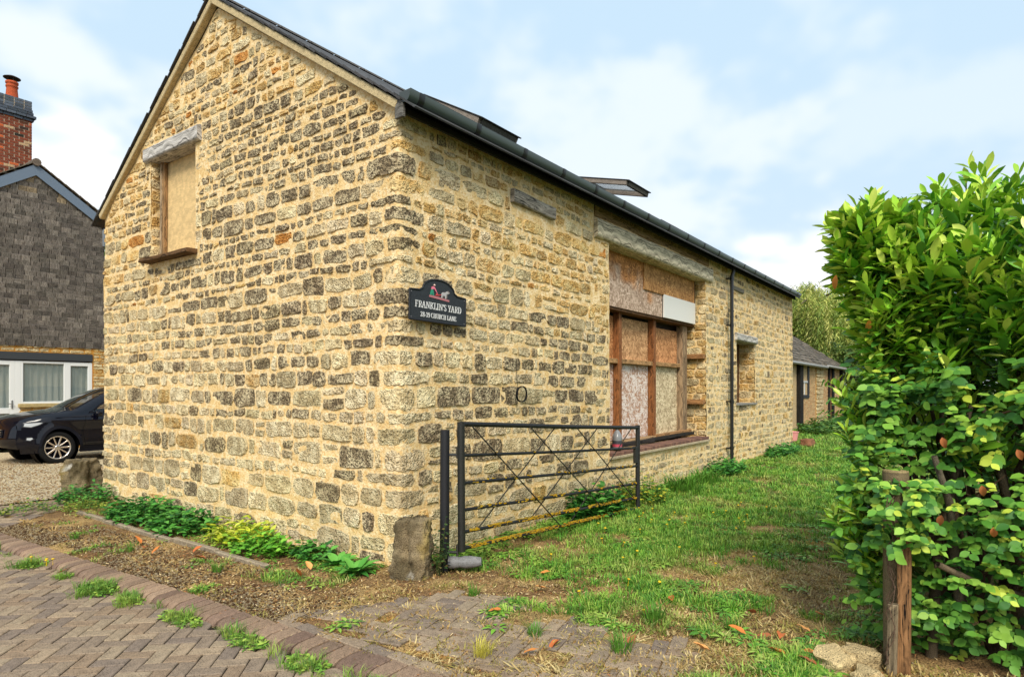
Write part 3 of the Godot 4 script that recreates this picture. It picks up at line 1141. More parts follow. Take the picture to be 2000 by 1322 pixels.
func build_barn() -> void:
	var barn := thing("stone_barn", "long barn of weathered golden rubble stone with boarded up openings and a dark slate roof", "barn")
	# openings: s0, s1, y0, y1
	var win := [-4.74, -3.60, 3.33, 4.65]
	var big := [4.03, 7.91, 0.70, 3.68]
	var slit := [9.8, 11.13, 1.29, 2.66]
	var lintels := [[-4.88, -3.44, 4.63, 4.82], [3.58, 8.2, 3.64, 3.93], [9.66, 11.26, 2.62, 2.81], [1.69, 2.57, 3.65, 3.83], [9.4, 10.25, 3.67, 3.79], [3.58, 8.05, 3.93, 4.2]]
	var sills := [[-4.78, -3.5, 3.22, 3.34], [4.0, 8.0, 0.60, 0.72]]
	# ---- mortar bed: a sheet with the openings left out
	var ss_ := PackedFloat32Array()
	var s := -W
	while s < L:
		ss_.append(s)
		s += 0.035 if absf(s) < 0.3 else 0.075
	ss_.append(L)
	for o in [win, big, slit]:
		ss_.append(o[0])
		ss_.append(o[1])
	ss_.sort()
	var ys := PackedFloat32Array()
	var y := -0.3
	while y < 6.2:
		ys.append(y)
		y += 0.075
	for o in [win, big, slit]:
		ys.append(o[2])
		ys.append(o[3])
	ys.append(4.13)
	ys.sort()
	var bed := MB.new()
	var pts := PackedVector3Array()
	for j in ys.size():
		for i in ss_.size():
			var yy := minf(ys[j], roofline(ss_[i]))
			pts.append(wall_at(ss_[i], yy, 0.007 * nz.get_noise_2d(ss_[i] * 160.0, yy * 160.0) - 0.001))
	var nn := PackedVector3Array()
	nn.resize(pts.size())
	var nu := ss_.size()
	for j in ys.size() - 1:
		for i in nu - 1:
			var mx := (ss_[i] + ss_[i + 1]) * 0.5
			var my := (ys[j] + ys[j + 1]) * 0.5
			var hole := ys[j] >= maxf(roofline(ss_[i]), roofline(ss_[i + 1]))
			for o in [win, big, slit]:
				if mx > o[0] and mx < o[1] and my > o[2] and my < o[3]:
					hole = true
			if hole:
				continue
			var a := i + j * nu
			var fn := (pts[a + nu + 1] - pts[a]).cross(pts[a + nu] - pts[a + 1])
			for e in [a, a + 1, a + nu, a + nu + 1]:
				nn[e] += fn
			bed.three(a, a + nu + 1, a + 1)
			bed.three(a, a + nu, a + nu + 1)
	bed.v = pts
	for i in pts.size():
		bed.n.append(nn[i].normalized() if nn[i].length_squared() > 1e-20 else Vector3.UP)
		bed.c.append(Color.WHITE)
	# cheeks and soffits of the openings, the hidden back walls
	var wall := MB.new()
	wall.bx(Vector3(0.02, 3.25, -4.95), Vector3(0.42, 4.63, -4.742), 0, Color.WHITE)
	wall.bx(Vector3(0.02, 3.25, -3.598), Vector3(0.42, 4.63, -3.3), 0, Color.WHITE)
	wall.bx(Vector3(7.912, 0.6, -0.55), Vector3(8.3, 3.66, -0.03), 0, Color.WHITE)
	wall.bx(Vector3(3.6, 0.6, -0.55), Vector3(4.028, 3.66, -0.03), 0, Color.WHITE)
	wall.bx(Vector3(11.132, 1.2, -0.5), Vector3(11.4, 2.65, -0.03), 0, Color.WHITE)
	wall.bx(Vector3(9.5, 1.2, -0.5), Vector3(9.798, 2.65, -0.03), 0, Color.WHITE)
	wall.bx(Vector3(0.02, 3.1, -4.7), Vector3(0.42, 3.325, -3.5), 0, Color.WHITE)
	wall.bx(Vector3(3.9, 0.45, -0.55), Vector3(8.0, 0.655, -0.03), 0, Color.WHITE)
	wall.bx(Vector3(9.7, 1.1, -0.5), Vector3(11.2, 1.285, -0.03), 0, Color.WHITE)
	wall.bx(Vector3(0.03, -0.3, -W), Vector3(L, 4.1, -W + 0.3), 0, Color.WHITE)
	wall.bx(Vector3(L - 0.3, -0.3, -W + 0.3), Vector3(L, 4.1, -0.03), 0, Color.WHITE)
	var tri := PackedVector2Array([Vector2(-0.02, 4.1), Vector2(W / 2, APEX - 0.08), Vector2(W + 0.02, 4.1)])
	wall.prism(tri, Transform3D(Basis(Vector3(0, 0, -1), Vector3.UP, Vector3(1, 0, 0)), Vector3(L - 0.3, 0, 0)), 0.3, Color.WHITE)
	var walls := put("mortar_wall", bed, M.mortar, barn)
	put("inner_wall", wall, M.mortar, barn)
	# ---- stones
	rows_a = fill_rows(-0.2, 6.3, func(yy): return rnd(0.12, 0.25) if yy < 1.7 else (rnd(0.10, 0.20) if yy < 3.6 else rnd(0.09, 0.17)))
	rows_b = fill_rows(-0.2, 4.3, func(_yy): return rnd(0.105, 0.175))
	var holes := []
	for o in [win, big, slit] + lintels + sills:
		holes.append([o[0] - 0.012, o[1] + 0.012, o[2] - 0.01, o[3] + 0.01])
	lay_stones(rows_a, -W, 3.55, true, holes, 1.12)
	lay_stones(rows_b, 3.55, L + 0.01, false, holes, 1.35)
	lay_cheek(func(u, yy, o): return Vector3(u, yy, -4.742 + o), 0.0, 0.13, 3.34, 4.62, 0.5)
	lay_cheek(func(u, yy, o): return Vector3(7.912 - o, yy, u), -0.42, 0.0, 0.72, 3.62, 0.65)
	lay_cheek(func(u, yy, o): return Vector3(11.132 - o, yy, u), -0.36, 0.0, 1.3, 2.62, 0.6)
	stones_made.sort_custom(func(a, b): return a[0] > b[0])
	var rest := {"stone_dark": MB.new(), "stone_pale": MB.new(), "stone_ochre": MB.new()}
	for k in stones_made.size():
		var mb: MB = stones_made[k][1]
		if k < 300:
			put("stone", mb, M[stones_made[k][2]], walls)
		else:
			var t: MB = rest[stones_made[k][2]]
			var base := t.v.size()
			t.v.append_array(mb.v)
			t.n.append_array(mb.n)
			t.c.append_array(mb.c)
			for q in mb.ix:
				t.ix.append(q + base)
	var am := ArrayMesh.new()
	for q in rest:
		rest[q].into(am, M[q])
	tag(obj("stonework", am, barn), "", "", "", "stuff")
	# ---- timbers in the walls
	var g_oak := lin(168, 160, 148)
	var pale_oak := lin(232, 218, 188)
	timber("lintel", Vector3(0.16, 4.725, -4.87), Vector3(0.16, 4.725, -3.45), 0.40, 0.19, M.old_oak, barn, lin(206, 202, 198), 0.006, 0.012)
	timber("window_sill", Vector3(0.06, 3.30, -4.80), Vector3(0.06, 3.29, -3.54), 0.36, 0.055, M.old_oak, barn, lin(112, 84, 58), 0.01, 0.12)
	var lin_big := timber("lintel", Vector3(3.6, 3.79, -0.16), Vector3(8.18, 3.775, -0.16), 0.40, 0.27, M.old_oak, barn, pale_oak, 0.01, 0.03)
	timber("lintel", Vector3(9.68, 2.72, -0.14), Vector3(11.24, 2.71, -0.14), 0.36, 0.17, M.old_oak, barn, lin(206, 202, 196), 0.01, 0.05)
	timber("wall_beam", Vector3(1.70, 3.75, -0.03), Vector3(2.56, 3.725, -0.03), 0.14, 0.15, M.old_oak, barn, lin(176, 168, 156), 0.01, 0.10)
	timber("wall_beam", Vector3(9.42, 3.735, -0.04), Vector3(10.22, 3.72, -0.04), 0.12, 0.09, M.old_oak, barn, lin(150, 142, 128), 0.01, 0.14)
	timber("wall_plate", Vector3(3.6, 4.03, -0.09), Vector3(8.06, 4.03, -0.09), 0.18, 0.185, M.old_oak, barn, lin(166, 136, 96), 0.01, 0.05)
	# ---- boards in the gable window
	var gw := Node3D.new()
	gw.name = "boarded_window"
	barn.add_child(gw)
	var ply := MB.new()
	ply.bx(Vector3(0.165, 3.32, -4.73), Vector3(0.18, 4.63, -3.59), 0.003, lin(240, 206, 148))
	put("plywood_board", ply, M.plywood, gw)
	timber("frame", Vector3(0.135, 3.33, -4.635), Vector3(0.135, 4.63, -4.62), 0.055, 0.05, M.sawn_pine, gw, lin(176, 138, 96))
	timber("frame", Vector3(0.118, 3.33, -4.685), Vector3(0.118, 4.63, -4.67), 0.04, 0.04, M.sawn_pine, gw, lin(196, 170, 138))
	# ---- the wide opening: framing, boards, sill
	var bo := Node3D.new()
	bo.name = "boarded_opening"
	barn.add_child(bo)
	var brown := lin(160, 104, 62)
	var tan := lin(190, 146, 98)
	var pan := MB.new()
	pan.bx(Vector3(4.0, 2.83, -0.235), Vector3(6.35, 3.67, -0.219), 0.002, lin(196, 150, 110))
	weathered(pan, 4.02, 6.345, 2.832, 3.668, -0.217, 3.28)
	put("strand_board", pan, M.strand_board, bo)
	pan = MB.new()
	pan.bx(Vector3(5.57, 3.215, -0.212), Vector3(7.80, 3.67, -0.192), 0.002, lin(216, 164, 104))
	put("strand_board", pan, M.strand_board, bo)
	pan = MB.new()
	pan.bx(Vector3(6.36, 2.83, -0.213), Vector3(7.84, 3.225, -0.188), 0.003, lin(222, 219, 211))
	tag(put("painted_board", pan, M.flat, bo), "pale grey painted board")
	pan = MB.new()
	pan.bx(Vector3(7.80, 2.83, -0.26), Vector3(7.835, 3.67, -0.19), 0.003, lin(50, 46, 42))
	put("dark_batten", pan, M.sawn_pine, bo)
	pan = MB.new()
	pan.bx(Vector3(3.95, 2.79, -0.52), Vector3(7.92, 2.828, -0.236), 0.003, lin(120, 84, 52))
	put("ledge_board", pan, M.sawn_pine, bo)
	pan = MB.new()
	pan.bx(Vector3(3.95, 0.66, -0.52), Vector3(7.92, 3.6, -0.50), 0.0, lin(60, 48, 36))
	put("backing_board", pan, M.sawn_pine, bo)
	# lower panels, set back between the studs
	var low_panels := [[3.98, 4.92, 2.05, 2.74, "strand_board", lin(222, 158, 104)], [3.98, 4.92, 0.80, 2.00, "strand_board_bleached", Color(0.92, 0.84, 0.78)], [5.07, 6.20, 2.05, 2.74, "strand_board", lin(236, 186, 136)], [5.07, 6.20, 0.80, 2.00, "strand_board_bleached", Color(1, 1, 1)], [6.38, 7.50, 2.08, 2.68, "strand_board", lin(238, 176, 122)], [6.38, 7.50, 0.80, 2.00, "strand_board", lin(246, 230, 192)]]
	for q in low_panels:
		pan = MB.new()
		pan.bx(Vector3(q[0] - 0.02, q[2], -0.44), Vector3(q[1] + 0.02, q[3], -0.425), 0.002, q[5])
		put("strand_board", pan, M[q[4]], bo)
	for q in [[4.0, 0.10], [4.995, 0.10], [6.29, 0.10]]:
		timber("stud", Vector3(q[0], 0.78, -0.38), Vector3(q[0], 2.80, -0.38), 0.11, q[1], M.sawn_pine, bo, brown)
	timber("stud", Vector3(7.62, 0.78, -0.37), Vector3(7.62, 2.80, -0.37), 0.13, 0.22, M.sawn_pine, bo, lin(168, 142, 112))
	for q in [[4.05, 4.94], [5.05, 6.235], [6.345, 7.48]]:
		timber("rail", Vector3(q[0], 2.04, -0.385), Vector3(q[1], 2.035, -0.385), 0.09, 0.075, M.sawn_pine, bo, lin(196, 152, 104))
	timber("base_plate", Vector3(3.98, 0.77, -0.30), Vector3(7.9, 0.79, -0.36), 0.14, 0.05, M.sawn_pine, bo, lin(190, 156, 116))
	timber("loose_batten", Vector3(6.2, 0.81, -0.27), Vector3(7.75, 0.825, -0.25), 0.05, 0.045, M.sawn_pine, bo, lin(184, 140, 96))
	timber("charred_batten", Vector3(4.0, 0.745, -0.21), Vector3(5.9, 0.755, -0.20), 0.09, 0.06, M.old_oak, bo, lin(58, 52, 48), 0.01, 0.2)
	timber("charred_batten", Vector3(5.85, 0.76, -0.215), Vector3(7.72, 0.775, -0.20), 0.07, 0.05, M.old_oak, bo, lin(48, 44, 42), 0.01, 0.25)
	for yy in [1.36, 2.22]:
		timber("wood_block", Vector3(7.86, yy, -0.02), Vector3(7.86, yy, -0.36), 0.13, 0.09, M.sawn_pine, bo, lin(176, 128, 84))
	# sill of bricks on edge
	var sb := MB.new()
	sb.bx(Vector3(4.0, 0.615, -0.22), Vector3(7.99, 0.652, 0.052), 0.004, lin(196, 178, 146))
	var sill := put("window_sill", sb, M.mineral, bo)
	var x := 4.02
	var kit := []
	for t in [lin(132, 98, 84), lin(118, 88, 78), lin(146, 110, 92)]:
		var bb := MB.new()
		bb.box(Transform3D(), Vector3(0.068, 0.05, 0.22), 0.006, t)
		kit.append(bb.mesh(M.brick_face))
	while x < 7.97:
		var o := obj("brick", kit[rng.randi() % 3], sill)
		o.position = Vector3(x + 0.034, 0.682 + rnd(-0.003, 0.003), -0.075)
		o.rotation = Vector3(0.06 + rnd(-0.02, 0.02), rnd(-0.03, 0.03), rnd(-0.03, 0.03))
		x += 0.0775
	# ---- the narrow opening
	var sl := Node3D.new()
	sl.name = "blocked_window"
	barn.add_child(sl)
	pan = MB.new()
	pan.bx(Vector3(9.75, 1.25, -0.40), Vector3(11.18, 2.66, -0.36), 0.0, lin(116, 84, 54))
	put("infill_board", pan, M.sawn_pine, sl)
	timber("frame", Vector3(9.86, 1.29, -0.28), Vector3(9.86, 2.63, -0.28), 0.08, 0.07, M.sawn_pine, sl, lin(126, 88, 56))
	pan = MB.new()
	pan.bx(Vector3(9.76, 1.25, -0.35), Vector3(11.2, 1.29, 0.035), 0.005, lin(150, 146, 138))
	put("window_sill", pan, M.mineral, sl)
	build_barn_roof(barn)


func build_barn_roof(barn: Node3D) -> void:
	var roof := Node3D.new()
	roof.name = "roof"
	barn.add_child(roof)
	var half := W / 2 + 0.17
	var top := APEX + 0.038
	var ang := atan(PITCH)
	var long := half / cos(ang)
	# slates, course by course, each with a lifted tail
	var sl := MB.new()
	var under := MB.new()
	for side in [1.0, -1.0]:
		var dn := Vector3(0, -sin(ang), side * cos(ang))
		var up := Vector3(0, cos(ang), side * sin(ang))
		var ridge := Vector3(0, top, -W / 2)
		under.face([ridge + Vector3(0.0, -0.05, 0), ridge + Vector3(L + 0.05, -0.05, 0), ridge + Vector3(L + 0.05, -0.05, 0) + dn * (long - 0.03), ridge + Vector3(0.0, -0.05, 0) + dn * (long - 0.03)], -up, lin(90, 84, 76))
		var rows := 19
		var gauge := long / rows
		for r in rows:
			var x := -0.07 + rnd(-0.012, 0.006)
			var odd := r % 2 == 1
			while x < L + 0.05:
				var w := 0.3 if not (odd and x < 0.0) else 0.15
				w = minf(w, L + 0.07 - x)
				var c: Color = lin(78, 76, 76) * rnd(0.75, 1.2)
				var a := ridge + Vector3(x + w * 0.5, 0, 0) + dn * (r * gauge + gauge * 0.5 + 0.05) + up * 0.012
				var b := Basis(Vector3(1, 0, 0), up, Vector3(1, 0, 0).cross(up)).rotated(Vector3(1, 0, 0), side * 0.05)
				sl.box(Transform3D(b, a), Vector3(w - 0.006, 0.016, gauge + 0.12), 0.0, c)
				x += w
	tag(put("slates", sl, M.slate, roof), "", "", "", "stuff")
	put("roof_boards", under, M.mineral, roof)
	var rd := MB.new()
	var x := -0.08
	while x < L:
		var p := []
		for k in 7:
			var a := PI * k / 6.0
			p.append(Vector2(cos(a) * 0.13, sin(a) * 0.07))
		var q := PackedVector3Array()
		for xx in [x, x + 0.44]:
			for e in p:
				q.append(Vector3(xx, top - 0.035 + e.y, -W / 2 - e.x))
		rd.grid(q, 7, 2, lin(92, 88, 84) * rnd(0.9, 1.1))
		x += 0.45
	put("ridge_tiles", rd, M.slate, roof)
	# cream coping strip under the slates along both rakes
	for side in [1.0, -1.0]:
		var a := Vector3(-0.006, APEX - 0.012, -W / 2)
		var b := a + Vector3(0, -PITCH * (W / 2 + 0.04), side * (W / 2 + 0.02))
		timber("verge_coping", a, b, 0.085, 0.078, M.mineral, roof, lin(214, 192, 148), 0.008)
	# eaves: fascia, gutter with joints, end cap
	var fa := MB.new()
	fa.bx(Vector3(-0.02, 4.06, 0.03), Vector3(L + 0.05, 4.19, 0.058), 0.003, lin(56, 56, 58))
	put("fascia", fa, M.mineral, roof)
	fa = MB.new()
	fa.bx(Vector3(-0.045, 4.0, -0.005), Vector3(-0.012, 4.19, 0.10), 0.004, lin(118, 116, 112))
	put("fascia_end", fa, M.old_oak, roof)
	var gt := PackedVector3Array()
	var gi := PackedVector3Array()
	var prof := []
	for k in 9:
		var a := PI + PI * k / 8.0
		prof.append(Vector2(0.128 + 0.066 * cos(a), 4.195 + 0.078 * sin(a)))
	prof.insert(0, Vector2(0.06, 4.215))
	prof.append(Vector2(0.2, 4.212))
	prof.append(Vector2(0.197, 4.218))
	var gb := MB.new()
	for xx in [-0.05, L + 0.12]:
		for e in prof:
			gt.append(Vector3(xx, e.y, e.x))
		var lid := []
		for e in prof:
			lid.append(Vector3(xx, e.y, e.x))
		gb.face(lid, Vector3(-1 if xx < 0 else 1, 0, 0), lin(60, 66, 62))
	for e in prof.size():
		gi.append(gt[prof.size() + e] + Vector3(0, 0.004, 0))
	for e in prof.size():
		gi.append(gt[e] + Vector3(0, 0.004, 0))
	gb.grid(gt, prof.size(), 2, lin(74, 84, 78))
	gb.grid(gi, prof.size(), 2, lin(40, 44, 42))
	var gut := put("gutter", gb, M.gutter_black, roof)
	x = 0.10
	while x < L:
		var jb := MB.new()
		var jp := PackedVector3Array()
		for xx in [x - 0.035, x - 0.03, x + 0.03, x + 0.035]:
			var g := 1.0 if xx == x - 0.035 or xx == x + 0.035 else 1.11
			for e in prof:
				jp.append(Vector3(xx, 4.195 + (e.y - 4.195) * g, 0.128 + (e.x - 0.128) * g))
		jb.grid(jp, prof.size(), 4, lin(34, 38, 38))
		put("gutter_bracket", jb, M.gutter_black, gut)
		x += 0.8
	# downpipe with its clips
	var dp := MB.new()
	dp.tube([Vector3(9.15, 4.13, 0.128), Vector3(9.15, 4.0, 0.12), Vector3(9.15, 3.9, 0.09), Vector3(9.15, -0.1, 0.09)], 0.036, 12, lin(34, 34, 36))
	var pipe := put("downpipe", dp, M.gutter_black, roof)
	for yy in [3.85, 2.9, 1.35, 0.4]:
		var cb := MB.new()
		cb.tube([Vector3(9.15, yy - 0.03, 0.09), Vector3(9.15, yy + 0.03, 0.09)], 0.043, 12, lin(30, 30, 32))
		cb.bx(Vector3(9.06, yy - 0.015, 0.0), Vector3(9.15, yy + 0.015, 0.06), 0.002, lin(30, 30, 32))
		put("pipe_clip", cb, M.gutter_black, pipe)
	# roof windows, hung at the top; two of them stand open
	for w in [[2.02, 0.76, 4.86, -0.72], [5.98, 0.84, 5.13, -0.70], [9.6, 0.8, -1.0, 0.0]]:
		var rw := Node3D.new()
		rw.name = numbered("skylight")
		barn.add_child(rw)
		var x0: float = w[0]
		var x1: float = w[0] + w[1]
		var fr := MB.new()
		var zt := -1.62
		var zb := -0.62
		var yt := top - PITCH * (zt + W / 2)
		var yb := top - PITCH * (zb + W / 2)
		var up := Vector3(0, cos(ang), sin(ang))
		for e in [[Vector3(x0, yt, zt), Vector3(x0, yb, zb)], [Vector3(x1, yt, zt), Vector3(x1, yb, zb)], [Vector3(x0, yt, zt), Vector3(x1, yt, zt)], [Vector3(x0, yb, zb), Vector3(x1, yb, zb)]]:
			var d: Vector3 = (e[1] - e[0]).normalized()
			fr.box(Transform3D(Basis(d, up, d.cross(up)), (e[0] + e[1]) * 0.5 + up * 0.04), Vector3((e[1] - e[0]).length() + 0.05, 0.09, 0.06), 0.004, lin(70, 68, 66))
		put("frame", fr, M.mineral, rw)
		var hin := Vector3(0, yt + 0.10, zt)
		var low := Vector3(0, w[2], w[3]) if w[2] > 0 else Vector3(0, yb + 0.09, zb)
		var dd: Vector3 = (low - hin).normalized()
		var ln := (low - hin).length()
		var nrm := Vector3(1, 0, 0).cross(dd)
		nrm = -nrm if nrm.y < 0 else nrm
		var sash := MB.new()
		for e in [[Vector3(x0, 0, 0) + hin, Vector3(x0, 0, 0) + low], [Vector3(x1, 0, 0) + hin, Vector3(x1, 0, 0) + low]]:
			sash.box(Transform3D(Basis(dd, nrm, dd.cross(nrm)), (e[0] + e[1]) * 0.5), Vector3(ln, 0.075, 0.055), 0.004, lin(150, 138, 126))
			sash.box(Transform3D(Basis(dd, nrm, dd.cross(nrm)), (e[0] + e[1]) * 0.5 + nrm * 0.046), Vector3(ln + 0.03, 0.016, 0.075), 0.003, lin(62, 60, 58))
		for e in [hin, low]:
			sash.box(Transform3D(Basis(Vector3(1, 0, 0), nrm, Vector3(1, 0, 0).cross(nrm)), e + Vector3((x0 + x1) * 0.5, 0, 0)), Vector3(x1 - x0 - 0.056, 0.074, 0.055), 0.004, lin(96, 92, 84))
			sash.box(Transform3D(Basis(Vector3(1, 0, 0), nrm, Vector3(1, 0, 0).cross(nrm)), e + Vector3((x0 + x1) * 0.5, 0, 0) + nrm * 0.047), Vector3(x1 - x0 + 0.06, 0.016, 0.09), 0.003, lin(58, 58, 56))
		put("sash", sash, M.mineral, rw)
		var pane := MB.new()
		pane.box(Transform3D(Basis(Vector3(1, 0, 0), nrm, Vector3(1, 0, 0).cross(nrm)), (hin + low) * 0.5 + Vector3((x0 + x1) * 0.5, 0, 0) + nrm * 0.01), Vector3(x1 - x0 - 0.05, 0.012, ln - 0.05), 0.0, Color.WHITE)
		put("pane", pane, M.glass, rw)
		var dark := MB.new()
		dark.face([Vector3(x0, yt, zt), Vector3(x1, yt, zt), Vector3(x1, yb, zb), Vector3(x0, yb, zb)], up, lin(40, 38, 36))
		var o := put("blind", dark, M.mineral, rw)
		o.position = up * 0.03


# ---------------------------------------------------------------- the house across the yard
func window_unit(called: String, parent: Node, x0: float, x1: float, y0: float, y1: float, z: float, bar: float, curtain: bool) -> Node3D:
	var w := Node3D.new()
	w.name = numbered(called)
	parent.add_child(w)
	var fr := MB.new()
	fr.bx(Vector3(x0, y0, z - 0.05), Vector3(x0 + bar, y1, z + 0.03), 0.006, Color.WHITE)
	fr.bx(Vector3(x1 - bar, y0, z - 0.05), Vector3(x1, y1, z + 0.03), 0.006, Color.WHITE)
	fr.bx(Vector3(x0 + bar, y1 - bar, z - 0.05), Vector3(x1 - bar, y1, z + 0.029), 0.006, Color.WHITE)
	fr.bx(Vector3(x0 + bar, y0, z - 0.05), Vector3(x1 - bar, y0 + bar, z + 0.029), 0.006, Color.WHITE)
	put("frame", fr, M.white_paint, w)
	var pane := MB.new()
	pane.bx(Vector3(x0 + bar, y0 + bar, z - 0.015), Vector3(x1 - bar, y1 - bar, z - 0.009), 0.0, Color.WHITE)
	put("pane", pane, M.glass, w)
	if curtain:
		var cu := MB.new()
		var p := PackedVector3Array()
		var nu := 40
		for y in [y0 + 0.02, y1 - 0.02]:
			for i in nu:
				var x := lerpf(x0 + bar * 0.5, x1 - bar * 0.5, i / (nu - 1.0))
				p.append(Vector3(x, y, z - 0.16 + 0.03 * sin(x * 42.0) + 0.012 * sin(x * 90.0)))
		cu.grid(p, nu, 2, lin(136, 132, 118))
		put("curtain", cu, M.flat, w)
	return w

func build_neighbour() -> void:
	var zf := -15.7
	var h := thing("tile_hung_house", "house with grey hung tiles on its gable, slate blue bargeboards and white framed windows", "house")
	var apex := Vector2(2.02, 7.42)
	var half := 1.62
	var pit := 0.67
	# walls
	var wall := MB.new()
	wall.prism(PackedVector2Array([Vector2(0.42, 2.8), Vector2(3.66, 2.8), Vector2(3.66, apex.y - pit * half), Vector2(2.02, apex.y - 0.02), Vector2(0.42, apex.y - pit * half)]), Transform3D(Basis(), Vector3(0, 0, zf - 0.3)), 0.3, lin(30, 27, 25))
	wall.bx(Vector3(3.3, 0, zf - 7.0), Vector3(3.66, 6.2, zf - 0.3), 0, lin(120, 96, 70))
	wall.bx(Vector3(-8, 0, zf - 7.0), Vector3(0.42, 5.2, zf - 0.55), 0, lin(120, 96, 70))
	wall.bx(Vector3(0.42, 0, zf - 3.2), Vector3(3.3, 2.75, zf - 3.0), 0, lin(80, 74, 66))
	put("wall", wall, M.mineral, h)
	var base := MB.new()
	base.bx(Vector3(3.36, 0, zf - 0.3), Vector3(3.68, 2.8, zf - 0.02), 0, lin(206, 166, 100))
	base.bx(Vector3(-6, 2.56, zf - 0.3), Vector3(3.36, 2.8, zf - 0.02), 0, lin(206, 166, 100))
	base.bx(Vector3(1.66, 0, zf - 0.3), Vector3(3.36, 1.22, zf - 0.02), 0, lin(206, 166, 100))
	base.bx(Vector3(-6, 0, zf - 0.3), Vector3(0.3, 2.56, zf - 0.02), 0, lin(206, 166, 100))
	var stone_wall := put("stone_wall", base, M.mortar, h)
	# rubble in the lower wall
	for r in [[3.38, 3.68, 0.0, 2.78], [0.5, 3.36, 2.57, 2.79], [1.68, 3.36, 0.1, 1.14]]:
		var y: float = r[2]
		while y < r[3] - 0.05:
			var hh := minf(rnd(0.06, 0.12), r[3] - y)
			var x: float = r[0]
			while x < r[1] - 0.04:
				var w := minf(rnd(0.14, 0.36), r[1] - x)
				var mb := MB.new()
				var y0 := y + 0.006
				var y1 := y + hh - 0.006
				stone_patch(mb, func(u, v, o): return Vector3(u, v, zf - 0.02 + o), x + 0.006, x + w - 0.006, func(_u): return y0, func(_u): return y1, rnd(0.005, 0.02), Color(1, 0.96, 0.86) * rnd(0.75, 1.05))
				put("stone", mb, M.stone_ochre if rng.randf() < 0.4 else M.stone_pale, stone_wall)
				x += w
			y += hh
	# hung tiles, each lapping the one below
	var tiles := []
	var y := 2.74
	var row := 0
	while y < apex.y - 0.25:
		var hw := half - maxf(0.0, (y + 0.05 - (apex.y - pit * half)) / pit)
		hw = minf(hw, half)
		var x := 2.02 - hw - (0.1 if row % 2 else 0.0)
		while x < 2.02 + hw:
			var w := rnd(0.16, 0.25)
			var a := maxf(x, 2.02 - hw)
			var b := minf(x + w, 2.02 + hw + 0.02)
			if b - a > 0.04:
				tiles.append([shows(Vector3((a + b) * 0.5, y, zf), (b - a) * 0.13) if (a + b) * 0.5 > 0.9 else 0.0, a, b, y])
			x += w
		y += 0.127
		row += 1
	tiles.sort_custom(func(p, q): return p[0] > q[0])
	var far := MB.new()
	for k in tiles.size():
		var t: Array = tiles[k]
		var c: Color = lin(146, 137, 128).lerp(lin(110, 103, 97), rng.randf()) * rnd(0.8, 1.3)
		if t[3] > 6.5 and rng.randf() < 0.5:
			c = lin(168, 150, 124) * rnd(0.85, 1.15)
		var len := 0.175
		var tr := Transform3D(Basis.from_euler(Vector3(0.16 + rnd(-0.03, 0.03), rnd(-0.01, 0.01), rnd(-0.012, 0.012))), Vector3((t[1] + t[2]) * 0.5, t[3] + len * 0.5 - 0.02 + rnd(-0.005, 0.005), zf + 0.018))
		if k < 300:
			var mb := MB.new()
			var off := Vector3(rnd(0, 1), rnd(0, 1), 0)
			mb.box(Transform3D(Basis(), off), Vector3(len, t[2] - t[1] - 0.016, 0.028), 0.003, c)
			var o := put("tile", mb, M.shingle, h)
			o.transform = tr * Transform3D(Basis(Vector3(0, 0, 1), PI / 2), Vector3.ZERO) * Transform3D(Basis(), -off)
		else:
			far.box(tr, Vector3(t[2] - t[1] - 0.005, len, 0.014), 0.0, c)
	tag(put("tiles_far", far, M.shingle, h), "", "", "", "stuff")
	# bargeboards and roof
	for sg in [1.0, -1.0]:
		var a := Vector3(2.02, apex.y - 0.10, zf + 0.07)
		var b := a + Vector3(sg * (half + 0.06), -pit * (half + 0.06), 0)
		var bb := MB.new()
		var poly := PackedVector2Array([Vector2(0, 0.13), Vector2(0, -0.16), Vector2((half + 0.1), -0.16 - pit * (half + 0.1)), Vector2((half + 0.1), 0.10 - pit * (half + 0.1))])
		if sg < 0:
			for i in 4:
				poly[i].x = -poly[i].x
		bb.prism(poly, Transform3D(Basis(), a), 0.03, lin(98, 112, 128))
		put("bargeboard", bb, M.flat, h)
		var rf := MB.new()
		var d := Vector3(sg * cos(atan(pit)), -sin(atan(pit)), 0)
		var up := Vector3(sg * sin(atan(pit)), cos(atan(pit)), 0)
		var lim := 2.0
		for r in 10:
			var z := zf + 0.13
			while z > zf - 7.0:
				var c: Color = lin(128, 116, 98) * rnd(0.75, 1.1)
				var p := Vector3(2.02, apex.y + 0.10, z - 0.14) + d * (r * 0.2 + 0.12)
				rf.box(Transform3D(Basis(d, up, d.cross(up)).rotated(Vector3(0, 0, 1), -sg * 0.05), p), Vector3(0.27, 0.016, 0.27), 0.0, c)
				z -= 0.275
		tag(put("roof_tiles", rf, M.slate, h), "", "", "", "stuff")
	var rt := MB.new()
	rt.tube([Vector3(2.02, apex.y + 0.07, zf + 0.16), Vector3(2.02, apex.y + 0.07, zf - 7.0)], 0.1, 10, lin(112, 98, 86))
	put("ridge_tiles", rt, M.slate, h)
	rt = MB.new()
	rt.box(Transform3D(Basis(Vector3(1, 0, 0), -0.7), Vector3(-3.8, 6.2, zf - 2.2)), Vector3(8.4, 0.08, 4.6), 0.01, lin(108, 98, 86))
	rt.box(Transform3D(Basis(Vector3(1, 0, 0), 0.7), Vector3(-3.8, 6.2, zf - 5.6)), Vector3(8.4, 0.08, 4.6), 0.01, lin(108, 98, 86))
	put("main_roof", rt, M.slate, h)
	rt = MB.new()
	rt.tube([Vector3(3.72, apex.y - pit * half - 0.10, zf + 0.12), Vector3(3.72, apex.y - pit * half - 0.10, zf - 7.0)], 0.065, 10, lin(120, 124, 128))
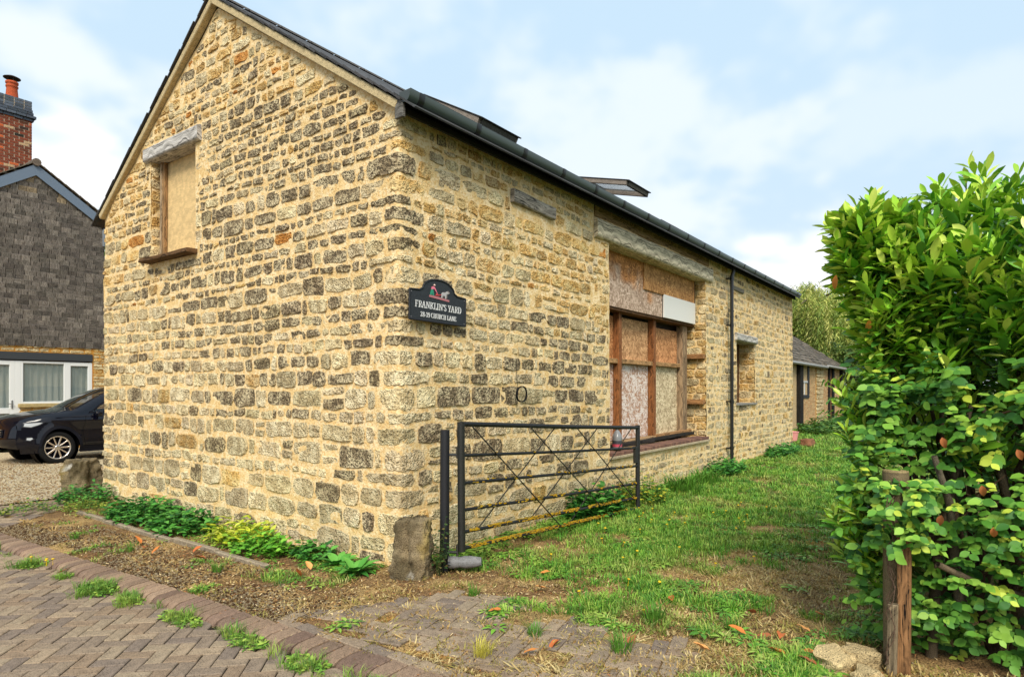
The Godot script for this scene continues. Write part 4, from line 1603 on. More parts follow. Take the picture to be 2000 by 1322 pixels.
	rt.tube([Vector3(3.70, apex.y - pit * half - 0.12, zf + 0.06), Vector3(3.62, apex.y - pit * half - 0.3, zf + 0.04), Vector3(3.62, 5.6, zf + 0.05)], 0.035, 8, lin(110, 114, 118))
	put("gutter", rt, M.gutter_black, h)
	# dark beam over the windows
	var be := MB.new()
	be.bx(Vector3(-6, 2.36, zf - 0.2), Vector3(3.36, 2.555, zf + 0.015), 0.006, lin(52, 54, 58))
	put("lintel", be, M.flat, h)
	window_unit("door", h, 0.45, 1.60, 0.1, 2.33, zf - 0.05, 0.11, true)
	var mr := MB.new()
	mr.bx(Vector3(0.56, 0.98, zf - 0.1), Vector3(1.49, 1.12, zf - 0.018), 0.004, Color(1, 1, 1))
	mr.bx(Vector3(1.60, 0.1, zf - 0.1), Vector3(1.72, 2.33, zf - 0.019), 0.004, Color(1, 1, 1))
	put("door_frame", mr, M.white_paint, h)
	mr = MB.new()
	mr.bx(Vector3(1.52, 1.1, zf - 0.02), Vector3(1.55, 1.32, zf + 0.0), 0.004, lin(190, 190, 190))
	mr.bx(Vector3(1.43, 1.22, zf + 0.02), Vector3(1.55, 1.24, zf + 0.04), 0.004, lin(190, 190, 190))
	put("door_handle", mr, M.alloy, h)
	window_unit("window", h, 1.72, 2.74, 1.22, 2.33, zf - 0.05, 0.055, true)
	window_unit("window", h, 2.74, 3.36, 1.22, 2.33, zf - 0.05, 0.10, true)
	var sl := MB.new()
	sl.bx(Vector3(1.66, 1.13, zf - 0.1), Vector3(3.38, 1.225, zf + 0.06), 0.008, lin(196, 172, 120))
	put("window_sill", sl, M.mineral, h)
	# chimney on the ridge
	var ch := Node3D.new()
	ch.name = "chimney"
	h.add_child(ch)
	var core := MB.new()
	var cx := 2.03
	var cz := -17.5
	var sx := 0.74
	var sz := 0.62
	core.bx(Vector3(cx - sx / 2 + 0.006, 6.4, cz - sz / 2 + 0.006), Vector3(cx + sx / 2 - 0.006, 9.62, cz + sz / 2 - 0.006), 0, lin(206, 186, 160))
	put("mortar_core", core, M.mineral, ch)
	var br := MB.new()
	var cy := 6.4
	var r := 0
	while cy < 9.05:
		for side in 4:
			var len := sx if side % 2 == 0 else sz
			var x := -len / 2 - (0.11 if r % 2 else 0.0)
			while x < len / 2:
				var a := maxf(x, -len / 2)
				var b := minf(x + 0.215, len / 2)
				if b - a > 0.03:
					var c: Color = lin(150, 78, 54).lerp(lin(92, 60, 48), rng.randf() * rng.randf() * 1.6)
					if rng.randf() < 0.12:
						c = lin(212, 108, 62)
					if rng.randf() < 0.05:
						c = lin(206, 170, 130)
					var t := Transform3D(Basis(Vector3.UP, side * PI / 2), Vector3(cx, 0, cz)) * Transform3D(Basis(), Vector3((a + b) / 2, cy + 0.0325, (sz if side % 2 == 0 else sx) / 2 - 0.03))
					br.box(t, Vector3(b - a - 0.011, 0.064, 0.066), 0.003, c)
				x += 0.225
		cy += 0.075
		r += 1
	tag(put("bricks", br, M.brick_face, ch), "", "", "", "stuff")
	var cap := MB.new()
	for k in [[0.035, 9.06], [0.08, 9.14], [0.03, 9.235], [0.015, 9.315], [0.0, 9.395], [0.0, 9.475], [0.0, 9.555]]:
		var ox: float = k[0]
		for side in 4:
			var len := (sx if side % 2 == 0 else sz) + 2.0 * ox
			var x := -len / 2 - (0.11 if rng.randf() < 0.5 else 0.0)
			while x < len / 2:
				var a := maxf(x, -len / 2)
				var b := minf(x + 0.215, len / 2)
				if b - a > 0.03:
					var t := Transform3D(Basis(Vector3.UP, side * PI / 2), Vector3(cx, 0, cz)) * Transform3D(Basis(), Vector3((a + b) / 2, k[1] + 0.035, (sz if side % 2 == 0 else sx) / 2 + ox - 0.05))
					cap.box(t, Vector3(b - a - 0.008, 0.068, 0.11), 0.004, lin(96, 104, 116) * rnd(0.6, 1.25))
				x += 0.225
	put("blue_brick_cap", cap, M.brick_face, ch)
	var pot := MB.new()
	pot.lathe(Transform3D(Basis(), Vector3(cx, 9.6, cz)), [Vector2(0.17, 0), Vector2(0.15, 0.06), Vector2(0.13, 0.3), Vector2(0.125, 0.36), Vector2(0.145, 0.37), Vector2(0.145, 0.41), Vector2(0.125, 0.42), Vector2(0.13, 0.46), Vector2(0.15, 0.47), Vector2(0.15, 0.52), Vector2(0.1, 0.52), Vector2(0.09, 0.3)], 18, lin(196, 92, 56))
	put("chimney_pot", pot, M.mineral, ch)
	var cowl := MB.new()
	for k in 4:
		cowl.bx(Vector3(cx - 0.008 + 0.1 * cos(k * PI / 2), 10.1, cz - 0.008 + 0.1 * sin(k * PI / 2)), Vector3(cx + 0.008 + 0.1 * cos(k * PI / 2), 10.24, cz + 0.008 + 0.1 * sin(k * PI / 2)), 0, lin(90, 84, 80))
	cowl.lathe(Transform3D(Basis(), Vector3(cx, 10.22, cz)), [Vector2(0.20, 0.0), Vector2(0.205, 0.01), Vector2(0.1, 0.06), Vector2(0.0, 0.075)], 16, lin(84, 74, 70))
	put("cowl", cowl, M.mineral, ch)


# ---------------------------------------------------------------- low brick outbuilding beyond the barn
func build_shed() -> void:
	var zf := -1.8
	var b := thing("brick_outbuilding", "low brick outbuilding with mossy grey tiled hipped roof beyond the far end of the barn", "outbuilding")
	var x0 := 20.2
	var x1 := 33.7
	var wall := MB.new()
	wall.bx(Vector3(x0, -0.1, zf - 5.2), Vector3(x1, 2.72, zf - 0.012), 0, lin(214, 184, 140))
	put("wall", wall, M.mineral, b)
	# brickwork: courses of single bricks, joined, as they are a few pixels each
	var br := MB.new()
	var y := 0.12
	var r := 0
	while y < 2.7:
		var x := 24.7 - (0.12 if r % 2 else 0.0)
		while x < x1:
			var e := minf(x + 0.225, x1)
			var hide := x < 25.6 and y > 1.2 or x > 29.8 and x < 31.2
			if not hide and not (x > 27.1 and x < 28.6):
				var c: Color = lin(214, 166, 118).lerp(lin(230, 198, 146), rng.randf()) * rnd(0.8, 1.08)
				br.bx(Vector3(x, y, zf - 0.06), Vector3(e - 0.014, y + 0.066, zf), 0.0, c)
			x += 0.235
		y += 0.08
		r += 1
	y = 0.12
	while y < 2.7:
		for k in 22:
			var z := zf - 0.05 - k * 0.235
			br.bx(Vector3(x1 - 0.05, y, z - 0.22), Vector3(x1 + 0.012, y + 0.066, z), 0.0, lin(206, 140, 90) * rnd(0.8, 1.08))
		y += 0.08
	tag(put("brickwork", br, M.brick_face, b), "", "", "", "stuff")
	var pl := MB.new()
	pl.bx(Vector3(x0, -0.1, zf - 0.05), Vector3(x1, 0.11, zf + 0.03), 0.01, lin(190, 170, 130))
	put("plinth", pl, M.mineral, b)
	# stone pier between the openings
	var pier := MB.new()
	pier.bx(Vector3(27.1, 0.0, zf - 0.05), Vector3(28.6, 2.65, zf + 0.02), 0.01, lin(200, 172, 120))
	var pr := put("pier", pier, M.mortar, b)
	y = 0.1
	while y < 2.6:
		var h := rnd(0.13, 0.24)
		var x := 27.1
		while x < 28.55:
			var w := minf(rnd(0.3, 0.75), 28.6 - x)
			var mb := MB.new()
			var ya := y + 0.01
			var yb := y + h - 0.01
			stone_patch(mb, func(u, v, o): return Vector3(u, v, zf + 0.02 + o), x + 0.01, x + w - 0.01, func(_u): return ya, func(_u): return yb, rnd(0.02, 0.06), Color(1, 0.97, 0.9) * rnd(0.8, 1.05))
			put("stone", mb, M.stone_pale, pr)
			x += w
		y += h
	timber("door_post", Vector3(23.75, -0.05, zf + 0.04), Vector3(23.75, 2.68, zf + 0.04), 0.2, 0.55, M.old_oak, b, lin(44, 40, 38))
	# small window in a black frame
	var wn := Node3D.new()
	wn.name = "window"
	b.add_child(wn)
	var fr := MB.new()
	fr.bx(Vector3(24.1, 1.22, zf - 0.05), Vector3(25.65, 1.36, zf + 0.04), 0.01, lin(40, 40, 44))
	fr.bx(Vector3(25.42, 1.36, zf - 0.05), Vector3(25.65, 2.62, zf + 0.04), 0.01, lin(40, 40, 44))
	fr.bx(Vector3(24.1, 1.36, zf - 0.05), Vector3(24.22, 2.62, zf + 0.04), 0.01, lin(40, 40, 44))
	fr.bx(Vector3(24.22, 1.86, zf - 0.04), Vector3(25.42, 1.95, zf + 0.02), 0.01, lin(186, 186, 184))
	fr.bx(Vector3(24.78, 1.36, zf - 0.04), Vector3(24.88, 1.86, zf + 0.021), 0.01, lin(186, 186, 184))
	put("frame", fr, M.flat, wn)
	fr = MB.new()
	fr.bx(Vector3(24.22, 1.36, zf - 0.04), Vector3(25.42, 2.62, zf - 0.03), 0.0, lin(92, 100, 108))
	put("pane", fr, M.gutter_black, wn)
	fr = MB.new()
	fr.bx(Vector3(24.22, 1.95, zf - 0.025), Vector3(24.95, 2.62, zf - 0.015), 0.0, lin(200, 200, 196))
	put("blind", fr, M.flat, wn)
	var dr := MB.new()
	dr.bx(Vector3(29.9, 0.0, zf - 0.02), Vector3(30.25, 2.66, zf + 0.06), 0.01, lin(48, 42, 38))
	dr.bx(Vector3(30.25, 0.0, zf - 0.02), Vector3(30.7, 2.66, zf + 0.02), 0.01, lin(170, 122, 84))
	dr.bx(Vector3(30.7, 0.0, zf - 0.02), Vector3(31.15, 2.66, zf + 0.09), 0.01, lin(36, 34, 34))
	put("door", dr, M.old_oak, b)
	timber("bracket", Vector3(33.2, 2.0, zf + 0.05), Vector3(33.2, 2.66, zf + 0.05), 0.12, 0.35, M.old_oak, b, lin(46, 40, 36))
	# roof: hipped at the far end
	var rf := MB.new()
	var ea := Vector3(x0, 2.68, zf + 0.22)
	var rise := 2.35
	var run := 2.85
	for row in 16:
		var f0 := row / 16.0
		var x := x0 - 0.1
		var lim := x1 + 0.3 - f0 * 5.0
		while x < lim:
			var w := rnd(0.22, 0.5)
			var p := Vector3(x + w / 2, 2.70 + f0 * rise, zf + 0.25 - f0 * run) + Vector3(0, 0.02 + rnd(0, 0.02), -0.1)
			rf.box(Transform3D(Basis.from_euler(Vector3(atan(rise / run) - 0.09 + rnd(-0.03, 0.03), rnd(-0.04, 0.04), rnd(-0.04, 0.04))), p), Vector3(w - 0.015, 0.03, 0.3), 0.004, lin(122, 110, 96).lerp(lin(90, 82, 70), rng.randf()) * rnd(0.75, 1.2))
			x += w
	tag(put("roof_tiles", rf, M.slate, b), "", "", "", "stuff")
	var hp := MB.new()
	hp.face([Vector3(x1 + 0.3, 2.66, zf + 0.25), Vector3(x1 + 0.3, 2.66, zf - 5.4), Vector3(x1 - 4.6, 5.05, zf - 2.6)], Vector3(1, 1, 0), lin(104, 96, 86))
	hp.face([Vector3(x0, 2.66, zf - 5.4), Vector3(x1 + 0.3, 2.66, zf - 5.4), Vector3(x1 - 4.6, 5.05, zf - 2.6), Vector3(x0, 5.05, zf - 2.6)], Vector3(0, 1, -1), lin(104, 96, 86))
	hp.face([Vector3(x0, 2.66, zf + 0.24), Vector3(x1 + 0.28, 2.66, zf + 0.24), Vector3(x1 - 4.6, 5.02, zf - 2.6), Vector3(x0, 5.02, zf - 2.6)], Vector3(0, 1, 1), lin(80, 74, 66))
	put("roof_deck", hp, M.slate, b)
	var gt := MB.new()
	gt.tube([Vector3(x0, 2.62, zf + 0.27), Vector3(28.3, 2.60, zf + 0.27)], 0.06, 8, lin(150, 148, 146))
	gt.tube([Vector3(28.3, 2.66, zf + 0.28), Vector3(x1 + 0.3, 2.63, zf + 0.28)], 0.06, 8, lin(166, 164, 160))
	put("gutter", gt, M.gutter_black, b)


# ---------------------------------------------------------------- gate
func build_gate() -> void:
	var post := thing("gate_post", "dark steel gate post beside the guard stone at the barn's corner", "gate post")
	var pm := MB.new()
	pm.tube([Vector3(0.207, -0.1, 0.362), Vector3(0.20, 1.24, 0.375)], 0.042, 18, lin(30, 32, 36))
	put("post", pm, M.iron, post)
	for yy in [1.02, 0.16]:
		var hm := MB.new()
		hm.tube([Vector3(0.20, yy, 0.37), Vector3(0.265, yy, 0.475)], 0.013, 8, lin(40, 40, 42))
		hm.tube([Vector3(0.26, yy - 0.03, 0.468), Vector3(0.26, yy + 0.07, 0.468)], 0.012, 8, lin(60, 56, 50))
		put("hinge_pin", hm, M.iron, post)
	var g := thing("field_gate", "sagging black tubular field gate with yellow lichen on its lower rails, open against the barn", "gate")
	var a0 := Vector3(0.275, 0.20, 0.505)
	var a1 := Vector3(0.265, 1.31, 0.505)
	var b0 := Vector3(3.86, 0.02, 0.50)
	var b1 := Vector3(3.86, 1.12, 0.50)
	var blk := lin(24, 25, 26)
	var st := MB.new()
	st.tube([a0 - Vector3(0, 0.03, 0), a1], 0.034, 14, lin(34, 34, 30))
	put("stile", st, M.iron, g)
	st = MB.new()
	st.tube([b0 - Vector3(0, 0.02, 0), b1], 0.03, 14, lin(38, 36, 34))
	st.bx(Vector3(3.76, 0.62, 0.48), Vector3(3.84, 0.84, 0.52), 0.004, lin(46, 44, 42))
	put("stile", st, M.iron, g)
	# rails: fractions of the height at the hinge and at the far stile
	var n := 0
	for f in [0.985, 0.735, 0.515, 0.30, 0.125, -0.005]:
		var r0 := a0.lerp(a1, f)
		var r1 := b0.lerp(b1, f * 0.985 + 0.0)
		var rl := MB.new()
		rl.tube([r0, r0.lerp(r1, 0.5) - Vector3(0, 0.006, 0), r1], 0.024 if n == 0 else 0.0155, 10, blk)
		var rail := put("rail", rl, M.iron, g)
		if n > 0:
			# crusts of yellow lichen along the top of the rail
			var lc := MB.new()
			var dens: float = [0, 0.05, 0.35, 0.7, 1.1, 1.3][n]
			for k in int((200.0 if n < 4 else 380.0) * dens):
				var u := rnd(0.03, 0.98)
				if nz.get_noise_2d(u * 300.0, n * 50.0) < -0.25 * dens:
					continue
				var an := rnd(-0.5, 2.2)
				var p := r0.lerp(r1, u) + Vector3(0, sin(an), cos(an)) * 0.0165
				lc.rock(Transform3D(Basis(Vector3(0, 0, 1), atan2(r1.y - r0.y, r1.x - r0.x)), p), Vector3(rnd(0.015, 0.06), rnd(0.010, 0.018), rnd(0.010, 0.018)), 0.4, nz, k * 3.0, [lin(214, 166, 26), lin(196, 150, 34), lin(160, 138, 60), lin(224, 184, 50)][rng.randi() % 4], 3)
			tag(put("lichen", lc, M.lichen_iron, rail), "", "", "", "stuff")
		n += 1
	for q in [[0.035, 0.97, 0.45, 0.0], [0.288, 0.97, 0.695, 0.13], [0.543, 0.97, 0.952, 0.14], [0.441, 0.97, 0.068, 0.12], [0.706, 0.97, 0.297, 0.1], [0.958, 0.96, 0.524, 0.0]]:
		var p0 := a0.lerp(b0, q[0]).lerp(a1.lerp(b1, q[0]), q[1])
		var p1 := a0.lerp(b0, q[2]).lerp(a1.lerp(b1, q[2]), q[3])
		var sm := MB.new()
		var off := Vector3(0, 0, 0.021 if q[2] > q[0] else -0.021)
		sm.tube([p0 + off, p1 + off], 0.0065, 6, lin(46, 42, 30))
		put("brace", sm, M.iron, g)
	var lg := thing("timber_block", "short grey weathered log lying under the gate's hinge stile", "log")
	var lm := MB.new()
	var pts := []
	var rad := []
	for k in 7:
		pts.append(Vector3(0.20 + 0.16 * k / 6.0, 0.075 + 0.012 * k / 6.0, 0.42 + 0.24 * k / 6.0))
		rad.append(0.052 + 0.006 * sin(k * 2.3) - (0.02 if k == 6 else 0.0))
	lm.tube(pts, rad, 12, lin(148, 146, 146))
	put("log", lm, M.bark, lg)


# ---------------------------------------------------------------- name plate
func build_sign() -> void:
	var s := thing("house_sign", "black cast name plate with white raised lettering on the stone wall near its corner", "sign", Vector3(0.465, 2.365, 0.042))
	s.rotation = Vector3(0, 0, -0.014)
	var w := 0.385
	var poly := PackedVector2Array()
	poly.append(Vector2(-w, -0.135))
	poly.append(Vector2(w, -0.135))
	poly.append(Vector2(w, 0.135))
	poly.append(Vector2(0.26, 0.142))
	for k in 15:
		var a := PI * k / 14.0
		var x := 0.215 * cos(a)
		poly.append(Vector2(x, 0.165 + 0.10 * sin(a)))
	poly.append(Vector2(-0.26, 0.142))
	poly.append(Vector2(-w, 0.135))
	var plate := MB.new()
	plate.prism(poly, Transform3D(), 0.014, lin(40, 43, 48))
	put("plate", plate, M.iron, s)
	var rim := MB.new()
	var m := poly.size()
	var inner: PackedVector2Array = Geometry2D.offset_polygon(poly, -0.016)[0]
	for i in m:
		rim.tube([Vector3(poly[i].x, poly[i].y, 0.012), Vector3(poly[(i + 1) % m].x, poly[(i + 1) % m].y, 0.012)], 0.010, 6, lin(26, 27, 30), true)
	put("rim", rim, M.iron, s)
	var font := SystemFont.new()
	font.font_names = PackedStringArray(["Droid Serif"])
	for q in [["FRANKLIN'S YARD", 0.012, 0.635, 0.062], ["28-39 CHURCH LANE", -0.078, 0.49, 0.046]]:
		var tm := TextMesh.new()
		tm.text = q[0]
		tm.font = font
		tm.font_size = 40
		tm.pixel_size = 0.002
		tm.depth = 0.004
		tm.curve_step = 1.0
		var bb := tm.get_aabb()
		var o := MeshInstance3D.new()
		o.name = "lettering" if q[1] > 0 else "lettering_001"
		o.mesh = tm
		tm.material = M.white_paint
		s.add_child(o)
		var k: float = q[2] / maxf(bb.size.x, 0.001)
		var cap: float = q[3] / maxf(bb.size.y, 0.001)
		o.scale = Vector3(k, cap, 1)
		o.position = Vector3(-(bb.position.x + bb.size.x * 0.5) * k, q[1] - (bb.position.y + bb.size.y * 0.5) * cap, 0.016)
	# relief: a man in green trousers behind a plough and two grey horses
	var em := Node3D.new()
	em.name = "emblem"
	s.add_child(em)
	var soil := MB.new()
	soil.prism(PackedVector2Array([Vector2(-0.135, 0.092), Vector2(0.14, 0.075), Vector2(0.14, 0.095), Vector2(0.06, 0.10), Vector2(-0.02, 0.108), Vector2(-0.13, 0.112)]), Transform3D(Basis(), Vector3(0, 0, 0.014)), 0.004, lin(176, 110, 112))
	put("furrow", soil, M.flat, em)
	var man := MB.new()
	man.prism(PackedVector2Array([Vector2(-0.125, 0.112), Vector2(-0.108, 0.112), Vector2(-0.098, 0.138), Vector2(-0.09, 0.112), Vector2(-0.074, 0.112), Vector2(-0.08, 0.145), Vector2(-0.086, 0.168), Vector2(-0.108, 0.166)]), Transform3D(Basis(), Vector3(0, 0, 0.014)), 0.005, lin(40, 140, 110))
	put("trousers", man, M.flat, em)
	man = MB.new()
	man.prism(PackedVector2Array([Vector2(-0.108, 0.167), Vector2(-0.086, 0.169), Vector2(-0.070, 0.175), Vector2(-0.03, 0.135), Vector2(-0.026, 0.14), Vector2(-0.062, 0.19), Vector2(-0.078, 0.198), Vector2(-0.10, 0.192)]), Transform3D(Basis(), Vector3(0, 0, 0.014)), 0.005, lin(224, 120, 140))
	man.tube([Vector3(-0.07, 0.204, 0.018), Vector3(-0.066, 0.214, 0.018)], 0.010, 8, lin(226, 196, 180))
	put("figure", man, M.flat, em)
	man = MB.new()
	man.prism(PackedVector2Array([Vector2(-0.05, 0.115), Vector2(-0.012, 0.118), Vector2(0.03, 0.128), Vector2(0.03, 0.134), Vector2(-0.014, 0.128), Vector2(-0.028, 0.142), Vector2(-0.034, 0.138)]), Transform3D(Basis(), Vector3(0, 0, 0.014)), 0.004, lin(190, 60, 60))
	put("plough", man, M.flat, em)
	for k in 2:
		var o := Vector3(0.018 * k, 0.006 * k, 0.013 + 0.003 * (1 - k))
		var hm := MB.new()
		hm.prism(PackedVector2Array([Vector2(0.028, 0.098), Vector2(0.036, 0.098), Vector2(0.044, 0.125), Vector2(0.076, 0.125), Vector2(0.082, 0.098), Vector2(0.09, 0.098), Vector2(0.094, 0.13), Vector2(0.102, 0.148), Vector2(0.126, 0.15), Vector2(0.128, 0.158), Vector2(0.106, 0.174), Vector2(0.09, 0.164), Vector2(0.078, 0.154), Vector2(0.046, 0.156), Vector2(0.03, 0.146)]), Transform3D(Basis(), o), 0.005, lin(176, 172, 170) if k == 0 else lin(140, 126, 120))
		put("horse", hm, M.flat, em)
	for q in [Vector2(-0.365, 0.115), Vector2(0.365, 0.115), Vector2(-0.365, -0.115), Vector2(0.365, -0.115)]:
		var sc := MB.new()
		sc.lathe(Transform3D(Basis(Vector3(1, 0, 0), PI / 2), Vector3(q.x, q.y, 0.014)), [Vector2(0.006, 0), Vector2(0.006, 0.003), Vector2(0.0, 0.004)], 8, lin(120, 120, 124))
		put("screw", sc, M.iron, s)


# ---------------------------------------------------------------- the parked car
const CAR_TOP := [Vector2(0.05, 0.34), Vector2(0.0, 0.46), Vector2(0.0, 0.58), Vector2(0.02, 0.74), Vector2(0.05, 0.86), Vector2(0.12, 0.94), Vector2(0.3, 1.0), Vector2(0.6, 1.06), Vector2(0.9, 1.1), Vector2(1.12, 1.125), Vector2(1.24, 1.17), Vector2(1.6, 1.37), Vector2(1.95, 1.545), Vector2(2.2, 1.62), Vector2(2.6, 1.665), Vector2(3.1, 1.675), Vector2(3.6, 1.645), Vector2(3.95, 1.59), Vector2(4.15, 1.5), Vector2(4.35, 1.18), Vector2(4.48, 1.02), Vector2(4.52, 0.8), Vector2(4.52, 0.5), Vector2(4.46, 0.34)]

func car_top(x: float) -> float:
	for i in range(4, 19):
		if x <= CAR_TOP[i + 1].x:
			return lerpf(CAR_TOP[i].y, CAR_TOP[i + 1].y, clampf((x - CAR_TOP[i].x) / (CAR_TOP[i + 1].x - CAR_TOP[i].x), 0, 1))
	return 1.18

func car_half(x: float, y: float) -> float:     # half width of the body
	var w := 0.915
	w -= 0.13 * pow(clampf(1.0 - x / 0.85, 0, 1), 2.2) + 0.08 * pow(clampf((x - 3.9) / 0.62, 0, 1), 2.0)
	w -= 0.05 * ss(0.42, 0.22, y)
	w -= 0.022 * ss(0.50, 0.66, y) * ss(0.86, 0.70, y) * ss(0.9, 1.3, x) * ss(3.9, 3.5, x)
	w += 0.012 * exp(-pow((y - (0.86 + 0.03 * x)) / 0.03, 2.0)) * ss(0.8, 1.2, x)
	for cx in [0.9, 3.59]:
		var d := Vector2(x - cx, y - 0.345).length()
		w += 0.022 * ss(0.56, 0.42, d)
	w -= 0.40 * maxf(0.0, y - 1.02) + 0.03 * ss(0.9, 1.02, y)
	w -= 0.07 * pow(clampf(1.0 - (car_top(x) - y) / 0.10, 0, 1), 2.0)
	return w

func car_bend(p: Vector3) -> Vector3:
	var k := p.z / 0.92
	p.x += k * k * (0.26 * pow(clampf(1.0 - p.x / 1.0, 0, 1), 1.3) - 0.12 * pow(clampf((p.x - 3.7) / 0.8, 0, 1), 1.3)) + (0.10 * k * k * ss(1.0, 1.2, p.x) * ss(2.3, 1.6, p.x) if p.y > 1.1 else 0.0)
	return p

func car_side(mb: MB, poly: PackedVector2Array, holes: Array, out: float, col: Color, cell := 0.05) -> void:
	var lo := Vector2(9, 9)
	var hi := Vector2(-9, -9)
	for q in poly:
		lo = lo.min(q)
		hi = hi.max(q)
	var nx := int((hi.x - lo.x) / cell) + 1
	var ny := int((hi.y - lo.y) / cell) + 1
	for i in nx:
		for j in ny:
			var a := lo + Vector2(i, j) * cell
			var sq := PackedVector2Array([a, a + Vector2(cell, 0), a + Vector2(cell, cell), a + Vector2(0, cell)])
			var pieces: Array = Geometry2D.intersect_polygons(sq, poly)
			for h in holes:
				var nxt := []
				for pc in pieces:
					nxt.append_array(Geometry2D.clip_polygons(pc, h))
				pieces = nxt
			for pc in pieces:
				var tri := Geometry2D.triangulate_polygon(pc)
				for side in [1.0, -1.0]:
					var k := mb.v.size()
					for q in pc:
						var w := car_half(q.x, q.y) + out
						var dx := (car_half(q.x + 0.01, q.y) - car_half(q.x - 0.01, q.y)) / 0.02
						var dy := (car_half(q.x, q.y + 0.01) - car_half(q.x, q.y - 0.01)) / 0.02
						mb.v.append(car_bend(Vector3(q.x, q.y, side * w)))
						mb.n.append(Vector3(-dx - 0.45 * pow(clampf(1.0 - q.x / 1.0, 0, 1), 0.5), -dy, side).normalized())
						mb.c.append(col)
					for t in range(0, tri.size(), 3):
						var a3: Vector3 = mb.v[k + tri[t]]
						var b3: Vector3 = mb.v[k + tri[t + 1]]
						var c3: Vector3 = mb.v[k + tri[t + 2]]
						if (b3 - a3).cross(c3 - a3).z * side > 0:
							mb.three(k + tri[t], k + tri[t + 2], k + tri[t + 1])
						else:
							mb.three(k + tri[t], k + tri[t + 1], k + tri[t + 2])

func car_sweep(mb: MB, i0: int, i1: int, f0: float, f1: float, out: float, col: Color) -> void:
	var p := PackedVector3Array()
	var nu := 25
	for i in range(i0, i1 + 1):
		var q: Vector2 = CAR_TOP[i]
		var w := car_half(q.x, q.y)
		for k in nu:
			var u := lerpf(f0, f1, k / (nu - 1.0))
			var nd := Vector2(0, 1)
			if i > 0 and i < CAR_TOP.size() - 1:
				var d: Vector2 = CAR_TOP[i + 1] - CAR_TOP[i - 1]
				nd = Vector2(-d.y, d.x).normalized()
			var crown := 0.035 * (1.0 - u * u) + out
			p.append(car_bend(Vector3(q.x + nd.x * crown, q.y + nd.y * crown, u * w)))
	mb.grid(p, nu, i1 - i0 + 1, col)

func arc_poly(c: Vector2, r: float, a0: float, a1: float, n: int) -> Array:
	var o := []
	for k in n + 1:
		o.append(c + Vector2.from_angle(lerpf(a0, a1, float(k) / n)) * r)
	return o

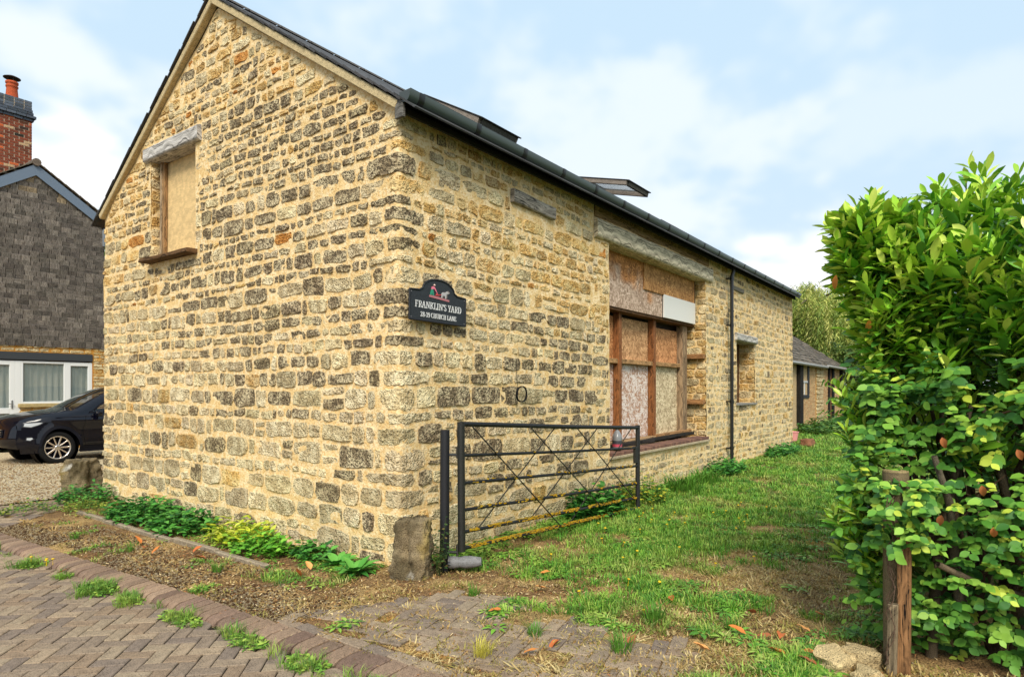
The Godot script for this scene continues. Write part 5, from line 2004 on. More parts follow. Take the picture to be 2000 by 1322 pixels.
func build_car() -> void:
	var car := thing("parked_car", "dark navy family car with ten spoke alloy wheels parked on the gravel behind the barn", "car", Vector3(0.36, 0.0, -12.72))
	var navy := lin(8, 10, 18)
	var black := lin(20, 21, 23)
	# side outline with the wheel arches cut out
	var out := PackedVector2Array()
	out.append(Vector2(0.07, 0.36))
	out.append(Vector2(0.12, 0.24))
	for q in arc_poly(Vector2(0.9, 0.345), 0.41, PI + 0.26, -0.26, 24):
		out.append(q)
	for q in arc_poly(Vector2(3.59, 0.345), 0.41, PI + 0.26, -0.26, 24):
		out.append(q)
	out.append(Vector2(4.4, 0.26))
	for i in range(CAR_TOP.size() - 1, -1, -1):
		out.append(CAR_TOP[i])
	var glass := PackedVector2Array([Vector2(1.52, 1.10), Vector2(1.66, 1.21), Vector2(2.02, 1.42), Vector2(2.35, 1.535), Vector2(3.0, 1.56), Vector2(3.6, 1.52), Vector2(3.98, 1.40), Vector2(3.9, 1.20), Vector2(3.6, 1.13)])
	var body := MB.new()
	car_side(body, out, [glass], 0.0, navy)
	car_sweep(body, 0, 10, -1.0, 1.0, 0.0, navy)
	car_sweep(body, 10, 13, -1.0, -0.90, 0.0, navy)
	car_sweep(body, 10, 13, 0.90, 1.0, 0.0, navy)
	car_sweep(body, 13, 18, -1.0, 1.0, 0.0, navy)
	car_sweep(body, 18, 20, -1.0, -0.86, 0.0, navy)
	car_sweep(body, 18, 20, 0.86, 1.0, 0.0, navy)
	car_sweep(body, 20, 23, -1.0, 1.0, 0.0, navy)
	put("body", body, M.car_paint, car)
	var ws := MB.new()
	car_sweep(ws, 10, 13, -0.90, 0.90, 0.0, Color.WHITE)
	put("windscreen", ws, M.tinted_glass, car)
	ws = MB.new()
	car_sweep(ws, 18, 20, -0.86, 0.86, 0.0, Color.WHITE)
	put("rear_window", ws, M.tinted_glass, car)
	ws = MB.new()
	car_side(ws, glass, [], -0.008, Color.WHITE, 0.1)
	put("side_window", ws, M.tinted_glass, car)
	# black trim: window surround, sill and arch cladding, lower bumper
	var tr := MB.new()
	var ring := Geometry2D.offset_polygon(glass, 0.035)
	car_side(tr, ring[0], [glass], 0.004, black, 0.08)
	put("window_trim", tr, M.rubber, car)
	for cx in [0.9, 3.59]:
		var arch := PackedVector2Array(arc_poly(Vector2(cx, 0.345), 0.47, PI + 0.2, -0.2, 24) + arc_poly(Vector2(cx, 0.345), 0.405, -0.26, PI + 0.26, 24))
		tr = MB.new()
		car_side(tr, arch, [], 0.012, black, 0.06)
		put("arch_trim", tr, M.rubber, car)
	tr = MB.new()
	car_side(tr, PackedVector2Array([Vector2(1.31, 0.22), Vector2(3.18, 0.22), Vector2(3.18, 0.36), Vector2(1.31, 0.36)]), [], 0.012, black, 0.1)
	put("sill_trim", tr, M.rubber, car)
	var shut := MB.new()
	for q in [[Vector2(1.42, 0.38), Vector2(1.38, 0.7), Vector2(1.45, 1.06)], [Vector2(2.5, 0.38), Vector2(2.52, 1.1)], [Vector2(1.43, 0.395), Vector2(2.5, 0.385)]]:
		var path := []
		var a: Array = q
		for i in a.size() - 1:
			for k in 8:
				var e: Vector2 = a[i].lerp(a[i + 1], k / 8.0)
				path.append(Vector3(e.x, e.y, car_half(e.x, e.y) + 0.0005))
		shut.tube(path, 0.0045, 5, lin(4, 4, 5), false)
	put("door_gap", shut, M.rubber, car)
	# lamps
	for part in [["headlight", PackedVector2Array([Vector2(0.10, 0.80), Vector2(0.28, 0.78), Vector2(0.46, 0.83), Vector2(0.62, 0.91), Vector2(0.42, 0.915), Vector2(0.14, 0.90)])], ["fog_lamp", PackedVector2Array([Vector2(0.16, 0.52), Vector2(0.26, 0.50), Vector2(0.36, 0.55), Vector2(0.30, 0.60), Vector2(0.18, 0.60)])]]:
		var hb := MB.new()
		car_side(hb, part[1], [], 0.006, lin(30, 31, 34), 0.04)
		put(part[0], hb, M.gutter_black, car)
		var hl := MB.new()
		var inn := Geometry2D.offset_polygon(part[1], -0.022)
		for ip in inn:
			car_side(hl, ip, [], 0.008, lin(176, 180, 184), 0.04)
		put(part[0] + "_lens", hl, M.gutter_black, car)
	var grl := MB.new()
	car_sweep(grl, 2, 3, -0.62, 0.62, 0.012, black)
	put("grille", grl, M.rubber, car)
	grl = MB.new()
	for yy in [0.60, 0.65, 0.70, 0.75]:
		var path := []
		for k in 15:
			var u := lerpf(-0.6, 0.6, k / 14.0)
			path.append(car_bend(Vector3(0.0 - 0.06 + (yy - 0.6) * 0.15, yy, u * 0.8)))
		grl.tube(path, 0.012, 6, lin(190, 190, 192))
	put("grille_bar", grl, M.alloy, car)
	# mirrors
	for s in [1.0, -1.0]:
		var mm := MB.new()
		mm.rock(Transform3D(Basis(), Vector3(1.66, 1.06, s * 1.0)), Vector3(0.14, 0.15, 0.2), 0.03, nz, 0.0, navy, 7)
		mm.tube([Vector3(1.66, 1.01, s * 0.86), Vector3(1.66, 1.03, s * 0.95)], 0.03, 8, black)
		put("mirror", mm, M.car_paint, car)
	# cabin: dashboard, seats, floor
	var cab := MB.new()
	cab.bx(Vector3(1.3, 0.5, -0.74), Vector3(4.2, 1.0, 0.74), 0.02, lin(24, 24, 26))
	cab.bx(Vector3(1.35, 0.9, -0.72), Vector3(1.7, 1.1, 0.72), 0.05, lin(30, 30, 32))
	for s in [0.36, -0.36]:
		cab.box(Transform3D(Basis(Vector3(0, 0, 1), 0.2), Vector3(2.55, 1.12, s)), Vector3(0.14, 0.6, 0.46), 0.05, lin(40, 40, 42))
		cab.bx(Vector3(2.6, 1.42, s - 0.12), Vector3(2.68, 1.6, s + 0.12), 0.03, lin(40, 40, 42))
	put("cabin", cab, M.rubber, car)
	var well := MB.new()
	for cx in [0.9, 3.59]:
		for s in [1.0, -1.0]:
			well.lathe(Transform3D(Basis(Vector3(1, 0, 0), s * PI / 2), Vector3(cx, 0.345, s * 0.55)), [Vector2(0.0, 0.0), Vector2(0.42, 0.0), Vector2(0.42, 0.3)], 24, lin(8, 8, 9))
	put("wheel_well", well, M.rubber, car)
	# wheels: tyre and a ten spoke rim
	for cx in [0.9, 3.59]:
		for s in [1.0, -1.0]:
			var wh := Node3D.new()
			wh.name = numbered("wheel")
			car.add_child(wh)
			wh.transform = Transform3D(Basis(Vector3(1, 0, 0), s * PI / 2), Vector3(cx, 0.345, s * 0.80))
			var ty := MB.new()
			ty.lathe(Transform3D(), [Vector2(0.24, -0.11), Vector2(0.33, -0.115), Vector2(0.345, -0.09), Vector2(0.347, 0.06), Vector2(0.338, 0.098), Vector2(0.32, 0.112), Vector2(0.28, 0.118), Vector2(0.245, 0.108), Vector2(0.236, 0.06)], 40, lin(26, 26, 27))
			put("tyre", ty, M.rubber, wh)
			var dk := MB.new()
			dk.lathe(Transform3D(), [Vector2(0.0, 0.0), Vector2(0.235, 0.0), Vector2(0.238, 0.09)], 32, lin(12, 12, 13))
			put("brake_disc", dk, M.rubber, wh)
			var rm := MB.new()
			rm.lathe(Transform3D(), [Vector2(0.222, 0.085), Vector2(0.23, 0.108), Vector2(0.246, 0.112), Vector2(0.248, 0.104)], 40, lin(214, 206, 198))
			for k in 10:
				var a := TAU * k / 10.0
				var d := Vector3(cos(a), 0, sin(a))
				rm.box(Transform3D(Basis(d, Vector3.UP, d.cross(Vector3.UP)), d * 0.135 + Vector3(0, 0.085, 0)), Vector3(0.185, 0.02, 0.026 if k % 2 else 0.034), 0.005, lin(218, 206, 196))
			rm.lathe(Transform3D(), [Vector2(0.055, 0.08), Vector2(0.052, 0.1), Vector2(0.03, 0.104), Vector2(0.0, 0.105)], 20, lin(196, 190, 184))
			put("rim", rm, M.alloy, wh)


# ---------------------------------------------------------------- leaves
# a leaf from the origin along +x, face up: folded along its rib, tip drooping
func leaf(mb: MB, t: Transform3D, len: float, wide: float, fold: float, droop: float, segs: int, col: Color, blunt := 0.9, wave := 0.0) -> void:
	var p := PackedVector3Array()
	for j in 3:
		for i in segs + 1:
			var u := float(i) / segs
			var w := wide * 0.5 * pow(sin(PI * pow(u, blunt)), 0.8) if i > 0 and i < segs else wide * 0.03
			var s := 1.0 - j
			p.append(t * Vector3(u * len, -droop * u * u * len + absf(s) * w * fold + wave * sin(u * 11.0 + s) * w, -s * w))
	mb.grid(p, segs + 1, 3, col)

func leaf_mesh(len: float, wide: float, fold: float, droop: float, segs: int, m: Material, col := Color.WHITE, blunt := 0.9, wave := 0.0) -> ArrayMesh:
	var mb := MB.new()
	leaf(mb, Transform3D(), len, wide, fold, droop, segs, col, blunt, wave)
	return mb.mesh(m)

# a frame whose x runs along d and whose y leans to up
func frame_of(d: Vector3, up: Vector3, roll := 0.0) -> Basis:
	var x := d.normalized()
	var z := x.cross(up)
	if z.length() < 0.05:
		z = x.cross(Vector3.RIGHT)
	z = z.normalized()
	return Basis(x, z.cross(x), z).rotated(x, roll)

func rand_dir() -> Vector3:
	return Vector3(rng.randfn(), rng.randfn(), rng.randfn()).normalized()


# ---------------------------------------------------------------- the hedge
func build_hedge() -> void:
	var greens := [lin(156, 200, 58), lin(128, 182, 50), lin(180, 212, 70), lin(100, 158, 46), lin(204, 220, 96), lin(76, 130, 46)]
	var lau := thing("laurel_bush", "tall glossy cherry laurel rising out of the top of the beech hedge", "bush")
	# stems and the shoots they end in: [tip, direction, vigour]
	var wood := MB.new()
	var shoots := []
	var bark := lin(84, 70, 54)
	var feet := [Vector3(0.75, 0, 4.25), Vector3(1.0, 0, 4.05), Vector3(1.25, 0, 4.5), Vector3(1.7, 0, 4.2), Vector3(1.55, 0, 4.9), Vector3(2.4, 0, 4.4), Vector3(2.1, 0, 5.0), Vector3(3.0, 0, 4.8)]
	for f in feet:
		for k in 5:
			var aim: Vector3 = f + Vector3(rnd(-0.6, 0.55), rnd(1.8, 2.45), rnd(-0.6, 0.7))
			aim.x = maxf(aim.x, 0.6)
			aim.z = maxf(aim.z, 3.72)
			var mid: Vector3 = f.lerp(aim, 0.5) + Vector3(rnd(-0.15, 0.15), 0.1, rnd(-0.15, 0.15))
			wood.tube([f, mid, aim], [0.022, 0.016, 0.007], 7, bark * rnd(0.8, 1.2), false)
			for j in 5:
				var u := rnd(0.45, 1.0)
				var o: Vector3 = mid.lerp(aim, u * 2.0 - 1.0) if u > 0.5 else f.lerp(mid, u * 2.0)
				var tip: Vector3 = o + Vector3(rnd(-0.42, 0.35), rnd(0.05, 0.48), rnd(-0.42, 0.35))
				tip.y = minf(tip.y, 2.72 + 0.1 * (tip.x - 0.5))
				tip.x = maxf(tip.x, 0.46)
				tip.z = maxf(tip.z, 3.62)
				wood.tube([o, o.lerp(tip, 0.5) + Vector3(0, -0.03, 0), tip], [0.008, 0.006, 0.004], 5, lin(96, 108, 52), false)
				shoots.append([tip, (tip - o).normalized() * 0.7 + Vector3(0, 0.75, 0), rnd(0.8, 1.15)])
	# outer shell: shoots facing the light over the bush's own outline
	for k in 380:
		var c := Vector3(rnd(0.45, 3.2), 0, rnd(3.65, 5.2))
		var hgt := 2.68 + 0.36 * nz.get_noise_2d(c.x * 60.0, c.z * 60.0) + 0.10 * (c.x - 0.5)
		c.y = rnd(1.85, hgt)
		if k % 2 == 0:
			c.x = 0.55 + absf(rng.randfn(0.0, 0.12)) - 0.25 * ss(1.9, 2.3, c.y) * ss(2.85, 2.4, c.y)
			c.z = rnd(3.62, 5.2)
		elif k % 4 == 1:
			c.z = 3.66 + absf(rng.randfn(0.0, 0.12))
		else:
			c.y = hgt - absf(rng.randfn(0.0, 0.1))
		shoots.append([c, Vector3(rnd(-0.7, 0.1), rnd(0.35, 1.1), rnd(-0.7, 0.3)), rnd(0.8, 1.1)])
	# a few strays: leaders at the top, low sprays on the lawn side
	for q in [[Vector3(0.48, 2.74, 3.58), 1.0], [Vector3(0.98, 2.92, 4.12), 1.05], [Vector3(0.72, 2.76, 3.8), 1.0], [Vector3(1.15, 2.86, 4.3), 1.0], [Vector3(0.47, 2.66, 3.56), 0.95], [Vector3(0.85, 2.82, 4.0), 0.95], [Vector3(0.62, 2.74, 3.72), 1.05], [Vector3(1.10, 3.02, 4.22), 1.1], [Vector3(1.3, 2.95, 4.5), 1.1], [Vector3(0.52, 2.80, 3.66), 1.0]]:
		wood.tube([q[0] - Vector3(0, 0.5, 0), q[0]], [0.008, 0.004], 5, lin(96, 108, 52), false)
		shoots.append([q[0], Vector3(rnd(-0.2, 0.2), 1, rnd(-0.2, 0.2)), q[1]])
		shoots.append([q[0] - Vector3(0, 0.16, 0), Vector3(rnd(-0.4, 0.4), 1, rnd(-0.4, 0.4)), q[1]])
	# the shoulder that leans out over the lawn
	for k in 190:
		var q := rand_dir() * pow(rng.randf(), 0.4)
		var c := Vector3(0.57, 2.30, 3.72) + Vector3(q.x * 0.28, q.y * 0.46, q.z * 0.32)
		shoots.append([c, Vector3(q.x - 0.3, 0.55 + rnd(0, 0.5), q.z - 0.25), rnd(0.85, 1.1)])
	for k in 46:
		var q := rand_dir() * pow(rng.randf(), 0.4)
		shoots.append([Vector3(0.42, 2.56, 3.58) + Vector3(q.x * 0.17, q.y * 0.2, q.z * 0.19), Vector3(q.x - 0.15, 0.9, q.z - 0.1), rnd(0.85, 1.05)])
	for k in 40:
		var c := Vector3(rnd(0.5, 0.8), rnd(1.7, 2.0), rnd(3.6, 4.0))
		shoots.append([c, Vector3(rnd(-0.6, 0.0), rnd(0.3, 0.9), rnd(-0.7, 0.0)), rnd(0.75, 1.0)])
	for k in 38:
		var o := Vector3(rnd(0.36, 0.8), 0, rnd(3.52, 3.68))
		o.y = rnd(0.40, 1.0) if k < 28 else rnd(1.2, 1.5)
		if k >= 28:
			o.x = maxf(o.x, 0.52)
		var tip := o + Vector3(rnd(-0.14, 0.06), rnd(0.06, 0.18), rnd(-0.14, -0.03))
		wood.tube([o + Vector3(0.15, -0.2, 0.3), o, tip], [0.008, 0.006, 0.004], 5, lin(104, 120, 56), false)
		shoots.append([tip, (tip - o).normalized() + Vector3(0, 0.5, 0), rnd(0.65, 0.9)])
		shoots.append([o, (tip - o).normalized() + Vector3(rnd(-0.3, 0.3), 0.3, 0), rnd(0.65, 0.9)])
	put("branches", wood, M.bark, lau)
	var forms := []
	for k in 4:
		forms.append([0.148, 0.048, rnd(0.2, 0.5), rnd(0.02, 0.2)])
	var kit := []
	for f in forms:
		var row := []
		for c in greens:
			row.append(leaf_mesh(f[0], f[1], f[2], f[3], 6, M.leaf_glossy, c, 1.35, 0.05))
		kit.append(row)
	var white := []
	for f in forms:
		white.append(leaf_mesh(f[0], f[1], f[2], f[3], 5, M.leaf_glossy, Color.WHITE, 1.35, 0.05))
	var all := []
	for s in shoots:
		var d: Vector3 = s[1].normalized()
		var n := rng.randi_range(9, 14)
		for i in n:
			var u := float(i) / n
			var at: Vector3 = s[0] - d * (0.24 * (1.0 - u)) * s[2]
			var side := frame_of(d, Vector3.UP) * Vector3(0, cos(i * 2.4), sin(i * 2.4))
			var dir := (d * lerpf(0.35, 1.9, u) + side).normalized()
			var size: float = s[2] * lerpf(1.15, 0.7, u * u) * rnd(0.85, 1.1)
			var b := frame_of(dir, d + Vector3(0, 0.4, 0), rnd(-0.4, 0.4)).scaled(Vector3.ONE * size)
			var ci: int = rng.randi() % 6
			if u > 0.6 and rng.randf() < 0.6:
				ci = [2, 4, 0][rng.randi() % 3]
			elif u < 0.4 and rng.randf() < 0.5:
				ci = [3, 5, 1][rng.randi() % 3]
			all.append([shows(at, size * size) * (1.0 if at.x < 1.3 else 0.3), Transform3D(b, at), ci, rng.randi() % 4])
	# older, darker leaves inside
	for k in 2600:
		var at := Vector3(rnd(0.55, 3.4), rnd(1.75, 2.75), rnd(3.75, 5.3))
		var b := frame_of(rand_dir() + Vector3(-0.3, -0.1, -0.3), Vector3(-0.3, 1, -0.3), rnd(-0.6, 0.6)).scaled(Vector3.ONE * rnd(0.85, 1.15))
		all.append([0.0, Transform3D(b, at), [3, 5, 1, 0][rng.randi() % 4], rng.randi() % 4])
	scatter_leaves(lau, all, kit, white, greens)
	# two turned leaves
	for q in [[Vector3(0.36, 2.02, 3.66), lin(240, 160, 70)], [Vector3(0.42, 2.02, 3.70), lin(196, 176, 56)], [Vector3(0.34, 2.30, 3.48), lin(206, 136, 66)]]:
		var o := obj("leaf", leaf_mesh(0.10, 0.034, 0.4, 0.3, 6, M.leaf_matt, q[1]), lau)
		o.transform = Transform3D(frame_of(Vector3(0.3, -0.8, -0.2), Vector3(-1, 0.2, 0)), q[0])

	# ---- beech hedge below
	var tones := [lin(98, 150, 52), lin(78, 130, 46), lin(122, 168, 60), lin(58, 106, 42), lin(186, 204, 72), lin(140, 180, 70)]
	var be := thing("beech_hedge", "dense beech hedge of small pleated leaves behind the wooden stake, below the laurel", "hedge")
	wood = MB.new()
	for f in [Vector3(0.55, 0, 3.95), Vector3(0.7, 0, 4.35), Vector3(0.6, 0, 4.8), Vector3(1.2, 0, 4.1), Vector3(1.6, 0, 4.5), Vector3(2.2, 0, 4.2), Vector3(2.9, 0, 4.4), Vector3(3.6, 0, 4.3), Vector3(1.1, 0, 5.1)]:
		var top: Vector3 = f + Vector3(rnd(-0.1, 0.3), rnd(1.4, 1.75), rnd(-0.2, 0.2))
		var mid: Vector3 = f.lerp(top, 0.45) + Vector3(rnd(-0.12, 0.12), 0, rnd(-0.12, 0.12))
		wood.tube([f + Vector3(0, -0.1, 0), mid, top], [0.034, 0.026, 0.012], 8, lin(112, 98, 78) * rnd(0.8, 1.1), false)
		for j in 7:
			var o: Vector3 = f.lerp(top, rnd(0.15, 0.95))
			wood.tube([o, o + Vector3(rnd(-0.35, 0.2), rnd(0.0, 0.3), rnd(-0.35, 0.35))], [0.009, 0.003], 5, lin(106, 84, 62), false)
	wood.tube([Vector3(0.30, 0.62, 4.00), Vector3(0.45, 0.50, 4.2), Vector3(0.55, 0.42, 4.55)], [0.018, 0.022, 0.026], 7, lin(122, 106, 84), false)
	wood.tube([Vector3(0.36, 1.22, 3.98), Vector3(0.42, 0.95, 4.05), Vector3(0.5, 0.3, 4.1)], [0.016, 0.022, 0.028], 7, lin(120, 108, 90), false)
	put("branches", wood, M.bark, be)
	forms = []
	for k in 4:
		forms.append([0.062, 0.044, rnd(0.05, 0.25), rnd(0.05, 0.3)])
	kit = []
	white = []
	for f in forms:
		var row := []
		for c in tones:
			row.append(leaf_mesh(f[0], f[1], f[2], f[3], 5, M.leaf_matt, c, 0.95, 0.14))
		kit.append(row)
		white.append(leaf_mesh(f[0], f[1], f[2], f[3], 4, M.leaf_matt, Color.WHITE, 0.95, 0.14))
	all = []
	# sprays lie in tiers near the faces of the hedge; the inside is thinner and darker
	for k in 1500:
		var c := Vector3(rnd(0.3, 4.2), rnd(0.05, 1.74), rnd(3.6, 5.5))
		var face := k % 5
		var inward := absf(rng.randfn(0.0, 0.14))
		if face < 3:
			c.x = 0.40 + inward + 0.10 * nz.get_noise_2d(c.z * 50.0, c.y * 50.0) + 0.16 * ss(0.5, 0.0, c.y)
			c.z = rnd(3.58, 5.6)
		elif face == 3:
			c.z = 3.60 + inward + 0.1 * nz.get_noise_2d(c.x * 50.0, c.y * 50.0)
		else:
			c.y = 1.70 - inward
		if nz.get_noise_3d(c.x * 55.0, c.y * 55.0 + 40.0, c.z * 55.0) < -0.30:
			continue
		var outd := Vector3(-1, 0.15, -0.35) if face < 3 else (Vector3(-0.2, 0.2, -1) if face == 3 else Vector3(-0.3, 0.8, -0.2))
		outd = (outd + rand_dir() * 0.6).normalized()
		var n := rng.randi_range(5, 9)
		var tone: int = [0, 1, 2, 3, 0, 1, 5, 4][rng.randi() % 8]
		for i in n:
			var at := c + outd * (i * 0.026)
			var sd := frame_of(outd, Vector3.UP) * Vector3(0.6, 0, 1.0 if i % 2 else -1.0)
			var b := frame_of(sd + Vector3(0, -0.35, 0) + rand_dir() * 0.3, outd * 0.9 + Vector3(0, 0.75, 0) + rand_dir() * 0.45).scaled(Vector3.ONE * rnd(0.55, 1.2))
			var ci: int = tone if rng.randf() < 0.6 else rng.randi() % 4
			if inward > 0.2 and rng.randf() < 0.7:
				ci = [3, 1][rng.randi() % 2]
			all.append([shows(at, 1.0) if inward < 0.12 and face < 3 else 0.0, Transform3D(b, at), ci, rng.randi() % 4])
	# sprays that hang over the stakes
	for k in 64:
		var c := Vector3(rnd(0.14, 0.40), rnd(0.70, 1.08), rnd(3.68, 3.96)) + Vector3(-0.05, 0, 0.03)
		var outd := (Vector3(-1, 0.1, 0.2) + rand_dir() * 0.7).normalized()
		for i in rng.randi_range(4, 7):
			var at := c + outd * (i * 0.02)
			var sd := frame_of(outd, Vector3.UP) * Vector3(0.6, 0, 1.0 if i % 2 else -1.0)
			all.append([shows(at, 1.0), Transform3D(frame_of(sd + Vector3(0, -0.35, 0) + rand_dir() * 0.3, outd * 0.9 + Vector3(0, 0.75, 0) + rand_dir() * 0.45).scaled(Vector3.ONE * rnd(0.7, 1.05)), at), rng.randi() % 6, rng.randi() % 4])
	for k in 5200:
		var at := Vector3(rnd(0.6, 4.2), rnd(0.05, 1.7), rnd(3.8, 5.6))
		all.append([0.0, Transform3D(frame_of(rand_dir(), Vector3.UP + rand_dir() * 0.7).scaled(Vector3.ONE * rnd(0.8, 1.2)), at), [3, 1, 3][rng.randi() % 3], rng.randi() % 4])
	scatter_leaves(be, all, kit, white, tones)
	# brown leaves caught in the hedge
	for q in [Vector3(0.40, 1.28, 4.35), Vector3(0.38, 1.33, 4.02), Vector3(0.36, 0.86, 4.25), Vector3(0.34, 0.90, 4.02), Vector3(0.36, 1.08, 4.2), Vector3(0.38, 0.95, 4.45)]:
		var o := obj("leaf", leaf_mesh(0.062, 0.036, 0.7, 0.6, 5, M.dry_leaf, [lin(206, 130, 74), lin(180, 110, 66)][rng.randi() % 2]), be)
		o.transform = Transform3D(frame_of(Vector3(rnd(-0.3, 0.3), -1, rnd(-0.5, 0.5)), Vector3(-1, 0.3, 0)), q - Vector3(0.06, 0, 0))


func scatter_leaves(parent: Node, all: Array, kit: Array, white: Array, greens: Array) -> void:
	all.sort_custom(func(a, b): return a[0] > b[0])
	var pick := {}
	# the 300 nearest of those in sight, taken through the list so that they do not all sit in one clump
	for k in mini(300, all.size()):
		var q: Array = all[k]
		var o := obj("leaf", kit[q[3]][q[2]], parent)
		o.transform = q[1]
	for f in 4:
		var where := []
		var cols := []
		for k in range(300, all.size()):
			var q: Array = all[k]
			if q[3] == f:
				where.append(q[1])
				cols.append(greens[q[2]] * rnd(0.82, 1.15))
		many("foliage", white[f], where, cols, parent)


# ---------------------------------------------------------------- trees
func crown_cluster(m: Material, n: int, size: float, leaf_len: float) -> ArrayMesh:
	var mb := MB.new()
	for k in n:
		var p := rand_dir() * size * pow(rng.randf(), 0.45)
		leaf(mb, Transform3D(frame_of(rand_dir() + Vector3(0, -0.2, 0), Vector3.UP + rand_dir() * 0.6), p), leaf_len * rnd(0.7, 1.2), leaf_len * 0.55, 0.2, 0.2, 2, Color.WHITE * rnd(0.8, 1.15))
	return mb.mesh(m)

func tree(called: String, label: String, at: Vector3, h: float, rad: Vector3, n: int, leaf_len: float, cols: Array, group := "", low := 0.25) -> Node3D:
	var t := thing(called, label, "tree", at, 0.0, group)
	var tb := MB.new()
	tb.tube([Vector3(0, -0.3, 0), Vector3(0.1, h * 0.3, 0), Vector3(0, h * 0.65, 0.1)], [h * 0.03, h * 0.022, h * 0.008], 9, lin(96, 84, 68))
	for k in 9:
		var a := rnd(0, TAU)
		var o := Vector3(0, h * rnd(0.25, 0.6), 0)
		tb.tube([o, o + Vector3(cos(a) * rad.x * 0.4, h * 0.1, sin(a) * rad.z * 0.4), o + Vector3(cos(a) * rad.x * 0.8, h * rnd(0.1, 0.3), sin(a) * rad.z * 0.8)], [h * 0.01, h * 0.006, h * 0.002], 6, lin(96, 84, 68))
	put("trunk", tb, M.bark, t)
	var cl := crown_cluster(M.leaf_matt, 26, h * 0.055, leaf_len)
	var where := []
	var tint := []
	var mid := Vector3(0, h * (0.5 + low * 0.5), 0)
	for k in n:
		var d := rand_dir()
		var f := 0.72 + 0.5 * nz.get_noise_3d(d.x * 60.0 + at.x * 9.0, d.y * 60.0, d.z * 60.0 + at.z)
		var p := mid + Vector3(d.x * rad.x, d.y * (h * (1.0 - low) * 0.5), d.z * rad.z) * f * pow(rng.randf(), 0.22)
		where.append(Transform3D(frame_of(rand_dir(), Vector3.UP).scaled(Vector3.ONE * rnd(0.7, 1.25)), p))
		tint.append(cols[rng.randi() % cols.size()] * rnd(0.75, 1.15))
	many("crown", cl, where, tint, t)
	return t

func build_trees() -> void:
	# weeping willow behind the outbuilding
	var w := thing("willow_tree", "tall pale weeping willow with hanging strands behind the brick outbuilding", "tree", Vector3(41.0, 0, -4.6))
	var tb := MB.new()
	tb.tube([Vector3(0, -0.3, 0), Vector3(0.2, 3, 0.1), Vector3(0, 6.0, 0)], [0.5, 0.38, 0.2], 10, lin(104, 92, 74))
	for k in 12:
		var a := TAU * k / 12.0
		tb.tube([Vector3(0, rnd(3.5, 5.5), 0), Vector3(cos(a) * 1.8, rnd(6.5, 7.6), sin(a) * 1.8), Vector3(cos(a) * 3.6, rnd(6.3, 7.6), sin(a) * 3.6)], [0.16, 0.08, 0.03], 6, lin(112, 100, 74))
	put("trunk", tb, M.bark, w)
	var st := MB.new()
	for k in 46:
		var y := -2.4 * k / 46.0
		var d := Vector3(rnd(-1, 1), -1.1, rnd(-1, 1))
		leaf(st, Transform3D(frame_of(d, rand_dir()), Vector3(0.10 * sin(y * 1.7), y, 0.08 * cos(y * 2.1))), rnd(0.16, 0.26), 0.045, 0.1, 0.2, 2, Color.WHITE * rnd(0.85, 1.1))
	var strand := st.mesh(M.willow_leaf)
	var where := []
	var tint := []
	var wc := [lin(166, 178, 78), lin(142, 162, 70), lin(190, 194, 100), lin(122, 144, 66), lin(202, 200, 114)]
	for k in 1700:
		var a := rnd(0, TAU)
		var r := 4.6 * sqrt(rng.randf()) * (0.85 + 0.3 * sin(a * 3.0 + 1.0))
		var top := 8.3 - 0.12 * r * r + rnd(-0.7, 0.3) + 0.8 * nz.get_noise_2d(cos(a) * r * 14.0, sin(a) * r * 14.0)
		where.append(Transform3D(Basis(Vector3.UP, rnd(0, TAU)).scaled(Vector3(1.2, rnd(0.6, 1.7), 1.2)), Vector3(cos(a) * r, top - 1.6 * pow(rng.randf(), 2.0) * r / 4.0, sin(a) * r)))
		tint.append(wc[rng.randi() % 5] * rnd(0.8, 1.12))
	many("crown", strand, where, tint, w)
	# darker growth in front of and beside it
	var mid := [lin(84, 112, 44), lin(104, 124, 50), lin(70, 96, 42), lin(122, 134, 62)]
	tree("thorn_tree", "dense green hawthorn growing behind the far corner of the brick outbuilding", Vector3(36.4, 0, -1.6), 5.2, Vector3(2.2, 0, 2.4), 420, 0.16, mid, "", 0.0)
	tree("hazel_tree", "bushy mid green hazel to the side of the willow, half hidden by the laurel", Vector3(38.5, 0, 2.2), 4.9, Vector3(2.8, 0, 2.6), 460, 0.16, mid, "", 0.0)
	tree("field_maple", "rounded field maple standing behind the hawthorn and hazel beside the willow", Vector3(46.0, 0, 1.0), 7.2, Vector3(3.6, 0, 3.4), 460, 0.2, [lin(120, 140, 58), lin(100, 122, 50), lin(140, 150, 72)], "", 0.1)
	for k in 5:
		tree("boundary_tree", ["dark rounded tree closing the field behind the laurel", "tall dark tree at the far end of the hedge line", "spreading tree far behind the beech hedge", "low bushy tree behind the beech hedge", "slender tree beyond the hedge's far end"][k], Vector3(30.0 + 7.0 * k, 0, 12.0 + 4.0 * k), 6.0 + k % 3, Vector3(3.8, 0, 3.8), 300, 0.24, mid, "", 0.05)
	tree("garden_tree", "small light green tree whose top shows over the tile hung house's roof", Vector3(14.0, 0, -38.0), 12.4, Vector3(2.8, 0, 2.8), 260, 0.3, [lin(120, 148, 62), lin(96, 128, 54), lin(140, 160, 80)], "", 0.35)


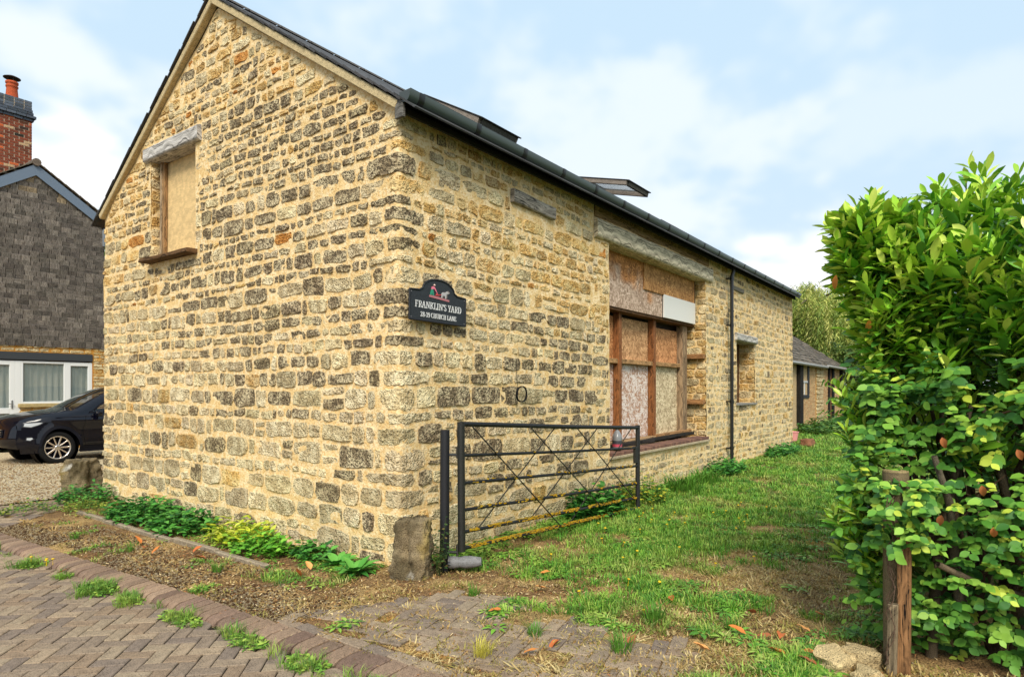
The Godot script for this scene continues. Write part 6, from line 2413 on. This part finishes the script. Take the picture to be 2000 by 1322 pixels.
# ---------------------------------------------------------------- stones, stakes, odds and ends
func guard_stone(label: String, at: Vector3, w: float, d: float, h: float, turn: float, col: Color, sd: float) -> void:
	var t := thing("guard_stone", label, "guard stone", at, turn, "guard stones at the barn's corners")
	var mb := MB.new()
	var p := PackedVector3Array()
	var nu := 48
	var nv := 28
	for j in nv:
		var v := float(j) / (nv - 1)
		var y := h * minf(1.0, v * 1.18) - (0.1 if j == 0 else 0.0)
		var r := lerpf(1.0, 0.60, pow(v, 1.2)) if v < 0.86 else lerpf(0.66, 0.02, (v - 0.86) / 0.14)
		for i in nu:
			var a := -TAU * i / nu
			var q := Vector2(cos(a), sin(a))
			var e := pow(pow(absf(q.x), 3.4) + pow(absf(q.y), 3.4), -1.0 / 3.4)
			var k := 1.0 + 0.50 * nz.get_noise_3d(q.x * 36.0 + sd, v * 45.0, q.y * 36.0) + 0.28 * nz.get_noise_3d(q.x * 150.0 + sd, v * 170.0, q.y * 150.0) + 0.16 * nz.get_noise_3d(q.x * 420.0, v * 460.0 + sd, q.y * 420.0)
			p.append(Vector3(q.x * e * w * 0.5 * r * k, y + (0.03 * nz.get_noise_2d(i * 20.0, sd) if v > 0.5 else 0.0), q.y * e * d * 0.5 * r * k))
	var cl := PackedColorArray()
	for q in p:
		var k := nz.get_noise_3d(q.x * 90.0 + sd, q.y * 90.0, q.z * 90.0)
		var c := col.lerp(lin(196, 166, 76), ss(0.1, 0.4, k) * 0.4)
		c = c.lerp(lin(86, 74, 52), ss(0.0, -0.35, k) * 0.7)
		c = c.lerp(lin(206, 200, 186), ss(0.30, 0.42, nz.get_noise_3d(q.x * 140.0, q.y * 140.0 + sd, q.z * 140.0)))
		cl.append(c)
	mb.grid(p, nu, nv, cl, true)
	put("stone", mb, M.guard_rock, t)

func build_small() -> void:
	guard_stone("squat mossy guard stone beside the gravel yard at the gable's far corner", Vector3(-0.18, 0, -6.5), 0.5, 0.44, 0.56, 0.2, lin(146, 130, 100), 3.0)
	guard_stone("lichened guard stone at the barn's near corner next to the gate post", Vector3(-0.06, 0, 0.24), 0.34, 0.34, 0.48, 0.5, lin(158, 140, 108), 71.0)
	# a loop of black cable hanging on the wall
	var cb := thing("cable_loop", "thin black cable hanging on the stone wall, coiled into a small loop at its end", "cable")
	var path := [Vector3(1.72, 1.93, 0.05), Vector3(1.725, 1.80, 0.052), Vector3(1.735, 1.70, 0.05), Vector3(1.745, 1.62, 0.055)]
	var c0 := Vector3(1.79, 1.545, 0.062)
	for k in 44:
		var a := 2.3 + TAU * k / 20.0
		path.append(c0 + Vector3(cos(a) * 0.095, sin(a) * 0.085, 0.004 * sin(k * 0.9) + 0.0006 * k))
	var mb := MB.new()
	mb.tube(path.slice(0, 5), 0.003, 6, lin(30, 30, 30))
	mb.tube(path.slice(3), 0.006, 7, lin(26, 26, 28))
	put("cable", mb, M.rubber, cb)
	# plastic container on the brick sill
	var bt := thing("plastic_bottle", "grey plastic handled bottle with a red label standing on the brick sill", "bottle", Vector3(4.42, 0.715, -0.09), 0.5)
	mb = MB.new()
	mb.lathe(Transform3D(Basis().scaled(Vector3(1.0, 1, 0.62)), Vector3.ZERO), [Vector2(0.0, 0.0), Vector2(0.105, 0.0), Vector2(0.115, 0.015), Vector2(0.115, 0.17), Vector2(0.10, 0.22), Vector2(0.06, 0.27), Vector2(0.036, 0.285), Vector2(0.036, 0.30)], 20, lin(128, 128, 130))
	put("body", mb, M.gutter_black, bt)
	mb = MB.new()
	var hp := []
	for k in 9:
		var a := PI * k / 8.0
		hp.append(Vector3(0.055 + 0.045 * sin(a), 0.18 + 0.09 * k / 8.0 + 0.02 * sin(a), 0.0))
	mb.tube(hp, 0.013, 8, lin(206, 206, 206))
	put("handle", mb, M.gutter_black, bt)
	mb = MB.new()
	mb.lathe(Transform3D(Basis(), Vector3(0, 0.298, 0)), [Vector2(0.04, 0), Vector2(0.04, 0.03), Vector2(0.0, 0.032)], 16, lin(50, 50, 52))
	put("cap", mb, M.rubber, bt)
	mb = MB.new()
	mb.lathe(Transform3D(Basis().scaled(Vector3(1.0, 1, 0.62)), Vector3.ZERO), [Vector2(0.1165, 0.05), Vector2(0.1165, 0.09)], 20, lin(186, 70, 88))
	mb.lathe(Transform3D(Basis().scaled(Vector3(1.0, 1, 0.62)), Vector3.ZERO), [Vector2(0.1163, 0.09), Vector2(0.1163, 0.14)], 20, lin(60, 60, 64))
	put("label", mb, M.flat, bt)
	# low concrete edging along the planting strip
	var ed := thing("concrete_edging", "line of worn thin concrete edging between the weeds and the bare strip below the gable", "edging")
	var z := -5.2
	while z < -0.9:
		var l := rnd(0.75, 0.95)
		if z + l > -0.85: l = -0.85 - z
		if l < 0.2: break
		mb = MB.new()
		mb.box(Transform3D(Basis(), Vector3(rnd(0, 1), rnd(0, 1), 0)), Vector3(0.055, 0.2, l - 0.012), 0.01, lin(176, 160, 136))
		var off := (mb.v[0] + mb.v[2]) * 0.0
		var o := put("edging_block", mb, M.guard_rock, ed)
		var bb := o.mesh.get_aabb()
		o.position = Vector3(-0.70 + 0.02 * sin(z * 2.0), -0.065 + rnd(-0.012, 0.008), z + l * 0.5) - bb.get_center()
		z += l
	# stakes at the hedge's end
	var sk := thing("wooden_stake", "square brown wooden stake standing upright in front of the beech hedge", "stake")
	timber("post", Vector3(0.205, -0.1, 3.845), Vector3(0.212, 0.81, 3.85), 0.066, 0.066, M.sawn_pine, sk, lin(160, 118, 80), 0.004)
	var rp := thing("round_stake", "thick round weathered post top half buried in the beech hedge leaves", "post")
	mb = MB.new()
	mb.tube([Vector3(0.33, -0.1, 3.80), Vector3(0.325, 1.12, 3.795)], 0.068, 16, lin(140, 122, 92))
	put("post", mb, M.bark, rp)
	mb = MB.new()
	mb.tube([Vector3(0.325, 1.118, 3.795), Vector3(0.325, 1.128, 3.795)], 0.066, 16, lin(196, 172, 124))
	put("end_grain", mb, M.bark, rp)
	var rw := thing("rusty_wire", "tangle of thin rusty wire hanging down beside the wooden stake", "wire")
	mb = MB.new()
	for k in 3:
		var wp := []
		for j in 14:
			wp.append(Vector3(0.14 + 0.03 * sin(j * 1.3 + k * 2.0) - 0.01 * k, 1.0 - 0.072 * j, 3.79 + 0.025 * cos(j * 1.7 + k)))
		mb.tube(wp, 0.0028, 5, lin(120, 96, 78), false)
	put("wire", mb, M.bark, rw)
	var gs := thing("grey_stake", "short weathered grey stake leaning just behind the brown wooden one", "stake")
	timber("post", Vector3(0.16, -0.1, 3.79), Vector3(0.15, 0.40, 3.80), 0.05, 0.04, M.old_oak, gs, lin(150, 134, 108), 0.004)
	# pale rubble at the foot of the stakes
	var rub := [[Vector3(0.06, 0.04, 3.52), Vector3(0.26, 0.13, 0.2), "largest flat pale stone lying against the others beside the stake"], [Vector3(0.19, 0.05, 3.64), Vector3(0.24, 0.14, 0.18), "ochre rubble stone tucked against the hedge behind the largest pale one"], [Vector3(-0.02, 0.03, 3.69), Vector3(0.17, 0.1, 0.15), "wedge shaped grey stone just in front of the brown stake"], [Vector3(-0.10, 0.02, 3.86), Vector3(0.14, 0.08, 0.12), "small pale stone at the very foot of the brown stake"], [Vector3(-0.22, 0.015, 3.52), Vector3(0.16, 0.06, 0.09), "long flat white stone lying clear of the rubble"]]
	for q in rub:
		var st := thing("rubble_stone", q[2], "stone", q[0], rnd(0, TAU), "loose stones at the hedge's foot")
		mb = MB.new()
		mb.rock(Transform3D(Basis.from_euler(Vector3(rnd(-0.2, 0.2), 0, rnd(-0.25, 0.25))), Vector3.ZERO), q[1], 0.55, nz, rnd(0, 90), lin(222, 196, 146) * rnd(0.85, 1.08), 7)
		put("stone", mb, M.guard_rock, st)
	# beyond the barn: a bucket's rim, an upturned pot, timber against the outbuilding
	var pot := thing("tree_stump", "low brown rotten stump in the grass just past the barn's far corner", "stump", Vector3(15.1, 0, 0.3))
	mb = MB.new()
	mb.rock(Transform3D(Basis(), Vector3(0, 0.06, 0)), Vector3(0.46, 0.42, 0.40), 0.5, nz, 12.0, lin(150, 104, 76), 9)
	put("stump", mb, M.bark, pot)
	var tub := thing("pink_bucket", "faded pink plastic bucket half hidden by the barn's far corner", "bucket", Vector3(16.5, 0, -0.4))
	mb = MB.new()
	mb.lathe(Transform3D(), [Vector2(0.12, 0.0), Vector2(0.17, 0.30), Vector2(0.19, 0.31), Vector2(0.17, 0.33), Vector2(0.14, 0.2)], 18, lin(226, 150, 146))
	put("bucket", mb, M.flat, tub)
	var pile := thing("timber_pile", "heap of old grey boards leaning by the outbuilding's dark door", "timber pile")
	for k in 9:
		timber("board", Vector3(30.6 + rnd(-0.4, 1.6), rnd(0.05, 0.3), -1.3 + rnd(-0.2, 0.4)), Vector3(31.4 + rnd(-0.4, 1.6), rnd(0.3, 0.95), -1.1 + rnd(-0.3, 0.7)), 0.2, 0.05, M.old_oak, pile, [lin(150, 140, 130), lin(84, 70, 62), lin(176, 168, 158)][k % 3])
	# fallen leaves, each a leaf one can point at
	var fl := [
		[0.58, 1.13, "single orange leaf lying on the grass straight below the gate's middle"], [-0.34, 1.42, "pale orange curled leaf beside a small white stone in the grass"], [0.25, 1.42, "rusty folded leaf on a bare patch below the gate"],
		[-0.56, 2.05, "bright orange leaf standing on edge by a coarse grass tuft"], [-0.86, 1.98, "curled orange leaf at the edge of the old brick paving"], [-0.36, 2.42, "long pale brown curled leaf lying with a dry stalk"],
		[-0.16, 2.87, "broad yellow orange leaf lying flat near the bottom edge of the grass"], [0.55, 2.34, "two toned orange leaf on the green grass halfway to the hedge"], [0.64, 2.92, "small red brown leaf on the bare soil path"],
		[0.20, 2.98, "thin bent orange leaf on the dry grass"], [0.28, 3.12, "short yellow brown leaf beside two orange ones"], [0.36, 3.16, "slim orange leaf pointing at the hedge"],
		[0.14, 3.32, "large deep orange leaf near the rubble stones"], [0.02, 3.26, "pointed orange leaf overlapping its shadowed neighbour"], [0.50, 3.30, "yellow leaf just short of the hedge's low sprays"],
		[-0.02, 3.44, "brown leaf curled at the rubble's near side"], [0.9, 3.3, "orange leaf under the lowest laurel spray"],
		[-0.98, -2.75, "upright orange leaf on the soil strip near the concrete edging"], [-1.02, -2.55, "dark brown leaf lying against an orange one on the soil strip"], [-0.85, -1.95, "pale orange leaf leaning on the concrete edging"],
		[-0.90, -1.62, "flat red brown leaf on the soil strip below the yellow green weeds"], [-1.12, -2.2, "small pale orange leaf beside a grass tuft on the soil strip"], [-0.55, -0.52, "upright yellow orange leaf between the weeds and the dock plants"],
		[-0.72, -0.42, "curled pale leaf lying just in front of the upright yellow one"], [-1.72, -3.1, "orange leaf lying in the kerb's gutter near the yellow flowers"], [-1.86, -2.35, "dark orange leaf on the pavers beside the flowering weed"]]
	for k in fl.size():
		var q: Array = fl[k]
		var p := Vector3(q[0], 0, q[1])
		p.y = (ground_y(p.x, p.z) if p.x > kerb_x(p.z) - 0.1 else -0.05) + 0.028
		var nm := numbered("fallen_leaf")
		var o := MeshInstance3D.new()
		o.name = nm
		o.mesh = leaf_mesh(rnd(0.09, 0.125), rnd(0.044, 0.06), rnd(0.15, 0.7), rnd(-0.25, 0.3), 6, M.dry_leaf, [lin(214, 138, 70), lin(202, 122, 60), lin(222, 158, 92), lin(190, 106, 56)][k % 4] if not "brown" in q[2] else lin(164, 96, 60), 0.85, 0.15)
		add_child(o)
		o.transform = Transform3D(Basis.from_euler(Vector3(rnd(-0.35, 0.35), rnd(0, TAU), rnd(-0.1, 0.5) if not "upright" in q[2] else 0.8)), p)
		tag(o, q[2], "leaf", "fallen leaves on the ground")


# ---------------------------------------------------------------- weeds along the walls
func weed(called: String, label: String, at: Vector3, rx: float, rz: float, h: float, n: int, len: float, wide: float, cols: Array, stalks := true) -> void:
	var t := thing(called, label, "plant", at)
	var st := MB.new()
	var lf := MB.new()
	for k in n:
		var a := rnd(0, TAU)
		var r := sqrt(rng.randf())
		var p := Vector3(cos(a) * rx * r, 0, sin(a) * rz * r)
		var top := h * (1.0 - 0.55 * r * r) * rnd(0.5, 1.1)
		var lean := Vector3(cos(a) * 0.35 * r, 1, sin(a) * 0.35 * r).normalized()
		if stalks and k % 3 == 0:
			st.tube([p, p + lean * top], [0.003, 0.0015], 4, cols[0] * 0.8, false)
		for j in 4:
			var b := a + j * 1.7 + rnd(-0.4, 0.4)
			var q := p + lean * top * (0.35 + 0.65 * j / 3.0 if stalks else 0.15 * j)
			var d := Vector3(cos(b), rnd(0.15, 0.75), sin(b))
			leaf(lf, Transform3D(frame_of(d, Vector3.UP + rand_dir() * 0.3, rnd(-0.3, 0.3)), q), len * rnd(0.6, 1.2), wide * rnd(0.7, 1.2), 0.2, rnd(0.1, 0.5), 4, cols[rng.randi() % cols.size()] * rnd(0.8, 1.15), 0.9, 0.12)
	if stalks:
		tag(put("stalks", st, M.grass, t), "", "", "", "stuff")
	put("foliage", lf, M.leaf_matt, t)

func build_plants() -> void:
	var nettle := [lin(60, 122, 44), lin(78, 144, 54), lin(48, 102, 44), lin(96, 158, 66)]
	var lime := [lin(164, 184, 44), lin(190, 200, 56), lin(126, 162, 50), lin(204, 208, 84)]
	weed("weed_clump", "leafy green weeds at the foot of the far guard stone", Vector3(-0.30, 0, -5.95), 0.32, 0.45, 0.30, 120, 0.07, 0.04, nettle)
	weed("weed_clump", "yellowish straggling weeds on the soil strip near the far guard stone", Vector3(-0.62, 0, -5.2), 0.22, 0.35, 0.22, 70, 0.045, 0.026, [lin(120, 142, 50), lin(156, 164, 66), lin(92, 124, 48)])
	weed("weed_clump", "broad mat of dark green nettle leaves below the gable window", Vector3(-0.36, 0, -4.1), 0.34, 0.62, 0.26, 230, 0.085, 0.05, nettle)
	weed("weed_clump", "second green nettle mat, nearer the yellow green weeds", Vector3(-0.40, 0, -3.1), 0.30, 0.42, 0.24, 150, 0.085, 0.05, nettle)
	weed("weed_clump", "bright yellow green leafy weed against the middle of the gable", Vector3(-0.30, 0, -2.05), 0.26, 0.42, 0.26, 120, 0.10, 0.04, lime)
	weed("weed_clump", "fresh green low leafy weed beside the yellow green one", Vector3(-0.42, 0, -1.5), 0.24, 0.34, 0.2, 120, 0.065, 0.05, [lin(104, 168, 48), lin(84, 148, 44), lin(128, 184, 62)])
	weed("weed_clump", "small dark weed hugging the gable between the lime weeds and the dock", Vector3(-0.22, 0, -0.95), 0.16, 0.26, 0.15, 60, 0.07, 0.045, nettle)
	weed("weed_clump", "low weed trailing over the soil where the edging ends by the paving", Vector3(-1.05, 0, -5.75), 0.3, 0.3, 0.16, 70, 0.05, 0.03, [lin(96, 132, 50), lin(150, 160, 62), lin(70, 112, 46)])
	weed("weed_clump", "dark green clump growing through the far end of the field gate", Vector3(3.1, 0, 0.28), 0.55, 0.22, 0.38, 210, 0.10, 0.06, nettle)
	weed("weed_clump", "yellow flecked bushy weed against the wall past the gate's far stile", Vector3(4.35, 0, 0.35), 0.5, 0.3, 0.40, 220, 0.06, 0.035, [lin(84, 128, 44), lin(110, 146, 52), lin(190, 186, 60), lin(66, 108, 42)])
	weed("weed_clump", "leafy weeds at the wall foot next to the downpipe", Vector3(8.1, 0, 0.3), 0.9, 0.25, 0.3, 200, 0.09, 0.05, nettle)
	weed("weed_clump", "nettles at the wall foot near the barn's far end", Vector3(12.4, 0, 0.3), 1.2, 0.25, 0.3, 180, 0.1, 0.06, nettle)
	weed("weed_clump", "rank green growth in front of the outbuilding's brick wall", Vector3(22.5, 0, -0.4), 2.6, 0.9, 0.55, 420, 0.16, 0.08, [lin(84, 128, 50), lin(110, 140, 58), lin(66, 108, 44)])
	weed("weed_clump", "tangled weeds by the timber heap at the outbuilding", Vector3(28.0, 0, 0.3), 2.6, 0.9, 0.55, 320, 0.18, 0.09, [lin(96, 132, 54), lin(120, 140, 62), lin(74, 112, 48)])
	weed("ivy_sprig", "dry ivy stems climbing between the guard stone and the gate post", Vector3(0.08, 0, 0.40), 0.05, 0.06, 0.5, 34, 0.035, 0.03, [lin(70, 92, 44), lin(110, 100, 60), lin(52, 78, 40)])
	# dock plants: broad leaves one can count
	for q in [[Vector3(-0.27, 0, -0.50), "smaller broad leaved dock plant close to the gable", 15, 0.16], [Vector3(-0.34, 0, -0.18), "larger broad leaved dock plant beside the near guard stone", 26, 0.17]]:
		var t := thing("dock_plant", q[1], "plant", q[0], 0.0, "broad leaved plants below the barn's corner")
		for k in q[2]:
			var u: float = float(k) / q[2]
			var a: float = k * 2.39996
			var d := Vector3(cos(a), lerpf(1.5, 0.18, u), sin(a))
			var o := obj("leaf", leaf_mesh(q[3] * rnd(0.75, 1.15), 0.075 * rnd(0.8, 1.2), 0.3, rnd(0.25, 0.6), 6, M.leaf_matt, [lin(84, 150, 58), lin(66, 128, 52), lin(104, 170, 72)][k % 3], 0.95, 0.08), t)
			o.transform = Transform3D(frame_of(d, Vector3.UP, rnd(-0.2, 0.2)), Vector3(cos(a) * 0.03, 0.01, sin(a) * 0.03))
	# weeds in the gutter of the kerb
	var gut := [[-2.95, 0.12, 0.16, 0.12, 40, "weed with small yellow flowers at the kerb's foot on the pavers"], [-2.3, 0.06, 0.10, 0.05, 12, "small grassy weed in the kerb gutter after the flowering one"], [-1.62, 0.15, 0.22, 0.11, 80, "widest leafy weed clump in the gutter along the kerb"], [-1.12, 0.08, 0.16, 0.06, 34, "pale leafy weed in the kerb gutter next to the widest clump"], [-0.42, 0.09, 0.24, 0.06, 40, "straggling weed at the foot of the kerb before the crossing"], [0.35, 0.08, 0.18, 0.08, 40, "leafy green weed in the gutter where the kerb drops"], [0.95, 0.10, 0.17, 0.06, 36, "weed clump against the dropped kerb bricks"], [1.5, 0.08, 0.14, 0.07, 36, "weed clump at the kerb's foot where the paving leaves the picture"], [-4.1, 0.05, 0.4, 0.05, 36, "thin line of grass in the gutter at the kerb's far end"]]
	var grassy := tuft(40, 0.09, 0.07, 0.0024)
	for k in gut.size():
		var q: Array = gut[k]
		var z: float = q[0]
		weed("kerb_weed", q[5], Vector3(kerb_x(z) - 0.27, -0.05, z), q[1], q[2], q[3], q[4], 0.038, 0.017, [lin(124, 166, 62), lin(100, 146, 54), lin(158, 182, 78)], false)
		var t := get_child(get_child_count() - 1)
		var w := []
		var cc := []
		for i in int(q[4] * 0.35):
			w.append(Transform3D(Basis(Vector3.UP, rnd(0, 6)).scaled(Vector3.ONE * rnd(0.5, 1.1)), Vector3(rng.randfn(0, 0.5) * q[1], 0, rng.randfn(0, 0.6) * q[2])))
			cc.append([lin(124, 160, 62), lin(150, 172, 76), lin(96, 140, 54)][rng.randi() % 3])
		many("blades", grassy, w, cc, t)



# ---------------------------------------------------------------- grass
func tuft(blades: int, h: float, spread: float, wide: float) -> ArrayMesh:
	var mb := MB.new()
	for k in blades:
		var a := rnd(0, TAU)
		var r := spread * sqrt(rng.randf())
		var o := Vector3(cos(a) * r, -0.005, sin(a) * r)
		var b := a + rnd(-1.2, 1.2)
		var out := Vector3(cos(b), 0, sin(b))
		var side := Vector3(-sin(b), 0, cos(b)) * wide * rnd(0.7, 1.2)
		var hh := h * rnd(0.5, 1.15)
		var bend := rnd(0.15, 0.9) * hh
		var c := Color.WHITE * rnd(0.55, 1.3)
		var m := o + Vector3(0, hh * 0.6, 0) + out * bend * 0.3
		var tip := o + Vector3(0, hh * rnd(0.75, 1.0), 0) + out * bend
		mb.face([o - side, o + side, m + side * 0.8, m - side * 0.8], out + Vector3(0, 0.3, 0), c)
		mb.face([m - side * 0.8, m + side * 0.8, tip], out + Vector3(0, 0.3, 0), c)
	return mb.mesh(M.grass)

func build_grass() -> void:
	var greens := [lin(114, 168, 54), lin(92, 148, 46), lin(142, 182, 68), lin(78, 132, 46), lin(160, 186, 82)]
	var dry := [lin(206, 178, 116), lin(186, 152, 92), lin(170, 158, 84), lin(214, 192, 134)]
	var lawn_ := Node3D.new()
	lawn_.name = "grass"
	add_child(lawn_)
	tag(lawn_, "patchy green lawn between the barn wall and the hedge, worn to straw in places", "grass", "", "stuff")
	var kinds := [tuft(12, 0.05, 0.05, 0.0036), tuft(14, 0.07, 0.06, 0.0042), tuft(10, 0.04, 0.05, 0.005)]
	var where := [[], [], []]
	var cols := [[], [], []]
	for i in 80000:
		var d := 3.2 + 24.0 * pow(rng.randf(), 2.0)
		var r := rnd(-0.82, 0.82)
		var p := EYE + FWD * d + RGT * (r * d)
		if p.x > 0.0 and p.z < 0.04 and p.x < L or p.x > 20.0 and p.z < -1.7 or p.z < -5.2 or p.x > 33.0 or p.z > 8.0:
			continue
		if p.x > 0.35 and p.z > 3.75:
			continue
		var g := lawn(p.x, p.z)
		if p.x > 14.5:
			g = 0.9
		var k := rng.randi() % 3
		var pos := Vector3(p.x, ground_y(p.x, p.z), p.z)
		var far := clampf(d / 7.0, 1.0, 2.4)
		if rng.randf() < g:
			where[k].append(Transform3D(Basis(Vector3.UP, rnd(0, TAU)).scaled(Vector3(far, rnd(0.7, 1.25) * (0.65 + 0.5 * g) * lerpf(1.0, far, 0.3), far)), pos))
			var n := nz.get_noise_2d(p.x * 30.0 + 70.0, p.z * 30.0)
			var c: Color = greens[rng.randi() % 5].lerp(dry[rng.randi() % 4], clampf(0.32 - n * 1.2 + (0.30 - g) * 0.6, 0.0, 0.8) * rng.randf())
			cols[k].append(c)
		elif rng.randf() < (0.15 + 0.35 * exp(-(pow(p.x - 2.0, 2) / 1.6 + pow(p.z - 2.75, 2) / 0.35))) and p.x > kerb_x(p.z) + 0.02 and not (p.z < 0.0 and rng.randf() < 0.5):
			where[k].append(Transform3D(Basis.from_euler(Vector3(rnd(-0.5, 0.5), rnd(0, TAU), rnd(-0.5, 0.5))).scaled(Vector3(1.2 * far, rnd(0.3, 0.7), 1.2 * far)), pos))
			cols[k].append(dry[rng.randi() % 4] * rnd(0.7, 1.0))
	for k in 3:
		many("blades", kinds[k], where[k], cols[k], lawn_)
	# clover and other flat leaves between the blades
	var cl := MB.new()
	for k in 7:
		var a := TAU * k / 7.0
		leaf(cl, Transform3D(frame_of(Vector3(cos(a), rnd(0.2, 0.6), sin(a)), Vector3.UP), Vector3(cos(a) * 0.02, 0.012, sin(a) * 0.02)), rnd(0.03, 0.055), rnd(0.016, 0.026), 0.15, 0.4, 3, Color.WHITE * rnd(0.85, 1.1))
	var w := []
	var c2 := []
	for i in 9000:
		var d := 3.4 + 12.0 * pow(rng.randf(), 1.8)
		var p := EYE + FWD * d + RGT * (rnd(-0.82, 0.82) * d)
		if p.x > -0.05 and p.z < 0.05 or p.x > 0.3 and p.z > 3.7 or p.z < -5.0:
			continue
		if nz.get_noise_2d(p.x * 45.0 + 300.0, p.z * 45.0) < 0.08 or lawn(p.x, p.z) < 0.12:
			continue
		w.append(Transform3D(Basis(Vector3.UP, rnd(0, TAU)).scaled(Vector3.ONE * rnd(0.7, 1.5)), Vector3(p.x, ground_y(p.x, p.z) + 0.008, p.z)))
		c2.append(greens[rng.randi() % 5] * rnd(0.85, 1.1))
	for i in 900:
		var pz := rnd(-6.0, -0.1)
		var px := -0.03 - absf(rng.randfn(0.0, 0.28))
		if px < -0.95 or nz.get_noise_2d(px * 60.0 + 40.0, pz * 60.0) < -0.1:
			continue
		w.append(Transform3D(Basis(Vector3.UP, rnd(0, TAU)).scaled(Vector3.ONE * rnd(0.5, 1.3)), Vector3(px, ground_y(px, pz) + 0.008, pz)))
		c2.append(greens[rng.randi() % 5] * rnd(0.8, 1.1))
	for i in 420:
		var px := rnd(0.1, 13.0)
		w.append(Transform3D(Basis(Vector3.UP, rnd(0, TAU)).scaled(Vector3.ONE * rnd(0.8, 2.2)), Vector3(px, 0.02, 0.06 + absf(rng.randfn(0.0, 0.14)))))
		c2.append(greens[rng.randi() % 5] * rnd(0.7, 1.0))
	many("clover", cl.mesh(M.leaf_matt), w, c2, lawn_)
	# taller growth in patches, ragged among the short grass
	w = []
	c2 = []
	for i in 2400:
		var d := 3.6 + 13.0 * pow(rng.randf(), 1.7)
		var p := EYE + FWD * d + RGT * (rnd(-0.82, 0.82) * d)
		if p.x > -0.3 and p.z < 0.06 or p.x > 0.3 and p.z > 3.6 or p.z < 0.06 or p.x > 14.0:
			continue
		var nn := nz.get_noise_2d(p.x * 90.0 + 500.0, p.z * 90.0)
		if nn < 0.16 or lawn(p.x, p.z) < 0.2:
			continue
		w.append(Transform3D(Basis(Vector3.UP, rnd(0, TAU)).scaled(Vector3(1.0, rnd(0.7, 1.3), 1.0) * rnd(0.8, 1.3)), Vector3(p.x, ground_y(p.x, p.z), p.z)))
		c2.append(greens[rng.randi() % 5] * rnd(0.8, 1.25))
	many("tall_blades", tuft(16, 0.075, 0.05, 0.0036), w, c2, lawn_)
	# coarse tussocks that stand out singly
	var tall := tuft(70, 0.17, 0.06, 0.0035)
	tall.resource_name = "tussock"
	var tus := [[-1.0, 1.78, 0.9, "yellowish tussock growing out of the old brick paving", true], [-0.55, 1.85, 0.75, "coarse grey green tussock beside an orange leaf", false], [-0.45, 2.42, 1.0, "thick dark green tussock at the lower edge of the grass, by a dry stalk", false], [0.12, 2.38, 1.25, "widest sprawling tussock in the middle of the worn grass", false], [0.30, 2.85, 0.7, "small bright tussock beside the bare path", false], [-0.15, 1.0, 0.7, "tussock of low leaves below the gate's hinge end", false], [5.6, 0.45, 2.3, "long drooping grass clump against the wall below the brick sill", false], [6.6, 0.45, 1.9, "second long grass clump along the wall towards the downpipe", false], [-1.15, -2.6, 0.6, "dark grass tuft on the gravelly soil strip", false], [-1.02, -1.2, 0.7, "bright grass tuft halfway along the soil strip", false], [-1.28, -3.6, 0.6, "grass tuft near the kerb at the soil strip's far end", false]]
	for q in tus:
		var o := MeshInstance3D.new()
		o.name = numbered("grass_tussock")
		var mb := tuft(80, 0.17, 0.06, 0.0032) if q[2] < 1.5 else tuft(220, 0.17, 0.11, 0.0036)
		o.mesh = mb
		add_child(o)
		var m: StandardMaterial3D = M.grass.duplicate()
		m.albedo_color = (lin(196, 186, 80) if q[4] else lin(92, 142, 46)).linear_to_srgb()
		o.material_override = m
		o.transform = Transform3D(Basis(Vector3.UP, rnd(0, TAU)).scaled(Vector3(q[2], q[2] * 0.9, q[2])), Vector3(q[0], ground_y(q[0], q[1]), q[1]))
		tag(o, q[3], "grass tuft", "tussocks standing out of the short grass")
	# dandelion heads
	var dn := MB.new()
	dn.lathe(Transform3D(Basis(), Vector3(0, 0.05, 0)), [Vector2(0.002, -0.05), Vector2(0.002, 0.0), Vector2(0.014, 0.004), Vector2(0.012, 0.01), Vector2(0.0, 0.012)], 8, lin(236, 200, 40))
	w = []
	c2 = []
	for i in 46:
		var px := rnd(-0.3, 5.0)
		var pz := rnd(0.5, 2.6)
		if lawn(px, pz) < 0.3:
			continue
		w.append(Transform3D(Basis.from_euler(Vector3(rnd(-0.3, 0.3), 0, rnd(-0.3, 0.3))), Vector3(px, ground_y(px, pz) + 0.012, pz)))
		c2.append(Color.WHITE)
	for q in [Vector3(-1.86, -0.02, -2.95), Vector3(-1.80, -0.02, -2.75), Vector3(-1.82, -0.02, -2.7), Vector3(-1.78, -0.01, -2.66)]:
		w.append(Transform3D(Basis(), q))
		c2.append(Color.WHITE)
	many("yellow_flowers", dn.mesh(M.leaf_matt), w, c2, lawn_)
